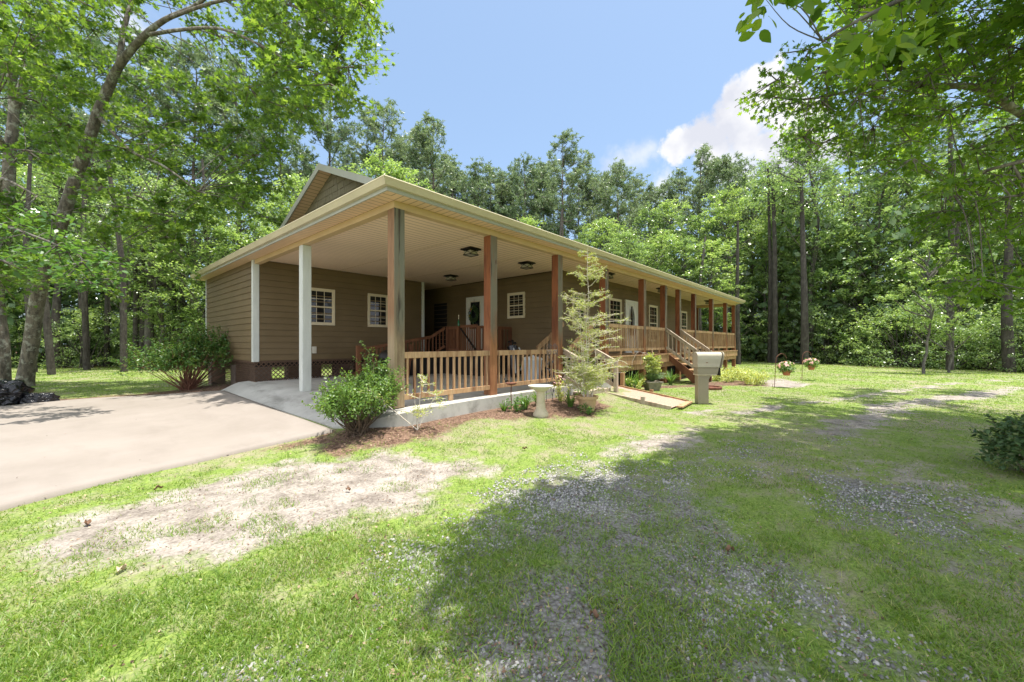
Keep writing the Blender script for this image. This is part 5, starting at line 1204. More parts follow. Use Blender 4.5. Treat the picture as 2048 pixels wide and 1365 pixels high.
tag(link('gravel', stones(), M['stone']), 'loose grey crushed stone scattered along the worn lane', 'gravel', kind='stuff')

# ------------------------------------------------------------ near trees
CL = {"L":[[0.14,10.52,6.4],[1.85,5.61,12.46],[1.69,5.81,11.67],[-3.2,12.29,7.9],[-3.44,15.66,12.14],[1.4,9.12,12.94],[-3.92,9.05,5.86],[0.81,4.51,9.5],[-2.87,11.6,3.65],[0.89,11.0,13.15],[1.35,5.22,9.41],[-3.74,8.29,9.23],[0.71,5.54,7.61],[1.09,7.48,9.71],[-4.76,10.49,10.64],[2.94,7.0,12.32],[-4.52,9.4,3.25],[-2.29,14.37,8.23],[-2.48,11.21,4.03],[-4.6,14.91,12.49],[-4.74,13.66,3.39],[1.87,7.98,12.92],[0.77,6.54,11.55],[-2.93,14.64,6.1],[-2.18,12.95,5.87],[0.7,9.57,7.18],[-1.18,11.07,5.87],[-2.8,12.53,3.94],[-2.23,13.87,5.4],[-0.64,11.77,13.07],[0.62,9.39,6.5],[-1.66,12.36,7.67],[-3.97,9.6,8.45],[-3.61,11.77,12.39],[-2.13,11.23,7.26],[0.12,3.68,7.4],[1.9,8.69,10.09],[0.14,11.98,8.91],[-2.9,10.19,3.36],[0.18,12.16,12.68],[0.35,5.51,9.45],[-1.36,10.49,6.96],[-3.11,15.28,10.06],[0.27,7.53,6.75],[1.56,5.26,8.76],[0.89,5.16,10.01],[2.06,8.72,14.21],[-0.2,6.3,7.92],[-2.53,11.64,11.9],[0.46,5.04,10.75],[0.36,9.61,14.01],[0.91,10.07,14.44],[-3.42,15.95,7.91],[-0.07,6.2,10.53],[2.22,6.5,12.07],[-1.84,11.19,12.01],[-4.67,12.19,11.23],[-4.58,13.86,12.81],[0.79,3.09,7.47],[0.48,8.65,12.16],[-1.17,9.82,4.18],[-3.29,13.86,10.32],[0.0,11.41,12.44],[-1.12,11.95,11.1],[-3.38,16.1,14.38],[-4.1,13.97,5.14],[-1.06,9.86,7.41],[-4.5,8.92,8.67],[0.64,7.01,12.76],[-3.88,11.25,10.74],[-2.91,11.12,10.57],[-4.75,12.18,3.79],[0.86,11.07,9.98],[0.64,11.58,10.58],[-5.28,16.49,13.95],[-1.93,10.62,12.79],[1.31,4.2,10.94],[-4.57,10.27,3.15],[-1.18,9.62,9.16],[-3.46,12.27,13.01],[0.35,11.35,6.86],[-2.63,13.93,9.8],[-3.39,10.13,10.79],[-4.01,10.22,10.72],[0.03,8.65,5.72],[-1.58,11.2,5.3],[0.86,9.86,11.8],[-3.83,13.92,11.22],[-2.84,13.6,13.83],[-4.22,16.03,10.99],[-3.34,10.53,8.25],[-2.53,11.63,13.32],[0.55,5.73,10.8],[-1.55,12.17,9.67],[-4.26,12.09,4.88],[-4.38,8.73,2.94],[-0.14,11.62,9.63],[-3.55,10.72,7.03],[0.32,6.3,9.88],[0.12,3.68,6.55],[-3.84,14.31,13.19],[2.58,7.78,12.49],[-2.47,14.07,7.24],[-0.36,10.35,6.03],[0.87,9.31,13.68],[3.02,8.89,12.9],[0.57,9.31,8.26],[-2.72,12.18,10.91],[-0.25,11.71,5.56],[0.31,6.98,8.6],[0.88,2.76,8.74],[-3.65,13.46,7.61],[-0.91,13.17,5.65],[-2.6,12.26,4.93],[2.53,6.93,11.67],[1.15,9.45,5.58],[1.33,4.61,8.38],[-0.96,11.71,6.89],[-3.03,11.22,11.89],[-4.93,12.32,5.2],[-4.99,17.94,13.15],[1.05,7.66,9.08],[1.6,9.59,10.4],[-3.62,15.06,14.71],[-4.19,16.53,12.67],[-3.65,10.02,7.88],[-4.05,16.88,9.52],[-0.97,13.31,8.72],[0.45,7.33,11.54],[-1.81,11.05,8.43],[-4.69,11.9,8.57],[-4.89,13.07,9.82],[-2.64,14.9,13.56],[-2.7,14.04,8.65],[-4.04,12.51,9.51],[2.63,8.63,10.19],[-4.76,13.32,4.93],[1.78,6.79,13.07],[-1.2,12.91,7.71],[0.69,8.52,13.08],[1.56,9.89,9.3],[-4.2,8.94,7.73],[-3.76,12.17,11.55],[0.29,8.34,8.87],[1.22,4.52,10.31],[-0.89,12.63,9.06],[0.46,11.62,7.99],[-4.14,11.19,5.12],[0.04,12.24,15.18],[-4.46,15.01,13.55],[-1.27,11.87,13.42],[-1.91,13.95,7.96],[-4.66,12.96,3.78],[0.52,7.15,10.31],[-2.84,14.63,11.33],[-2.5,10.87,5.85],[0.92,9.65,7.84],[-2.97,12.77,13.78],[0.22,3.75,9.17],[-1.77,9.79,5.1],[-0.75,11.53,14.44],[1.49,9.35,7.84],[0.23,11.23,15.02],[-1.82,14.16,13.68],[-3.44,11.44,8.84],[-2.01,9.87,12.43],[1.55,9.51,7.11],[0.8,10.45,6.33],[2.31,9.24,11.63],[-0.21,10.33,13.3],[-1.72,13.17,11.39],[1.24,8.21,10.73],[-3.92,11.98,10.01],[-4.61,17.12,11.94],[-2.91,9.9,11.16],[1.66,4.71,11.21],[1.96,7.47,10.57],[-3.36,9.67,9.09],[-1.15,9.93,4.85],[-3.79,14.4,9.49],[-4.95,15.91,13.28],[0.67,3.46,9.91],[-0.06,9.49,10.9],[0.87,10.22,9.2],[1.31,6.3,11.09],[-1.77,14.5,5.45],[-0.19,9.24,9.13],[-4.89,18.01,14.58],[-3.18,9.51,10.11],[1.31,10.25,6.79],[-3.15,15.7,11.27],[0.14,4.68,8.49],[-4.8,10.96,6.43],[1.34,10.3,13.03],[-1.24,10.57,4.68],[0.51,7.2,9.47],[-4.09,8.29,3.29],[-0.41,12.6,6.42],[-1.27,13.89,8.99],[-2.43,14.88,7.1],[1.25,9.03,10.87],[-4.59,11.55,3.41],[1.42,4.58,9.32],[1.5,7.83,11.4],[-4.03,14.98,11.07],[0.4,3.06,6.9],[0.64,5.54,11.72],[3.17,8.83,14.06],[-1.88,9.7,7.73],[-4.48,13.77,4.41],[-0.16,7.51,12.02],[-3.48,7.99,8.56],[3.67,7.7,11.67],[-0.18,6.83,11.68],[-5.13,17.87,4.23],[0.13,4.88,7.0],[-1.37,13.44,6.12],[0.12,10.5,8.1],[-3.94,14.15,13.85],[-3.97,10.56,4.47],[0.81,7.9,7.91],[-0.07,4.75,7.69],[1.06,8.33,11.68],[3.12,6.57,11.85],[-4.7,12.04,10.56],[-4.1,16.71,13.37],[-3.66,15.61,4.7],[-0.24,10.89,8.79],[0.25,4.22,9.87],[-5.12,14.77,4.42]],"Lo":[[-3.05,5.57,2.59],[-5.21,8.81,2.5],[-4.11,6.73,3.64],[-5.03,8.66,4.01],[-4.4,7.83,3.26],[-4.61,6.91,2.8],[-4.81,7.68,2.99],[-4.45,7.0,4.01],[-3.49,6.2,3.88],[-4.93,7.59,3.68],[-4.99,8.12,2.68],[-4.55,6.69,3.57],[-4.98,7.03,3.12],[-4.01,7.61,3.87],[-4.82,8.94,2.3],[-2.78,6.49,3.34],[-4.11,6.48,2.94],[-3.31,7.08,3.62],[-3.45,5.19,3.12],[-4.66,7.38,3.28],[-2.74,5.96,2.7],[-3.22,6.05,3.22],[-2.79,5.81,3.03],[-4.58,7.57,2.71],[-5.27,7.99,4.11],[-3.13,5.38,2.9]],"R":[[5.34,-6.95,5.83],[8.44,-6.93,7.97],[8.01,-7.01,4.44],[6.7,-7.13,6.27],[7.73,-5.71,6.97],[6.62,-5.94,4.63],[5.15,-6.38,4.04],[5.07,-5.11,5.95],[5.83,-6.56,6.02],[5.71,-6.18,6.58],[8.2,-7.91,4.17],[6.05,-5.69,5.46],[4.96,-4.78,5.41],[6.54,-4.77,6.56],[5.67,-6.62,4.96],[6.74,-6.1,6.23],[7.91,-7.89,6.16],[3.83,-4.75,4.44],[4.89,-6.06,5.17],[5.48,-6.95,5.33],[4.64,-4.94,4.6],[10.52,-8.95,5.98],[6.55,-6.86,6.83],[4.79,-6.74,5.74],[9.03,-8.56,4.14],[9.4,-8.64,4.83],[8.08,-6.03,5.88],[4.45,-6.05,6.15],[10.55,-8.77,5.53],[6.73,-6.96,5.77],[6.92,-7.35,4.58],[6.02,-6.14,5.9],[8.35,-7.69,7.48],[9.66,-8.01,7.14],[8.67,-8.28,7.61],[9.84,-8.22,5.81],[7.26,-5.76,7.65],[8.62,-6.33,5.79],[7.53,-5.2,6.42],[7.98,-7.2,6.96],[7.57,-6.8,6.5],[5.21,-5.64,4.31],[7.32,-5.44,8.11],[6.58,-7.96,5.29],[6.23,-7.54,3.85],[3.78,-5.37,4.79],[3.42,-5.03,5.07],[8.76,-8.04,6.31],[8.59,-7.52,5.24],[5.0,-5.5,6.54],[6.71,-7.88,6.69],[7.9,-7.31,6.09],[8.98,-7.59,7.87],[6.1,-7.08,4.06],[8.47,-6.31,6.57],[9.22,-8.08,5.79],[8.8,-8.51,4.71],[7.05,-6.37,7.82],[8.09,-8.33,5.07],[6.62,-6.03,5.29],[7.02,-7.14,6.72],[4.82,-7.11,4.82],[5.89,-4.71,5.41],[8.34,-7.09,4.94],[3.91,-6.21,4.29],[7.23,-7.71,4.92],[9.86,-8.62,7.83],[5.62,-5.2,4.73],[8.64,-6.79,8.52],[6.76,-7.89,4.23],[7.34,-7.2,7.19],[4.64,-5.51,5.22],[3.48,-4.47,5.22],[5.57,-5.83,6.83],[6.47,-6.24,7.42],[5.29,-6.84,3.77],[4.34,-5.39,6.31],[6.14,-7.69,4.53],[8.63,-7.26,6.21],[7.11,-6.29,7.23],[7.22,-8.01,5.25],[6.07,-6.0,4.82],[4.78,-5.74,4.81],[4.21,-5.52,4.47],[5.91,-4.44,6.32],[9.15,-7.88,4.7],[5.96,-7.73,5.78],[7.91,-6.39,4.93],[6.21,-7.05,4.53],[5.57,-6.93,4.51],[5.12,-7.41,5.92],[6.91,-5.5,7.31],[5.56,-4.82,6.32],[8.02,-5.75,6.26],[7.57,-5.95,6.27],[5.83,-6.99,5.77],[5.92,-5.08,5.12],[8.88,-7.49,6.66],[6.42,-7.43,6.8],[5.52,-7.53,4.48],[4.2,-5.66,4.96],[4.94,-6.96,5.27],[4.41,-6.5,3.9],[4.4,-6.08,5.06],[3.73,-5.58,6.01],[5.67,-7.5,3.55],[3.75,-4.84,5.64],[3.96,-5.9,3.82],[7.63,-6.26,7.83],[3.91,-4.95,4.94],[5.06,-7.32,3.3],[4.69,-6.23,3.24],[5.89,-6.62,3.87],[4.67,-6.6,3.32],[6.98,-7.83,2.38],[5.32,-7.04,3.14],[6.76,-7.78,1.96],[4.86,-7.1,2.09],[6.59,-7.3,3.8],[6.53,-7.4,2.67],[5.15,-6.67,3.3],[4.15,-6.74,3.17],[5.83,-6.5,2.79],[5.9,-7.52,2.06],[6.24,-7.75,3.37],[5.54,-7.12,3.79],[5.46,-7.43,1.95],[7.09,-7.95,4.08],[6.23,-7.15,3.39],[4.67,-6.55,2.17],[3.45,-6.21,3.29],[4.09,-6.44,2.24],[4.53,-7.03,2.99],[5.82,-7.69,2.62],[5.3,-6.82,2.28],[5.27,-7.27,2.86],[3.71,-6.46,2.15],[6.64,-7.88,2.97],[5.79,-6.87,2.29],[5.66,-6.31,3.4],[6.32,-7.65,3.0],[6.45,-7.54,1.94],[6.64,-7.24,3.26],[6.15,-7.12,2.6]],"S":[[1.2,-6.45,8.36],[3.77,-7.05,14.76],[1.16,-8.44,13.29],[4.46,-10.29,13.75],[6.58,-7.52,8.63],[0.09,-5.79,5.97],[6.09,-10.72,14.39],[5.69,-8.67,12.52],[4.22,-9.09,12.9],[6.73,-12.2,7.73],[-0.39,-9.86,13.77],[2.89,-7.62,7.75],[-0.43,-5.69,10.87],[4.83,-6.9,6.34],[0.73,-8.26,11.38],[2.43,-9.05,14.79],[8.11,-11.26,8.43],[3.03,-8.93,6.18],[1.89,-6.84,10.44],[3.32,-6.41,14.79],[9.11,-9.88,13.47],[4.04,-7.48,6.06],[1.11,-10.34,6.91],[1.62,-9.36,5.29],[0.43,-8.56,13.74],[7.21,-12.54,11.99],[4.66,-10.43,8.46],[2.52,-7.76,14.17],[1.61,-6.7,14.66],[5.66,-9.74,13.41],[3.12,-8.5,6.6],[4.63,-7.64,6.82],[1.93,-11.48,5.73],[6.61,-8.41,13.72],[5.52,-9.33,7.12],[7.77,-9.97,9.62],[4.5,-8.92,7.5],[6.8,-6.09,7.61],[4.59,-9.38,8.95],[0.3,-10.48,10.47],[7.75,-8.96,6.37],[4.76,-8.28,11.47],[7.25,-8.31,10.25],[-0.36,-10.79,14.71],[4.55,-7.36,10.82],[5.32,-7.19,5.26],[3.84,-6.38,11.33],[4.62,-10.3,6.88],[6.55,-9.51,8.73],[4.46,-8.63,11.6],[-1.0,-9.41,14.53],[-1.43,-11.22,12.57],[7.5,-7.91,7.91],[4.78,-8.54,9.35],[1.02,-6.44,7.52],[-0.2,-9.48,13.78],[3.39,-9.72,13.41],[2.05,-7.36,11.75],[-0.96,-10.13,8.91],[8.24,-9.27,12.67],[0.47,-6.36,14.76],[4.42,-8.55,12.56],[2.29,-8.67,13.93],[5.01,-11.4,8.87],[5.39,-10.73,7.15],[5.86,-8.31,13.94],[2.98,-9.83,10.32],[-1.84,-9.99,8.68],[6.61,-10.02,11.77],[9.4,-10.19,9.94],[4.1,-10.95,10.0],[6.66,-10.21,13.69],[1.64,-10.87,10.28],[1.56,-7.46,6.22],[-2.36,-10.05,7.24],[0.44,-6.58,13.25],[4.25,-8.38,7.95],[3.63,-10.75,7.48],[0.1,-6.92,13.01],[5.36,-11.8,13.84],[1.12,-7.56,10.16],[-1.79,-9.96,5.58],[3.88,-8.81,8.46],[7.32,-6.62,6.72],[5.09,-7.05,10.21],[2.3,-5.48,7.56],[-0.62,-10.97,10.5],[0.89,-10.6,14.33],[5.49,-12.51,10.98],[0.83,-9.88,6.2],[2.87,-8.77,9.51],[1.53,-11.35,12.85],[7.21,-8.19,6.86],[5.1,-12.3,7.83],[6.81,-9.06,13.68],[1.82,-6.24,10.48],[3.76,-10.87,5.56],[2.19,-7.1,9.23],[1.49,-11.66,11.45],[4.83,-5.82,6.01],[3.8,-11.92,10.76],[3.0,-7.38,11.18],[7.42,-7.79,12.95],[3.96,-6.92,6.18],[1.4,-8.38,7.12],[7.85,-10.73,12.26],[2.71,-11.41,9.4],[9.49,-10.35,13.73],[0.55,-7.22,10.33],[4.27,-7.2,5.42],[0.04,-5.35,11.04],[4.22,-8.66,14.11],[2.84,-11.35,14.43],[6.98,-12.15,13.62],[2.29,-5.43,9.93],[-1.19,-7.67,12.59],[2.35,-11.75,7.85],[2.56,-6.47,6.01],[2.61,-9.42,14.48],[6.43,-10.44,5.95],[7.16,-10.03,5.73],[3.9,-9.73,6.86],[2.79,-8.68,10.35],[2.02,-8.93,7.27],[1.22,-7.79,9.61],[-0.9,-10.13,14.35],[3.27,-6.78,8.8],[5.65,-7.58,10.23],[5.48,-7.74,12.72],[0.25,-5.88,12.18],[3.41,-7.99,11.17],[-0.19,-5.06,8.58],[1.23,-7.77,7.28],[-1.2,-9.57,12.71],[7.43,-11.86,7.36],[-0.85,-6.58,8.2],[2.83,-11.08,13.71],[8.47,-10.94,8.32],[8.17,-11.24,13.74],[4.8,-12.4,7.2],[0.88,-7.62,10.85],[5.46,-10.53,6.23],[6.26,-12.12,10.84],[5.96,-7.06,8.39],[-2.5,-10.58,13.94],[8.19,-8.8,8.62],[-1.25,-9.27,8.41],[2.4,-10.03,13.91],[-0.61,-10.62,12.51],[1.62,-8.89,14.93],[5.7,-11.4,8.65],[7.41,-8.57,12.75],[6.01,-6.96,12.57],[-0.21,-10.74,12.22],[5.07,-8.53,11.86],[1.22,-6.33,13.57],[8.23,-10.27,14.66],[3.11,-9.57,7.6],[7.13,-10.21,10.5],[6.75,-12.03,10.07],[-1.97,-10.47,14.94],[5.0,-10.99,5.88],[-0.23,-8.88,9.6],[2.05,-10.81,5.27],[4.64,-6.65,8.73],[2.35,-10.91,9.92],[6.53,-11.52,11.17],[5.79,-12.78,11.88],[4.87,-10.38,13.79],[7.11,-8.12,12.23],[5.37,-8.19,8.83],[-1.34,-7.32,10.99],[7.25,-12.0,11.26],[-0.18,-10.03,9.62],[5.14,-6.92,6.84],[7.14,-11.11,11.28],[7.26,-8.0,11.14],[0.27,-10.24,6.92],[5.56,-9.85,8.26],[4.24,-9.21,5.94],[0.88,-7.55,5.58],[1.42,-10.82,6.81],[8.36,-8.22,10.15],[7.14,-8.5,6.17],[7.96,-11.11,9.28],[7.19,-7.11,9.9],[-0.14,-5.13,5.86],[2.04,-5.6,11.21],[8.28,-11.1,10.37],[3.62,-10.82,11.65],[2.08,-7.55,8.3],[7.42,-9.83,14.91],[7.5,-11.36,7.2],[2.48,-7.58,9.76],[2.0,-5.64,8.9],[0.29,-9.05,13.01],[-1.02,-6.71,10.16],[3.95,-6.81,9.03],[-2.4,-8.76,8.23],[7.33,-9.95,13.32],[-0.08,-6.93,13.76],[1.56,-10.72,9.56],[2.14,-12.33,12.16],[-2.92,-9.03,5.51],[8.73,-9.23,13.88],[3.67,-8.93,6.91],[3.16,-8.94,10.05],[6.97,-11.72,14.97],[7.26,-11.02,13.31],[8.14,-10.81,10.93],[4.67,-9.75,5.48],[6.99,-12.84,11.15],[7.27,-10.86,7.07],[-0.69,-6.29,10.96],[-1.98,-10.6,10.91],[0.4,-5.61,6.32],[2.25,-7.44,13.96],[3.62,-7.41,5.27],[7.35,-9.25,6.19],[4.14,-10.61,6.56],[-0.67,-6.0,7.3],[5.74,-9.91,11.73],[3.41,-7.56,14.64],[0.66,-9.7,12.28],[1.09,-11.68,9.72],[3.09,-9.65,12.64],[6.5,-7.14,11.43],[6.68,-11.79,12.64],[0.63,-5.27,7.99],[6.28,-12.91,14.98],[-0.06,-11.8,13.75],[-0.6,-5.37,9.3],[7.08,-12.35,11.05],[0.4,-10.65,6.58],[6.43,-10.02,8.64],[9.52,-10.29,10.97],[1.63,-8.71,11.94],[0.73,-10.43,13.08],[-0.3,-9.97,5.6],[3.71,-8.43,8.2],[-0.87,-11.3,10.94],[6.65,-9.25,12.47],[4.63,-11.34,11.17],[0.24,-7.73,6.82],[5.48,-6.68,7.62],[4.34,-6.64,7.62],[3.97,-11.37,11.01],[0.8,-8.67,7.79],[6.79,-13.0,11.91],[5.94,-8.95,6.47],[6.43,-6.87,12.14],[3.21,-6.35,11.77],[1.17,-7.94,8.56],[-0.34,-11.61,14.81],[4.95,-8.64,6.21],[1.44,-10.18,9.88],[-1.06,-9.32,10.88],[0.84,-6.18,9.23],[3.13,-8.87,7.5],[5.06,-11.73,9.68],[-0.17,-9.27,7.95],[4.32,-5.67,5.64],[5.55,-10.43,10.74],[0.1,-6.46,8.92],[0.87,-6.39,10.74],[4.78,-7.71,14.68],[-2.55,-11.08,13.75],[4.28,-5.23,7.04],[5.3,-9.48,12.68],[0.18,-8.04,7.43],[5.78,-10.99,8.17],[-0.35,-7.52,11.31],[8.69,-10.31,13.87],[-1.04,-10.61,14.28],[3.28,-11.32,12.69],[6.12,-13.32,11.76],[2.64,-7.46,9.05],[-0.31,-7.31,8.15],[6.68,-12.89,13.98],[4.61,-11.96,10.19],[2.29,-11.7,12.92],[6.69,-8.0,6.35],[3.91,-5.83,11.13],[4.69,-12.0,6.49],[5.1,-8.54,7.7],[0.02,-10.83,13.75],[0.57,-7.26,8.9],[1.88,-6.21,8.5],[2.46,-11.84,9.23],[5.86,-10.05,6.47],[-0.76,-7.47,7.64],[2.24,-6.28,12.5],[-0.06,-5.7,10.04],[0.99,-9.6,5.77],[4.8,-10.23,6.27],[1.88,-7.83,14.36],[5.71,-10.43,14.71],[4.72,-8.08,14.36],[3.09,-10.31,9.51],[6.86,-13.61,14.27],[9.07,-10.21,11.17],[4.65,-8.05,9.46],[-2.82,-8.88,6.23],[8.6,-12.17,14.42],[8.73,-9.68,5.87],[-1.57,-9.47,10.52],[2.61,-5.23,7.7],[-0.07,-6.31,13.96],[7.93,-10.67,9.66],[-1.51,-10.69,9.85],[4.97,-8.73,10.23],[2.83,-6.35,12.78],[4.83,-12.9,11.91],[0.28,-5.38,8.31],[6.23,-7.93,13.74],[7.54,-12.24,13.24],[6.1,-7.82,10.54],[6.18,-10.07,11.23],[0.15,-7.64,5.62],[2.24,-8.88,12.23],[5.09,-9.72,13.55],[3.78,-10.05,14.75],[-0.1,-9.75,11.65],[3.45,-8.57,7.6],[6.91,-10.69,13.01],[4.54,-10.74,14.9],[-3.25,-9.83,6.79],[6.2,-10.46,10.09],[3.57,-7.09,6.67],[8.38,-9.25,11.1],[3.81,-5.48,9.31],[4.19,-5.33,9.29],[3.74,-5.25,8.34],[3.62,-5.55,9.96],[3.27,-5.12,7.26],[3.3,-5.37,8.04],[2.77,-5.5,8.27],[2.64,-5.15,7.68],[2.77,-5.5,8.55],[1.6,-5.15,7.9],[1.9,-5.31,8.05],[1.78,-5.56,8.72],[1.23,-5.78,9.45],[0.97,-5.51,8.71],[1.06,-5.62,8.15],[0.5,-4.83,7.32],[0.54,-5.07,9.45],[0.48,-4.92,8.33],[-0.07,-5.17,8.05],[0.12,-4.86,7.36],[-0.19,-5.15,9.39],[-0.39,-5.29,7.56],[-0.49,-5.38,7.25],[-0.62,-5.39,9.51],[-1.1,-5.52,7.33],[-0.68,-5.99,8.91],[-0.62,-5.69,8.78],[1.06,-6.21,9.58],[0.88,-6.15,8.63],[0.8,-6.41,9.49],[0.03,-6.28,9.53],[0.39,-6.26,9.43],[-0.01,-5.77,7.31],[1.98,-6.26,9.02],[1.73,-6.03,7.49],[2.0,-6.34,9.97],[2.98,-6.09,9.04],[2.66,-6.05,7.51],[2.77,-5.9,8.4],[-0.72,-6.12,7.46],[-0.74,-6.3,7.38],[-0.44,-6.31,8.3],[0.96,-7.09,9.3],[0.62,-7.0,8.47],[0.88,-7.03,8.77],[1.4,-6.79,7.65],[1.87,-7.25,10.0],[1.65,-7.11,9.91],[-0.55,-6.68,8.87],[-0.62,-6.69,8.17],[-0.84,-6.87,9.49]],"F":[[7.9,-5.38,8.81],[6.59,-5.42,8.5],[7.69,-5.08,7.31],[6.68,-5.6,9.17],[9.58,-5.04,8.59],[8.66,-5.44,7.32],[9.23,-5.35,9.46],[8.8,-5.5,9.17],[9.97,-6.72,8.63],[10.26,-6.77,8.01],[10.8,-6.57,7.95],[10.19,-6.68,7.71],[11.13,-6.39,7.58],[12.15,-6.44,8.47],[11.61,-6.76,8.25],[12.0,-6.27,7.78],[13.62,-6.42,7.21],[13.59,-7.09,9.13],[12.93,-6.81,7.66],[12.64,-6.54,7.13],[10.62,-8.4,9.11],[11.57,-7.96,7.61],[11.28,-7.8,7.73],[11.31,-7.86,8.44],[13.86,-8.61,8.38],[14.34,-8.63,9.17],[14.22,-8.85,8.53],[13.4,-8.42,7.87],[8.84,-7.6,8.94],[8.52,-7.52,8.94],[8.67,-7.46,8.92],[8.73,-7.2,7.04],[14.65,-8.9,8.74],[15.48,-8.57,8.59],[14.68,-8.58,7.28],[14.98,-8.98,7.11]],"N":[[-0.42,-5.46,3.14],[-0.66,-5.05,3.39],[-0.38,-5.34,3.25],[0.33,-5.68,3.76],[-0.28,-5.28,3.6],[-0.55,-4.96,3.57],[-0.09,-5.62,3.5],[0.05,-5.37,3.53],[-0.29,-5.58,3.23],[0.16,-5.64,3.31],[-0.13,-5.42,3.39],[-0.43,-4.97,3.61],[-0.14,-5.48,3.17],[-0.4,-5.29,3.12]]}
def twigs(t, V2, F2):
    o = [c_ for c_ in t.children if c_.name.startswith('trunk')][0]; me = o.data; n0 = len(me.vertices); v = np.empty(n0*3, np.float32); me.vertices.foreach_get('co', v)
    k = np.empty(len(me.loops), np.int32); me.loops.foreach_get('vertex_index', k); m2 = np_mesh('trunk', np.concatenate([v.reshape(-1, 3), V2]), np.concatenate([k.reshape(-1, 4), F2+n0]), True); m2.materials.append(me.materials[0]); o.data = m2
def near_crown(C, rad, nleaf, size, shape, seed, **k):
    rg = np.random.default_rng(seed); (V, F), (V2, F2) = sprays(C, rad, nleaf, size, shape, rg, **k); return V, F, V2, F2
def limb(T, pts, r0, r1, n=8, sub=5, wob=.0): p = smooth_path(pts, sub, wob); T.add(p, np.linspace(r0, r1, len(p)), n); return p
def connect(T, C, anchors, rng, r=.012, maxd=5, sag=.1):
    """a thin branch from the nearest limb point to each clump"""
    A = np.concatenate(anchors)
    for c in C:
        c = np.array(c); d = np.linalg.norm(A-c, axis=1)+.6*np.maximum(0, A[:, 2]-c[2]); j = d.argmin()
        a = A[j]; L_ = np.linalg.norm(c-a)
        if L_ > maxd: continue
        m = (a+c)/2+np.array([0, 0, sag*L_])+rng.normal(0, .05*L_, 3); T.add(smooth_path([a, m, c], 4), np.linspace(r*(1+L_*.25), r*.4, 9), 5)
rg = np.random.default_rng(41)
# leaning sweetgum on the left
T1 = [(-4.17, 15.62, -.1), (-4.13, 15.5, .35), (-4.01, 15.25, 1.37), (-3.87, 14.94, 2.84), (-3.65, 14.54, 3.97), (-3.4, 14.11, 5.08), (-3.15, 13.67, 6.26), (-2.87, 13.21, 7.41), (-2.6, 12.75, 8.63), (-2.39, 12.37, 9.35), (-2.16, 11.8, 9.99), (-1.72, 11.01, 10.69), (-1.31, 10.24, 11.06), (-.66, 9.21, 11.41), (-.04, 8.2, 12.18)]
t = thing('leaning_sweetgum', 'leaning sweetgum with pale lichen on its trunk, arching over the driveway towards the roof', 'tree', T1[0], 'large trees by the driveway'); O = np.array(T1[0])
T = Tubes(); p1 = smooth_path(T1, 4)-O; rad1 = np.interp(np.linspace(0, 1, len(p1)), [0, .03, .1, .4, .65, .8, 1], [.33, .24, .20, .165, .13, .085, .03]); T.add(p1, rad1, 14)
p2 = limb(T, np.array([(-2.16, 11.8, 9.99), (-2.08, 12.02, 11.07), (-1.88, 12.09, 12.34), (-1.72, 12.21, 13.8)])-O, .09, .04)
p3 = limb(T, np.array([(-1.59, 10.7, 10.69), (-1.11, 9.26, 10.37), (-.49, 7.8, 10.01), (.1, 6.53, 9.27), (.6, 5.52, 8.54), (.93, 4.84, 8.15)])-O, .055, .012)
p4 = limb(T, np.array([(-1.31, 10.24, 11.06), (-.29, 8.18, 11.14), (.53, 6.36, 10.56), (1.06, 5.14, 9.77), (1.35, 4.37, 9.28)])-O, .05, .012)
p5 = limb(T, np.array([(-2.6, 12.75, 8.63), (-2.0, 11.02, 7.18), (-1.41, 9.6, 6.47), (-.67, 9.4, 5.9)])-O, .06, .015)
p6 = limb(T, np.array([(-3.15, 13.67, 6.26), (-2.4, 12.5, 6.3), (-1.6, 11.4, 5.9), (-1.0, 10.6, 5.3)])-O, .05, .012)
p7 = limb(T, np.array([(-2.87, 13.21, 7.41), (-3.5, 12.2, 8.0), (-3.9, 11.2, 7.9), (-4.4, 10.0, 7.2)])-O, .05, .012)
left_ = lambda c: (c[0]+4.6)*1.0+(c[1]-13)*-.35 < 1.15
LC = [c for c in CL['L'] if not left_(c)]; LC2 = [c for c in CL['L'] if left_(c)]
connect(T, np.array(LC)-O, [p1[22:], p2, p3, p4, p5, p6, p7], rg, .010, 4)
link('trunk', T.mesh('trunk'), M['bark_lichen'], t)
V, F, V2, F2 = near_crown(np.array(LC)-O, np.random.default_rng(1).uniform(.5, .95, len(LC)), 170, .145, 'star', 2, flat=.35, up=.75, droop=.25)
cr = link('crown', np_mesh('crown', V, F), M['leaf_gum'], t); twigs(t, V2, F2)
# second trunk on the far left
T2 = [(-4.72, 16.1, -.1), (-4.67, 15.99, .4), (-4.67, 15.99, 1.37), (-4.78, 16.12, 2.85), (-4.69, 16.02, 4.51), (-4.53, 15.83, 6.16), (-4.47, 15.77, 7.81), (-4.39, 15.67, 9.13), (-4.47, 15.61, 10.71), (-4.63, 15.79, 12.68), (-4.66, 15.53, 13.8)]
t = thing('forked_sweetgum', 'upright forked tree with mottled bark at the far left edge, beside the leaning one', 'tree', T2[0], 'large trees by the driveway'); O = np.array(T2[0])
T = Tubes(); q1 = smooth_path(T2, 4)-O; T.add(q1, np.interp(np.linspace(0, 1, len(q1)), [0, .04, .12, .6, 1], [.36, .26, .215, .15, .06]), 14)
q2 = limb(T, np.array([(-4.39, 15.67, 9.13), (-4.03, 15.12, 10.55), (-3.94, 14.71, 11.54), (-4.13, 14.93, 12.51), (-4.24, 15.05, 13.8)])-O, .13, .06)
q3 = limb(T, np.array([(-4.5, 15.8, 7.8), (-5.2, 14.2, 8.4), (-5.3, 12.2, 7.6), (-5.0, 10.4, 6.6), (-4.7, 9, 5.6)])-O, .09, .02)
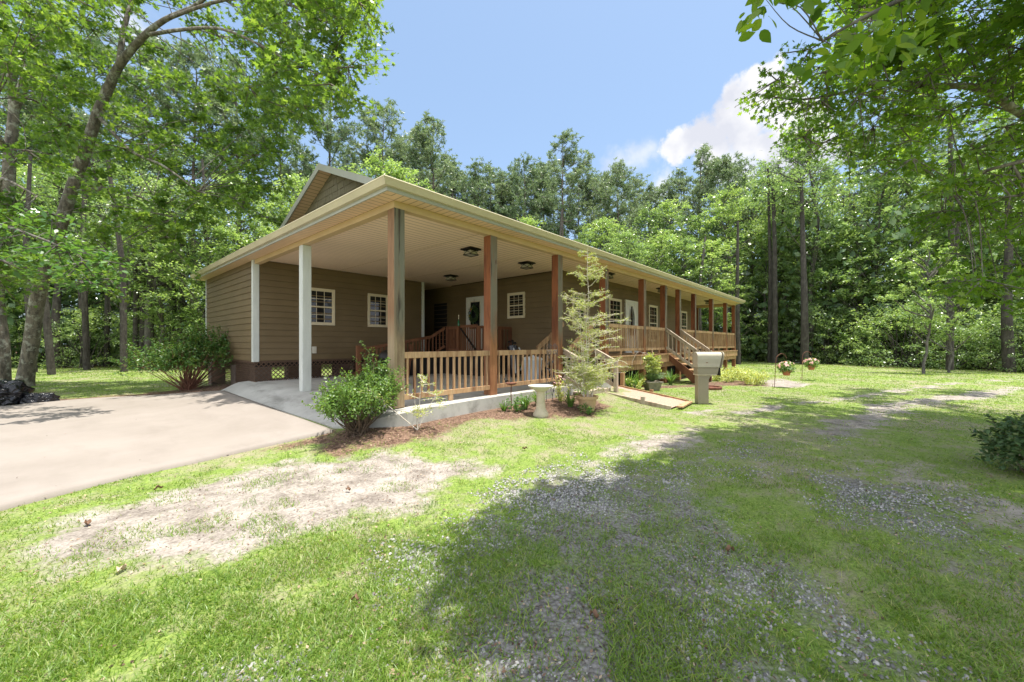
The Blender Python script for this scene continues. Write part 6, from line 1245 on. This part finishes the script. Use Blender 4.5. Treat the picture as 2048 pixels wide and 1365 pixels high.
q4 = limb(T, np.array([(-4.7, 16.0, 5.6), (-4.6, 14.2, 6.2), (-4.4, 12.6, 6.0), (-3.8, 11.4, 5.4)])-O, .07, .02)
connect(T, np.array(LC2)-O, [q1[20:], q2, q3, q4], rg, .010, 3.2)
link('trunk', T.mesh('trunk'), M['bark_lichen'], t)
V, F, V2, F2 = near_crown(np.array(LC2)-O, np.random.default_rng(3).uniform(.5, .95, len(LC2)), 170, .145, 'star', 4, flat=.35, up=.75, droop=.25)
cr = link('crown', np_mesh('crown', V, F), M['leaf_gum'], t); twigs(t, V2, F2)
# dogwood whose low boughs hang over the left edge of the drive
O = np.array((-7.3, 9.2, -.1)); t = thing('dogwood_tree', 'broad-leaved dogwood whose low boughs hang in from the left edge of the photo', 'tree', O, 'large trees by the driveway')
T = Tubes(); d1 = limb(T, [(0, 0, 0), (.1, -.1, 1.2), (.3, -.2, 2.4), (.7, -.5, 3.4), (1.4, -.8, 4.2), (2.4, -1.2, 4.4)], .14, .03, 10); d2 = limb(T, [(.3, -.2, 2.4), (1.4, -.9, 3.4), (2.7, -1.6, 3.9), (3.6, -2.4, 3.6), (4.0, -3.0, 3.3)], .06, .012)
d3 = limb(T, [(.1, -.1, 1.2), (-.6, .5, 2.6), (-1.1, .9, 4.2)], .08, .03)
LO = np.array(CL['Lo'])-O; rgx = np.random.default_rng(6); ext = rgx.uniform((-1.8, -1.4, 2.8), (1.2, 1.6, 5.2), (26, 3)); AL = np.concatenate([LO, ext]); connect(T, AL, [d1[8:], d2, d3], rg, .008)
link('trunk', T.mesh('trunk'), M['bark_gray'], t)
V, F, V2, F2 = near_crown(AL, .42, 90, .125, 'oval', 7, flat=.3, up=1.0, droop=.3); cr = link('crown', np_mesh('crown', V, F), M['leaf_dog'], t); twigs(t, V2, F2)
# big oak at the right whose crown spreads over the lane
O = np.array((8.6, -9.4, -.1)); t = thing('spreading_oak', 'spreading oak whose long lichen-grey branch and yellow-green leaves reach in from the upper right', 'tree', O, 'large trees shading the lane')
T = Tubes(); A_ = lambda L: np.array(L)-O
o1 = limb(T, A_([(8.6, -9.4, -.1), (8.6, -9.4, 1.5), (8.5, -9.3, 3.4), (8.3, -9.0, 5), (7.9, -8.8, 6.8), (7.2, -8.6, 8.8), (6.6, -8.4, 10.6)]), .30, .08, 14)
o2 = limb(T, A_([(8.5, -9.3, 3.4), (7.73, -8.26, 4.53), (6.6, -7.29, 4.98), (5.68, -6.71, 5.2), (5.05, -6.14, 5.18), (4.56, -5.59, 5.23), (4.35, -5.2, 5.15), (4.15, -4.68, 5.16), (3.97, -4.17, 5.36)]), .075, .006)
o3 = limb(T, A_([(8.3, -9.0, 5), (7, -8.4, 6.6), (5, -7.6, 7.4), (2.8, -7, 7.8), (.6, -6.6, 7.8), (-1, -6.6, 7.5)]), .07, .015)
o4 = limb(T, A_([(7.9, -8.8, 6.8), (8, -7.6, 8), (8.2, -6.4, 8.6), (8.6, -5.4, 8.9)]), .1, .02); o5 = limb(T, A_([(7.9, -8.8, 6.8), (9.6, -8.2, 8.2), (11.2, -7.6, 9), (12.6, -7.2, 9)]), .1, .02)
o6 = limb(T, A_([(7.7, -8.8, 4.2), (6.2, -7.9, 4.1), (5.0, -6.9, 3.8), (4.9, -6.3, 3.65)]), .05, .01)
RC = np.array([c for c in CL['R'] if c[2] > 0]+[(4.0, -4.35, 5.3), (4.1, -4.7, 5.1), (4.25, -5.0, 5.25), (4.4, -5.3, 5.0)])-O; SC = np.array(CL['S'])-O; FC = np.array(CL['F'])-O
far_s = SC[np.arange(len(SC)) % 1 == 0]
connect(T, RC, [o1[16:], o2[8:], o6], rg, .008, 2.6); connect(T, np.concatenate([far_s, FC]), [o1[16:], o3, o4, o5], rg, .008, 4)
link('trunk', T.mesh('trunk'), M['bark_lichen'], t)
V, F, V2, F2 = near_crown(RC, np.random.default_rng(5).uniform(.35, .7, len(RC)), 115, .08, 'star', 8, flat=.4, up=.5, droop=.25)
Va, Fa, V2a, F2a = near_crown(far_s, .72, 260, .14, 'star', 9, flat=.3, up=1.4); Vb, Fb, V2b, F2b = near_crown(FC, .65, 190, .12, 'star', 10, flat=.4, up=.9)
o_ = len(V); V = np.concatenate([V, Va, Vb]); F = np.concatenate([F, Fa+o_, Fb+o_+len(Va)])
cr = link('crown', np_mesh('crown', V, F), M['leaf_oak'], t); twigs(t, V2, F2)
# foreground bough of big leaves, top right
O = np.array((1.6, -8.6, -.1)); t = thing('magnolia_leaved_tree', 'tree just right of the camera whose large smooth leaves hang in at the top right', 'tree', O, 'large trees shading the lane')
T = Tubes(); n1 = limb(T, A_ if False else [(0, 0, 0), (-.1, .1, 1.6), (-.3, .4, 3.0), (-.7, 1.2, 4.0), (-1.2, 2.2, 4.1), (-1.5, 2.9, 3.75)], .12, .012, 10); n2 = limb(T, [(-.3, .4, 3.0), (0, .4, 4.5), (.1, .3, 6)], .08, .03); n3 = limb(T, [(-.7, 1.2, 4.0), (-1.0, 2.0, 4.0), (-1.7, 3.0, 3.55), (-1.85, 3.35, 3.4)], .03, .006)
NC = np.array(CL['N'])-O; rgx = np.random.default_rng(66); ext = rgx.uniform((-.9, -.9, 4.6), (.9, .9, 6.6), (22, 3)); connect(T, NC, [n1[8:], n3], rg, .004); connect(T, ext, [n2], rg, .008)
link('trunk', T.mesh('trunk'), M['bark_gray'], t)
V, F, V2, F2 = near_crown(NC, .2, 20, .085, 'ellipse', 12, flat=.6, up=.5, ntw=5, droop=.4); Va, Fa, _, _ = near_crown(ext, .5, 60, .12, 'ellipse', 13)
link('crown', np_mesh('crown', np.concatenate([V, Va]), np.concatenate([F, Fa+len(V)])), M['leaf_oak'], t)

# ------------------------------------------------------------ woodland trees
def pine_template(seed, H=20.0, dens=1.0, spread=2.6, base=.45):
    rg = np.random.default_rng(seed); T = Tubes(); zz = np.linspace(0, H, 14); w_ = np.cumsum(rg.normal(0, .05, (14, 2)), 0); w_[0] = 0
    tr = np.column_stack([w_, zz]); T.add(tr, np.linspace(.17, .02, 14)*(H/20), 8); tips = []; nb = int(46*dens)
    for k in range(nb):
        q = base+(1-base)*(k+rg.random())/nb; z = q*H; c = np.array([np.interp(z, zz, tr[:, 0]), np.interp(z, zz, tr[:, 1]), z]); s_ = (q-base)/(1-base)
        L_ = spread*(math.sin(math.pi*min(1, s_*.82+.16))**.8)*rg.uniform(.55, 1.2)+.25; a = rg.uniform(0, 6.28); up = .15+.9*s_+rg.normal(0, .12)
        if s_ < .12 and rg.random() < .5: L_ *= .5
        d = np.array([math.cos(a), math.sin(a), up]); d /= np.linalg.norm(d); e = c+d*L_; m = (c+e)/2+np.array([0, 0, -.1*L_]); pts = smooth_path([c, m, e], 3); T.add(pts, np.linspace(.045*(1.2-s_), .012, len(pts)), 4)
        for j in range(int(5+L_*5.5)):
            qq = rg.uniform(.35, 1.05); b = c+(e-c)*min(qq, 1)+np.array([0, 0, -.1*L_*math.sin(min(qq, 1)*math.pi)]); tp = b+rg.normal(0, .26, 3)*np.array([1, 1, .7])+np.array([0, 0, .1]); tips.append((tp, d*.5+rg.normal(0, .4, 3)+np.array([0, 0, .5])))
            if rg.random() < .5: T.add([b, tp], [.012, .006], 3)
    P = np.array([a for a, _ in tips]); D = np.array([b for _, b in tips]); nN = 15
    Pn = np.repeat(P, nN, 0)+rg.normal(0, .05, (len(P)*nN, 3)); Dn = np.repeat(D, nN, 0)+rg.normal(0, .75, (len(P)*nN, 3)); n = len(Pn)
    V, F = leaves(Pn, rg.normal(size=(n, 3))+[0, 0, .4], Dn, rg.uniform(.18, .34, n), 'narrow')
    return T.mesh('pine_trunk'), np_mesh('pine_crown', V, F)
def decid_template(seed, H=14.0, Rr=3.2, zb=.22, nc=120, nl=120, size=.17, lean=0.0, open_=0):
    rg = np.random.default_rng(seed); T = Tubes(); zz = np.linspace(0, H*.9, 12); w_ = np.cumsum(rg.normal(0, .09, (12, 2)), 0); w_[0] = 0; tr = np.column_stack([w_, zz]); T.add(tr, np.linspace(.15, .02, 12)*(H/14), 8); C = []
    while len(C) < nc:
        q = rg.random()**.85; z = H*(zb+(1-zb)*q); prof = (math.sin(math.pi*(q*.80+.14))**.75); a = rg.uniform(0, 6.28); rr = Rr*prof*(rg.random()**.45)*(.8+.35*math.sin(a*2+seed+z*.5)+.2*math.sin(a*5+z))
        C.append((math.cos(a)*rr+np.interp(z, zz, tr[:, 0]), math.sin(a)*rr+np.interp(z, zz, tr[:, 1]), min(z, H)))
    C = np.array(C)
    for c in C[::2]:
        z0 = max(.12*H, c[2]-np.hypot(c[0], c[1])*.8-.4); a = np.array([np.interp(z0, zz, tr[:, 0]), np.interp(z0, zz, tr[:, 1]), z0]); T.add(smooth_path([a, (a+c)/2+rg.normal(0, .1, 3), c], 2), np.linspace(.05, .012, 5), 4)
    (V, F), _ = sprays(C, rg.uniform(.55, 1.05, nc)*Rr*.27, nl, size, 'diamond', rg, flat=.42, up=.9, ntw=6)
    return T.mesh('tree_trunk'), np_mesh('tree_crown', V, F)
def shrub_template(seed, H=4.0, Rr=2.0, nc=42, nl=80, size=.11, zb=.05):
    rg = np.random.default_rng(seed); T = Tubes(); C = []
    for k in range(nc):
        q = rg.random(); a = rg.uniform(0, 6.28); rr = Rr*(math.sin(math.pi*(q*.7+.25))**.8)*rg.random()**.5; C.append((math.cos(a)*rr, math.sin(a)*rr, H*(zb+(1-zb)*q)))
    C = np.array(C)
    for c in C[::3]: T.add(smooth_path([(rg.normal(0, .15), rg.normal(0, .15), 0), c*np.array([.45, .45, .55]), c], 2), np.linspace(.035, .008, 5), 4)
    (V, F), _ = sprays(C, rg.uniform(.5, .95, nc)*Rr*.36, nl, size, 'diamond', rg, flat=.45, up=.9, ntw=6)
    return T.mesh('shrub_stems'), np_mesh('shrub_crown', V, F)
PT = [pine_template(100+i, 20, (1.15, .95, 1.3, .85)[i], (2.8, 2.3, 3.1, 2.4)[i], (.45, .5, .48, .58)[i]) for i in range(4)]
DT = [decid_template(200+i, 14, (3.3, 2.8, 3.8, 2.5, 3.2)[i], (.2, .12, .25, .3, .08)[i], (120, 110, 135, 100, 130)[i], 85, (.17, .16, .18, .16, .16)[i]) for i in range(5)]
STP = [shrub_template(300+i, 4, (2.0, 1.7, 2.3)[i]) for i in range(3)]
for a, b in PT: a.materials.append(M['bark_pine']); b.materials.append(M['needle'])
def variants(tm, barkm, mats):
    out_ = []
    for a, b in tm:
        a.materials.append(barkm)
        for mm in mats: b2 = b.copy(); b2.materials.clear(); b2.materials.append(M[mm]); out_.append((a, b2))
    return out_
DV = variants(DT, M['bark_gray'], ['leaf_bg', 'leaf_bg2']); SV = variants(STP, M['bark_dark'], ['leaf_bg', 'leaf_dark', 'leaf_bg2'])
def plant(kind, tm, x, y, h, h0, label, cat, group, rz=None, wide=1.0, cname='crown', tname='trunk'):
    t = thing(kind, label, cat, (x, y, -.05), group, random.uniform(0, 6.28) if rz is None else rz)
    s_ = h/h0; t.scale = (s_*wide, s_*wide, s_)
    for nm, me in ((tname, tm[0]), (cname, tm[1])):
        o = bpy.data.objects.new(nm, me); col.objects.link(o); o.parent = t
    return t
BT = [["P",10.0,24.6,21.4],["P",14.8,25.3,21.7],["P",19.9,25.5,22.6],["P",26.0,29.1,21.1],["P",24.2,23.6,19.2],["P",25.8,18.8,18.9],["P",26.7,14.9,20.2],["P",30.8,11.6,17.9],["P",36.9,6.3,19.7],["P",36.4,3.9,18.2],["P",30.1,26.1,20.7],["P",38.9,19.2,21.4],["P",31.7,21.2,20.1],["P",7.6,27.4,20.3],["P",5.6,31.1,23.3],["P",3.1,32.4,23.7],["P",0.8,35.0,24.8],["P",-1.5,39.1,24.8],["P",-3.8,40.2,24.8],["P",-5.8,42.4,23.7],["P",47.3,2.4,20.6],["P",44.2,-0.1,21.3],["P",45.1,-4.2,21.6],["P",46.8,-7.6,21.5],["P",48.3,-10.8,22.7],["P",51.5,-14.4,21.9],["P",46.6,13.5,21.2],["P",16.8,35.0,21.6],["P",24.4,35.5,23.3],["P",12.9,36.5,20.7],["P",22.5,34.6,24.1],["P",24.6,33.7,25.8],["P",26.4,31.8,23.5],["P",28.1,29.8,21.4],["P",29.3,26.9,21.6],["P",31.0,25.0,20.7],["P",32.1,22.2,21.7],["P",35.7,22.7,22.7],["P",36.2,19.2,21.6],["P",36.4,15.9,19.9],["P",45.8,17.4,22.6],["P",40.5,12.8,19.1],["P",48.9,12.4,23.1],["P",46.4,7.7,21.9],["P",59.1,7.2,25.9],["P",42.0,14.1,18.8],["P",33.7,29.5,21.5],["D",9.5,17.6,13.4],["D",11.6,16.8,13.1],["D",14.2,16.8,11.6],["D",8.2,18.4,12.3],["D",6.5,19.5,11.5],["D",5.6,22.0,11.0],["D",20.2,19.1,12.7],["D",23.0,15.9,12.3],["D",25.0,12.2,10.3],["D",27.5,10.9,12.3],["D",29.3,8.8,13.1],["D",31.0,6.9,13.8],["D",31.5,4.9,12.4],["D",31.9,2.9,14.0],["D",36.7,2.3,16.4],["D",36.1,-0.0,15.3],["D",34.0,-2.2,18.8],["D",37.0,-4.1,15.3],["D",36.0,-6.0,15.5],["D",36.4,-7.9,13.9],["D",36.8,-9.8,14.5],["D",37.0,-11.6,13.4],["D",37.3,-13.5,13.5],["D",37.7,-15.4,13.1],["D",3.8,22.6,11.5],["D",2.0,23.1,9.6],["D",0.6,24.6,8.8],["D",-0.5,30.5,13.0],["D",-2.2,33.9,12.7],["D",-4.0,35.9,13.4],["D",-5.8,37.9,12.7],["D",-7.8,40.2,14.4],["D",-10.2,44.4,14.9],["D",34.1,0.7,11.3],["D",34.7,-3.0,11.1],["D",35.0,-5.5,9.9],["D",35.2,-8.8,8.6],["D",35.6,-10.8,8.0],["D",35.1,-12.5,8.0],["D",-0.9,40.0,18.8],["D",-5.0,47.6,22.0],["D",3.0,37.1,19.4],["D",5.9,35.2,19.1],["D",7.4,23.1,11.1],["D",20.7,21.6,14.3],["D",24.6,20.2,13.1],["D",26.9,16.1,12.3],["D",28.4,12.8,12.9],["D",24.7,8.0,9.9],["D",27.2,6.7,10.2],["D",27.7,4.6,9.5],["D",28.0,2.8,9.3],["D",34.8,2.7,11.5],["D",42.2,2.1,16.4],["D",40.5,-0.5,15.2],["D",41.4,-2.9,15.3],["D",41.9,-5.1,14.5],["D",41.0,-7.1,14.5],["D",43.1,-9.4,14.1],["D",42.0,-11.2,13.3],["D",42.6,-13.4,12.6],["D",34.8,-0.8,10.0],["D",35.7,-4.1,8.5],["D",35.0,-7.1,7.2],["D",34.6,-9.6,6.1],["D",34.5,-11.8,5.8]]
PL = {0: 'tall pine with an open crown rising behind the gable, left of the blue gap', 1: 'narrow-topped pine just right of the one behind the gable', 2: 'round-topped pine standing above the roof ridge, last before the open sky',
      3: 'shorter pine at the left start of the low line above the roof', 6: 'tallest full-crowned pine above the middle of the porch roof', 7: 'slender pine above the porch roof, right of the tallest one', 8: 'flat-topped round pine against the white cloud', 9: 'pine beside the flat-topped one, under the cloud',
      5: 'pine in the row just left of the tallest full-crowned one'}
ip = idd = 0
for i, (k, x, y, h) in enumerate(BT):
    if k == 'P':
        lb = PL.get(ip, 'tall slender pine rising out of the woods behind the house'); plant('pine_tree', PT[(ip*7+1) % 4 if ip != 8 else 3], x, y, h, 20.3, lb, 'pine', 'pines standing above the woods', wide=random.uniform(.95, 1.25)*(1.25 if h < 17 else 1)); ip += 1
    else:
        rt = i; right = (x-CAM[0])*.663-(y-CAM[1])*.7486 > 6; mt = 1 if (idd < 7 or 24 <= idd <= 27) else (idd % 2)
        if idd == 16: lb = 'dark-trunked leafy tree rising highest at the right, just beyond the lawn'
        elif idd < 7: lb = 'pale leafy tree filling the gap between the gable and the pines'
        elif right: lb = 'leafy broadleaf tree in the woods beyond the lawn on the right'
        elif idd in (25, 26, 24): lb = 'bright yellow-green spreading tree left of the house wall'
        else: lb = 'leafy broadleaf tree in the woods beyond the house'
        plant('broadleaf_tree', DV[((idd*3) % 5)*2+mt], x, y, h, 14.3, lb, 'tree', 'broadleaf trees in the woods', wide=random.uniform(.95, 1.15)*(1.35 if h < 10 else 1.0)); idd += 1
SH = [[-8.9,36.8,3.3],[-8.3,37.9,3.9],[-7.2,35.4,4.0],[-6.3,32.7,2.5],[-5.6,34.0,3.2],[-4.7,32.1,4.0],[-3.9,31.4,2.9],[-3.1,29.4,2.8],[-2.3,28.3,3.6],[-1.3,30.3,3.3],[-0.5,28.8,3.1],[0.4,27.7,3.5],[1.0,25.3,3.8],[2.1,25.7,3.0],[2.6,22.8,3.3],[3.4,22.3,3.5],[-10.0,48.7,5.7],[-8.6,47.8,5.9],[-6.7,39.3,3.9],[-5.6,41.4,5.3],[-4.3,39.4,6.0],[-3.0,35.6,3.9],[-1.7,34.2,4.6],[-0.1,38.2,5.0],[0.7,30.7,5.3],[2.4,32.7,5.9],[3.2,28.4,5.7],[5.7,31.9,5.3],[35.7,3.0,4.4],[34.5,1.5,3.6],[34.0,0.1,3.7],[34.5,-1.0,3.6],[33.4,-2.2,4.9],[32.3,-3.3,3.3],[33.1,-4.3,4.2],[31.3,-5.2,2.3],[32.2,-6.1,3.0],[31.3,-6.9,3.9],[30.5,-7.7,4.2],[30.6,-8.4,2.9],[29.4,-9.0,2.6],[30.5,-9.8,3.5],[29.5,-10.3,2.9],[30.3,-11.0,3.3],[28.2,-11.3,2.8],[28.6,-11.9,2.4],[28.1,-12.3,3.0],[28.1,-12.8,3.0],[28.6,-13.4,3.5],[39.0,4.0,8.9],[38.1,1.9,8.8],[36.7,-0.1,5.7],[35.5,-1.9,5.8],[35.3,-3.3,5.5],[36.2,-4.7,7.0],[34.2,-6.0,6.1],[33.8,-7.2,4.7],[32.8,-8.2,5.0],[32.7,-9.2,4.5],[34.6,-10.4,6.5],[34.3,-11.4,6.1],[33.0,-12.0,3.9],[31.0,-12.5,5.8],[31.9,-13.4,5.4],[33.7,-14.6,4.6]]
for i, (x, y, h) in enumerate(SH):
    right = (x-CAM[0])*.663-(y-CAM[1])*.7486 > 0
    plant('woodland_shrub', SV[(0, 2, 3, 5, 6, 8)[(i*5) % 6] if right else (i*2+ (1 if i % 3 else 0)) % 9], x, y, max(2.2, h), 4.2, 'leafy understory shrub along the woods edge '+('right of the house' if right else 'left of the house'), 'shrub', 'understory shrubs at the edge of the woods', wide=random.uniform(.9, 1.3), tname='stems')
# two slim young trees on the lawn, dark trunk at right
yt = [decid_template(400+i, 7.0, 1.5, .3, 46, 110, .11) for i in range(2)]
for a, b in yt: a.materials.append(M['bark_gray']); b.materials.append(M['leaf_bg2'])
for i, (x, y, h, lb) in enumerate(((23.38, -7.39, 6.4, 'slim young tree on the lawn, the left one of the pair with bare lower trunks'), (25.63, -8.41, 5.6, 'slim young tree on the lawn, the right and shorter one of the pair'))):
    plant('young_tree', yt[i], x, y, h, 7.1, lb, 'tree', 'young trees on the lawn')
def bare_trunk(pts, r0, r1, name, label, mat, group):
    O = np.array(pts[0]); t = thing(name, label, 'tree', O, group); T = Tubes(); p = limb(T, np.array(pts)-O, r0, r1, 10); rg = np.random.default_rng(int(abs(O[0]*10))+3); C = p[-1]+rg.normal(0, 1.3, (26, 3))*np.array([1, 1, .9]); connect(T, C, [p[len(p)//2:]], rg, .02, 9); link('trunk', T.mesh('trunk'), M[mat], t)
    (V, F), _ = sprays(C, .9, 90, .15, 'diamond', rg); link('crown', np_mesh('crown', V, F), M['leaf_bg'], t)
GW = 'trunks standing along the woods edge'
bare_trunk([(-3.53, 30.3, -.1), (-3.5, 30.2, 3), (-3.3, 30.2, 7), (-3.3, 30, 11)], .24, .1, 'edge_tree', 'dark straight trunk at the woods edge, right of the two big trees', 'bark_dark', GW)
bare_trunk([(-.14, 26.1, -.1), (-.1, 26.1, 3), (-.2, 26.1, 6), (0, 26, 9)], .24, .1, 'edge_tree', 'dark trunk hugging a paler trunk at the left woods edge', 'bark_dark', GW)
bare_trunk([(.12, 25.8, -.1), (.1, 25.8, 3), (.2, 25.8, 6), (.3, 25.8, 10)], .26, .1, 'edge_tree', 'pale grey trunk beside a dark one at the left woods edge', 'bark_gray', GW)
bare_trunk([(1.5, 25.8, -.1), (1.5, 25.8, 2.5), (1.6, 25.8, 5), (1.6, 25.6, 9)], .22, .1, 'edge_tree', 'mottled trunk behind the corner shrub', 'bark_gray', GW)
bare_trunk([(3.3, 25.6, -.1), (2.8, 25.4, 2), (1.2, 25, 4.2), (-.3, 24.8, 5.6), (-1.6, 24.6, 6.2)], .2, .08, 'edge_tree', 'dark trunk leaning hard to the left by the end of the house', 'bark_dark', GW)
bare_trunk([(4.1, 25.9, -.1), (3.7, 25.8, 2), (2.9, 25.6, 4.2), (1.9, 25.4, 6.4)], .18, .08, 'edge_tree', 'dark slightly leaning trunk next to the end wall of the house', 'bark_dark', GW)
bare_trunk([(30.4, -2.2, -.1), (30.3, -2.2, 4), (30.5, -2.1, 8), (30.6, -2.0, 12.5)], .26, .1, 'edge_tree', 'straight dark trunk behind the hanging baskets', 'bark_dark', GW)
bare_trunk([(31.6, -.3, -.1), (31.6, -.3, 4), (31.5, -.3, 9), (31.4, -.2, 13)], .22, .1, 'edge_tree', 'dark trunk between the porch end and the hanging baskets', 'bark_dark', GW)
bare_trunk([(27.9, -10.7, -.1), (27.8, -10.6, 3), (28, -10.7, 6), (28.1, -10.7, 10)], .24, .1, 'edge_tree', 'dark trunk at the woods edge near the right border', 'bark_dark', GW)
# dense far woods as one mass
rg = np.random.default_rng(77); n = 90000; a = rg.uniform(R(-85), R(80), n); D = rg.uniform(36, 62, n); a0 = math.atan2(.663, .7486)
x = CAM[0]+D*np.cos(a0-a); y = CAM[1]+D*np.sin(a0-a); top = 7.5+5*fbm(x, y, .12, 4)+(D-36)*.12; z = rg.random(n)**1.15*top
NR = rg.normal(size=(n, 3))*.7; NR[:, 2] += .5
V, F = leaves(np.column_stack([x, y, z]), NR, rg.normal(size=(n, 3)), rg.uniform(.35, .75, n), 'diamond')
tag(link('distant_woods', np_mesh('distant_woods', V, F), M['leaf_dark']), 'dense dark mass of woodland behind the first trees', 'woods', kind='stuff')
T = Tubes()
for k in range(150):
    a = rg.uniform(R(-80), R(75)); D = rg.uniform(26 if a < -.6 else 31, 50); x = CAM[0]+D*math.cos(a0-a); y = CAM[1]+D*math.sin(a0-a); hh = rg.uniform(9, 15); T.add([(x, y, -.1), (x+rg.normal(0, .2), y+rg.normal(0, .2), hh*.5), (x+rg.normal(0, .4), y, hh)], [.16, .13, .07], 6)
tag(link('distant_trunks', T.mesh('distant_trunks'), M['bark_dark']), 'many thin dark trunks deep inside the woods', 'woods', kind='stuff')
# low ground cover at the woods edge
n = 26000; a = rg.uniform(R(-66), R(62), n); t_ = np.tan(a); edge = np.interp(t_, [-3, -1.3, -.72, -.4, .3, .59, .9, 1.27, 1.6, 3], [24, 24, 23.5, 27, 32, 33, 24, 19.8, 16, 14]); fw = edge+rg.uniform(-.1, 3.5, n)
x = CAM[0]+fw*(.7486+.663*t_); y = CAM[1]+fw*(.663-.7486*t_); k = (y > 12.5) | (x > 22) | (x < -1)
x, y = x[k], y[k]; m = len(x); NR = rg.normal(size=(m, 3))*.6; NR[:, 2] += .8
V, F = leaves(np.column_stack([x, y, rg.random(m)**1.6*(.35+.9*fbm(x, y, .5, 8))]), NR, rg.normal(size=(m, 3)), rg.uniform(.07, .15, m), 'diamond')
tag(link('ground_cover', np_mesh('ground_cover', V, F), M['leaf_bg']), 'low leafy brush where the lawn meets the woods', 'ground cover', kind='stuff')

# give look-alike plants labels that tell them apart by tone, depth and the landmark they stand behind
BINS = [(-9999, 0, 'past the left border'), (0, 60, 'behind the two big leaning trunks'), (60, 150, 'just right of the leaning trunk'), (150, 270, 'between the leaning trunk and the paired trunks'), (270, 380, 'behind the paired dark and pale trunks'),
        (380, 520, 'beside the end wall of the house'), (520, 640, 'behind the left slope of the gable'), (640, 770, 'behind the gable peak'), (770, 900, 'behind the roof corner'), (900, 1040, 'above the second post'), (1040, 1180, 'above the third post'),
        (1180, 1320, 'above the middle of the porch roof'), (1320, 1480, 'above the far end of the porch roof'), (1480, 1560, 'just past the porch end'), (1560, 1640, 'behind the hanging baskets'), (1640, 1760, 'right of the hanging baskets'),
        (1760, 1850, 'just left of the slim tree pair'), (1850, 1930, 'behind the slim tree pair'), (1930, 2048, 'by the right border'), (2048, 99999, 'past the right border')]
def where(o):
    dx, dy = o.location.x-CAM[0], o.location.y-CAM[1]; r = dx*.663-dy*.7486; f_ = dx*.7486+dy*.663; return 1024+805*r/max(f_, .1), f_
buck = {}
for o in list(col.objects):
    if o.parent is None and o.get('group') in ('pines standing above the woods', 'broadleaf trees in the woods', 'understory shrubs at the edge of the woods'):
        lb = o['label']
        if o['group'][0] == 'p' and not lb.startswith('tall slender'): continue
        if lb.startswith('dark-trunked'): continue
        px, f_ = where(o); bn = [n_ for a_, b_, n_ in BINS if a_ <= px < b_][0]
        cm = [c_ for c_ in o.children if c_.name.startswith('crown')][0].data.materials[0].name
        tone = {'pale_woodland_leaf': 'pale green', 'woodland_leaf': 'mid-green', 'understory_leaf': 'dark green', 'pine_needle': 'slender'}[cm]
        noun = {'pine_tree': 'pine', 'broadleaf_tree': 'broadleaf tree', 'woodland_shrub': 'understory shrub'}[o.name.split('.')[0]]
        buck.setdefault((tone, noun, bn), []).append((px, f_, o))
ORD = {1: [''], 2: ['nearer ', 'farther '], 3: ['nearest ', 'middle ', 'farthest ']}
for (tone, noun, bn), L_ in buck.items():
    L_.sort(key=lambda q: q[1]); n_ = len(L_); od = ORD.get(n_, ['nearest ']+['%s-nearest ' % w_ for w_ in ('second', 'third', 'fourth', 'fifth', 'sixth', 'seventh')])
    for i, (px, f_, o) in enumerate(L_): o['label'] = od[i]+tone+' '+noun+' '+bn
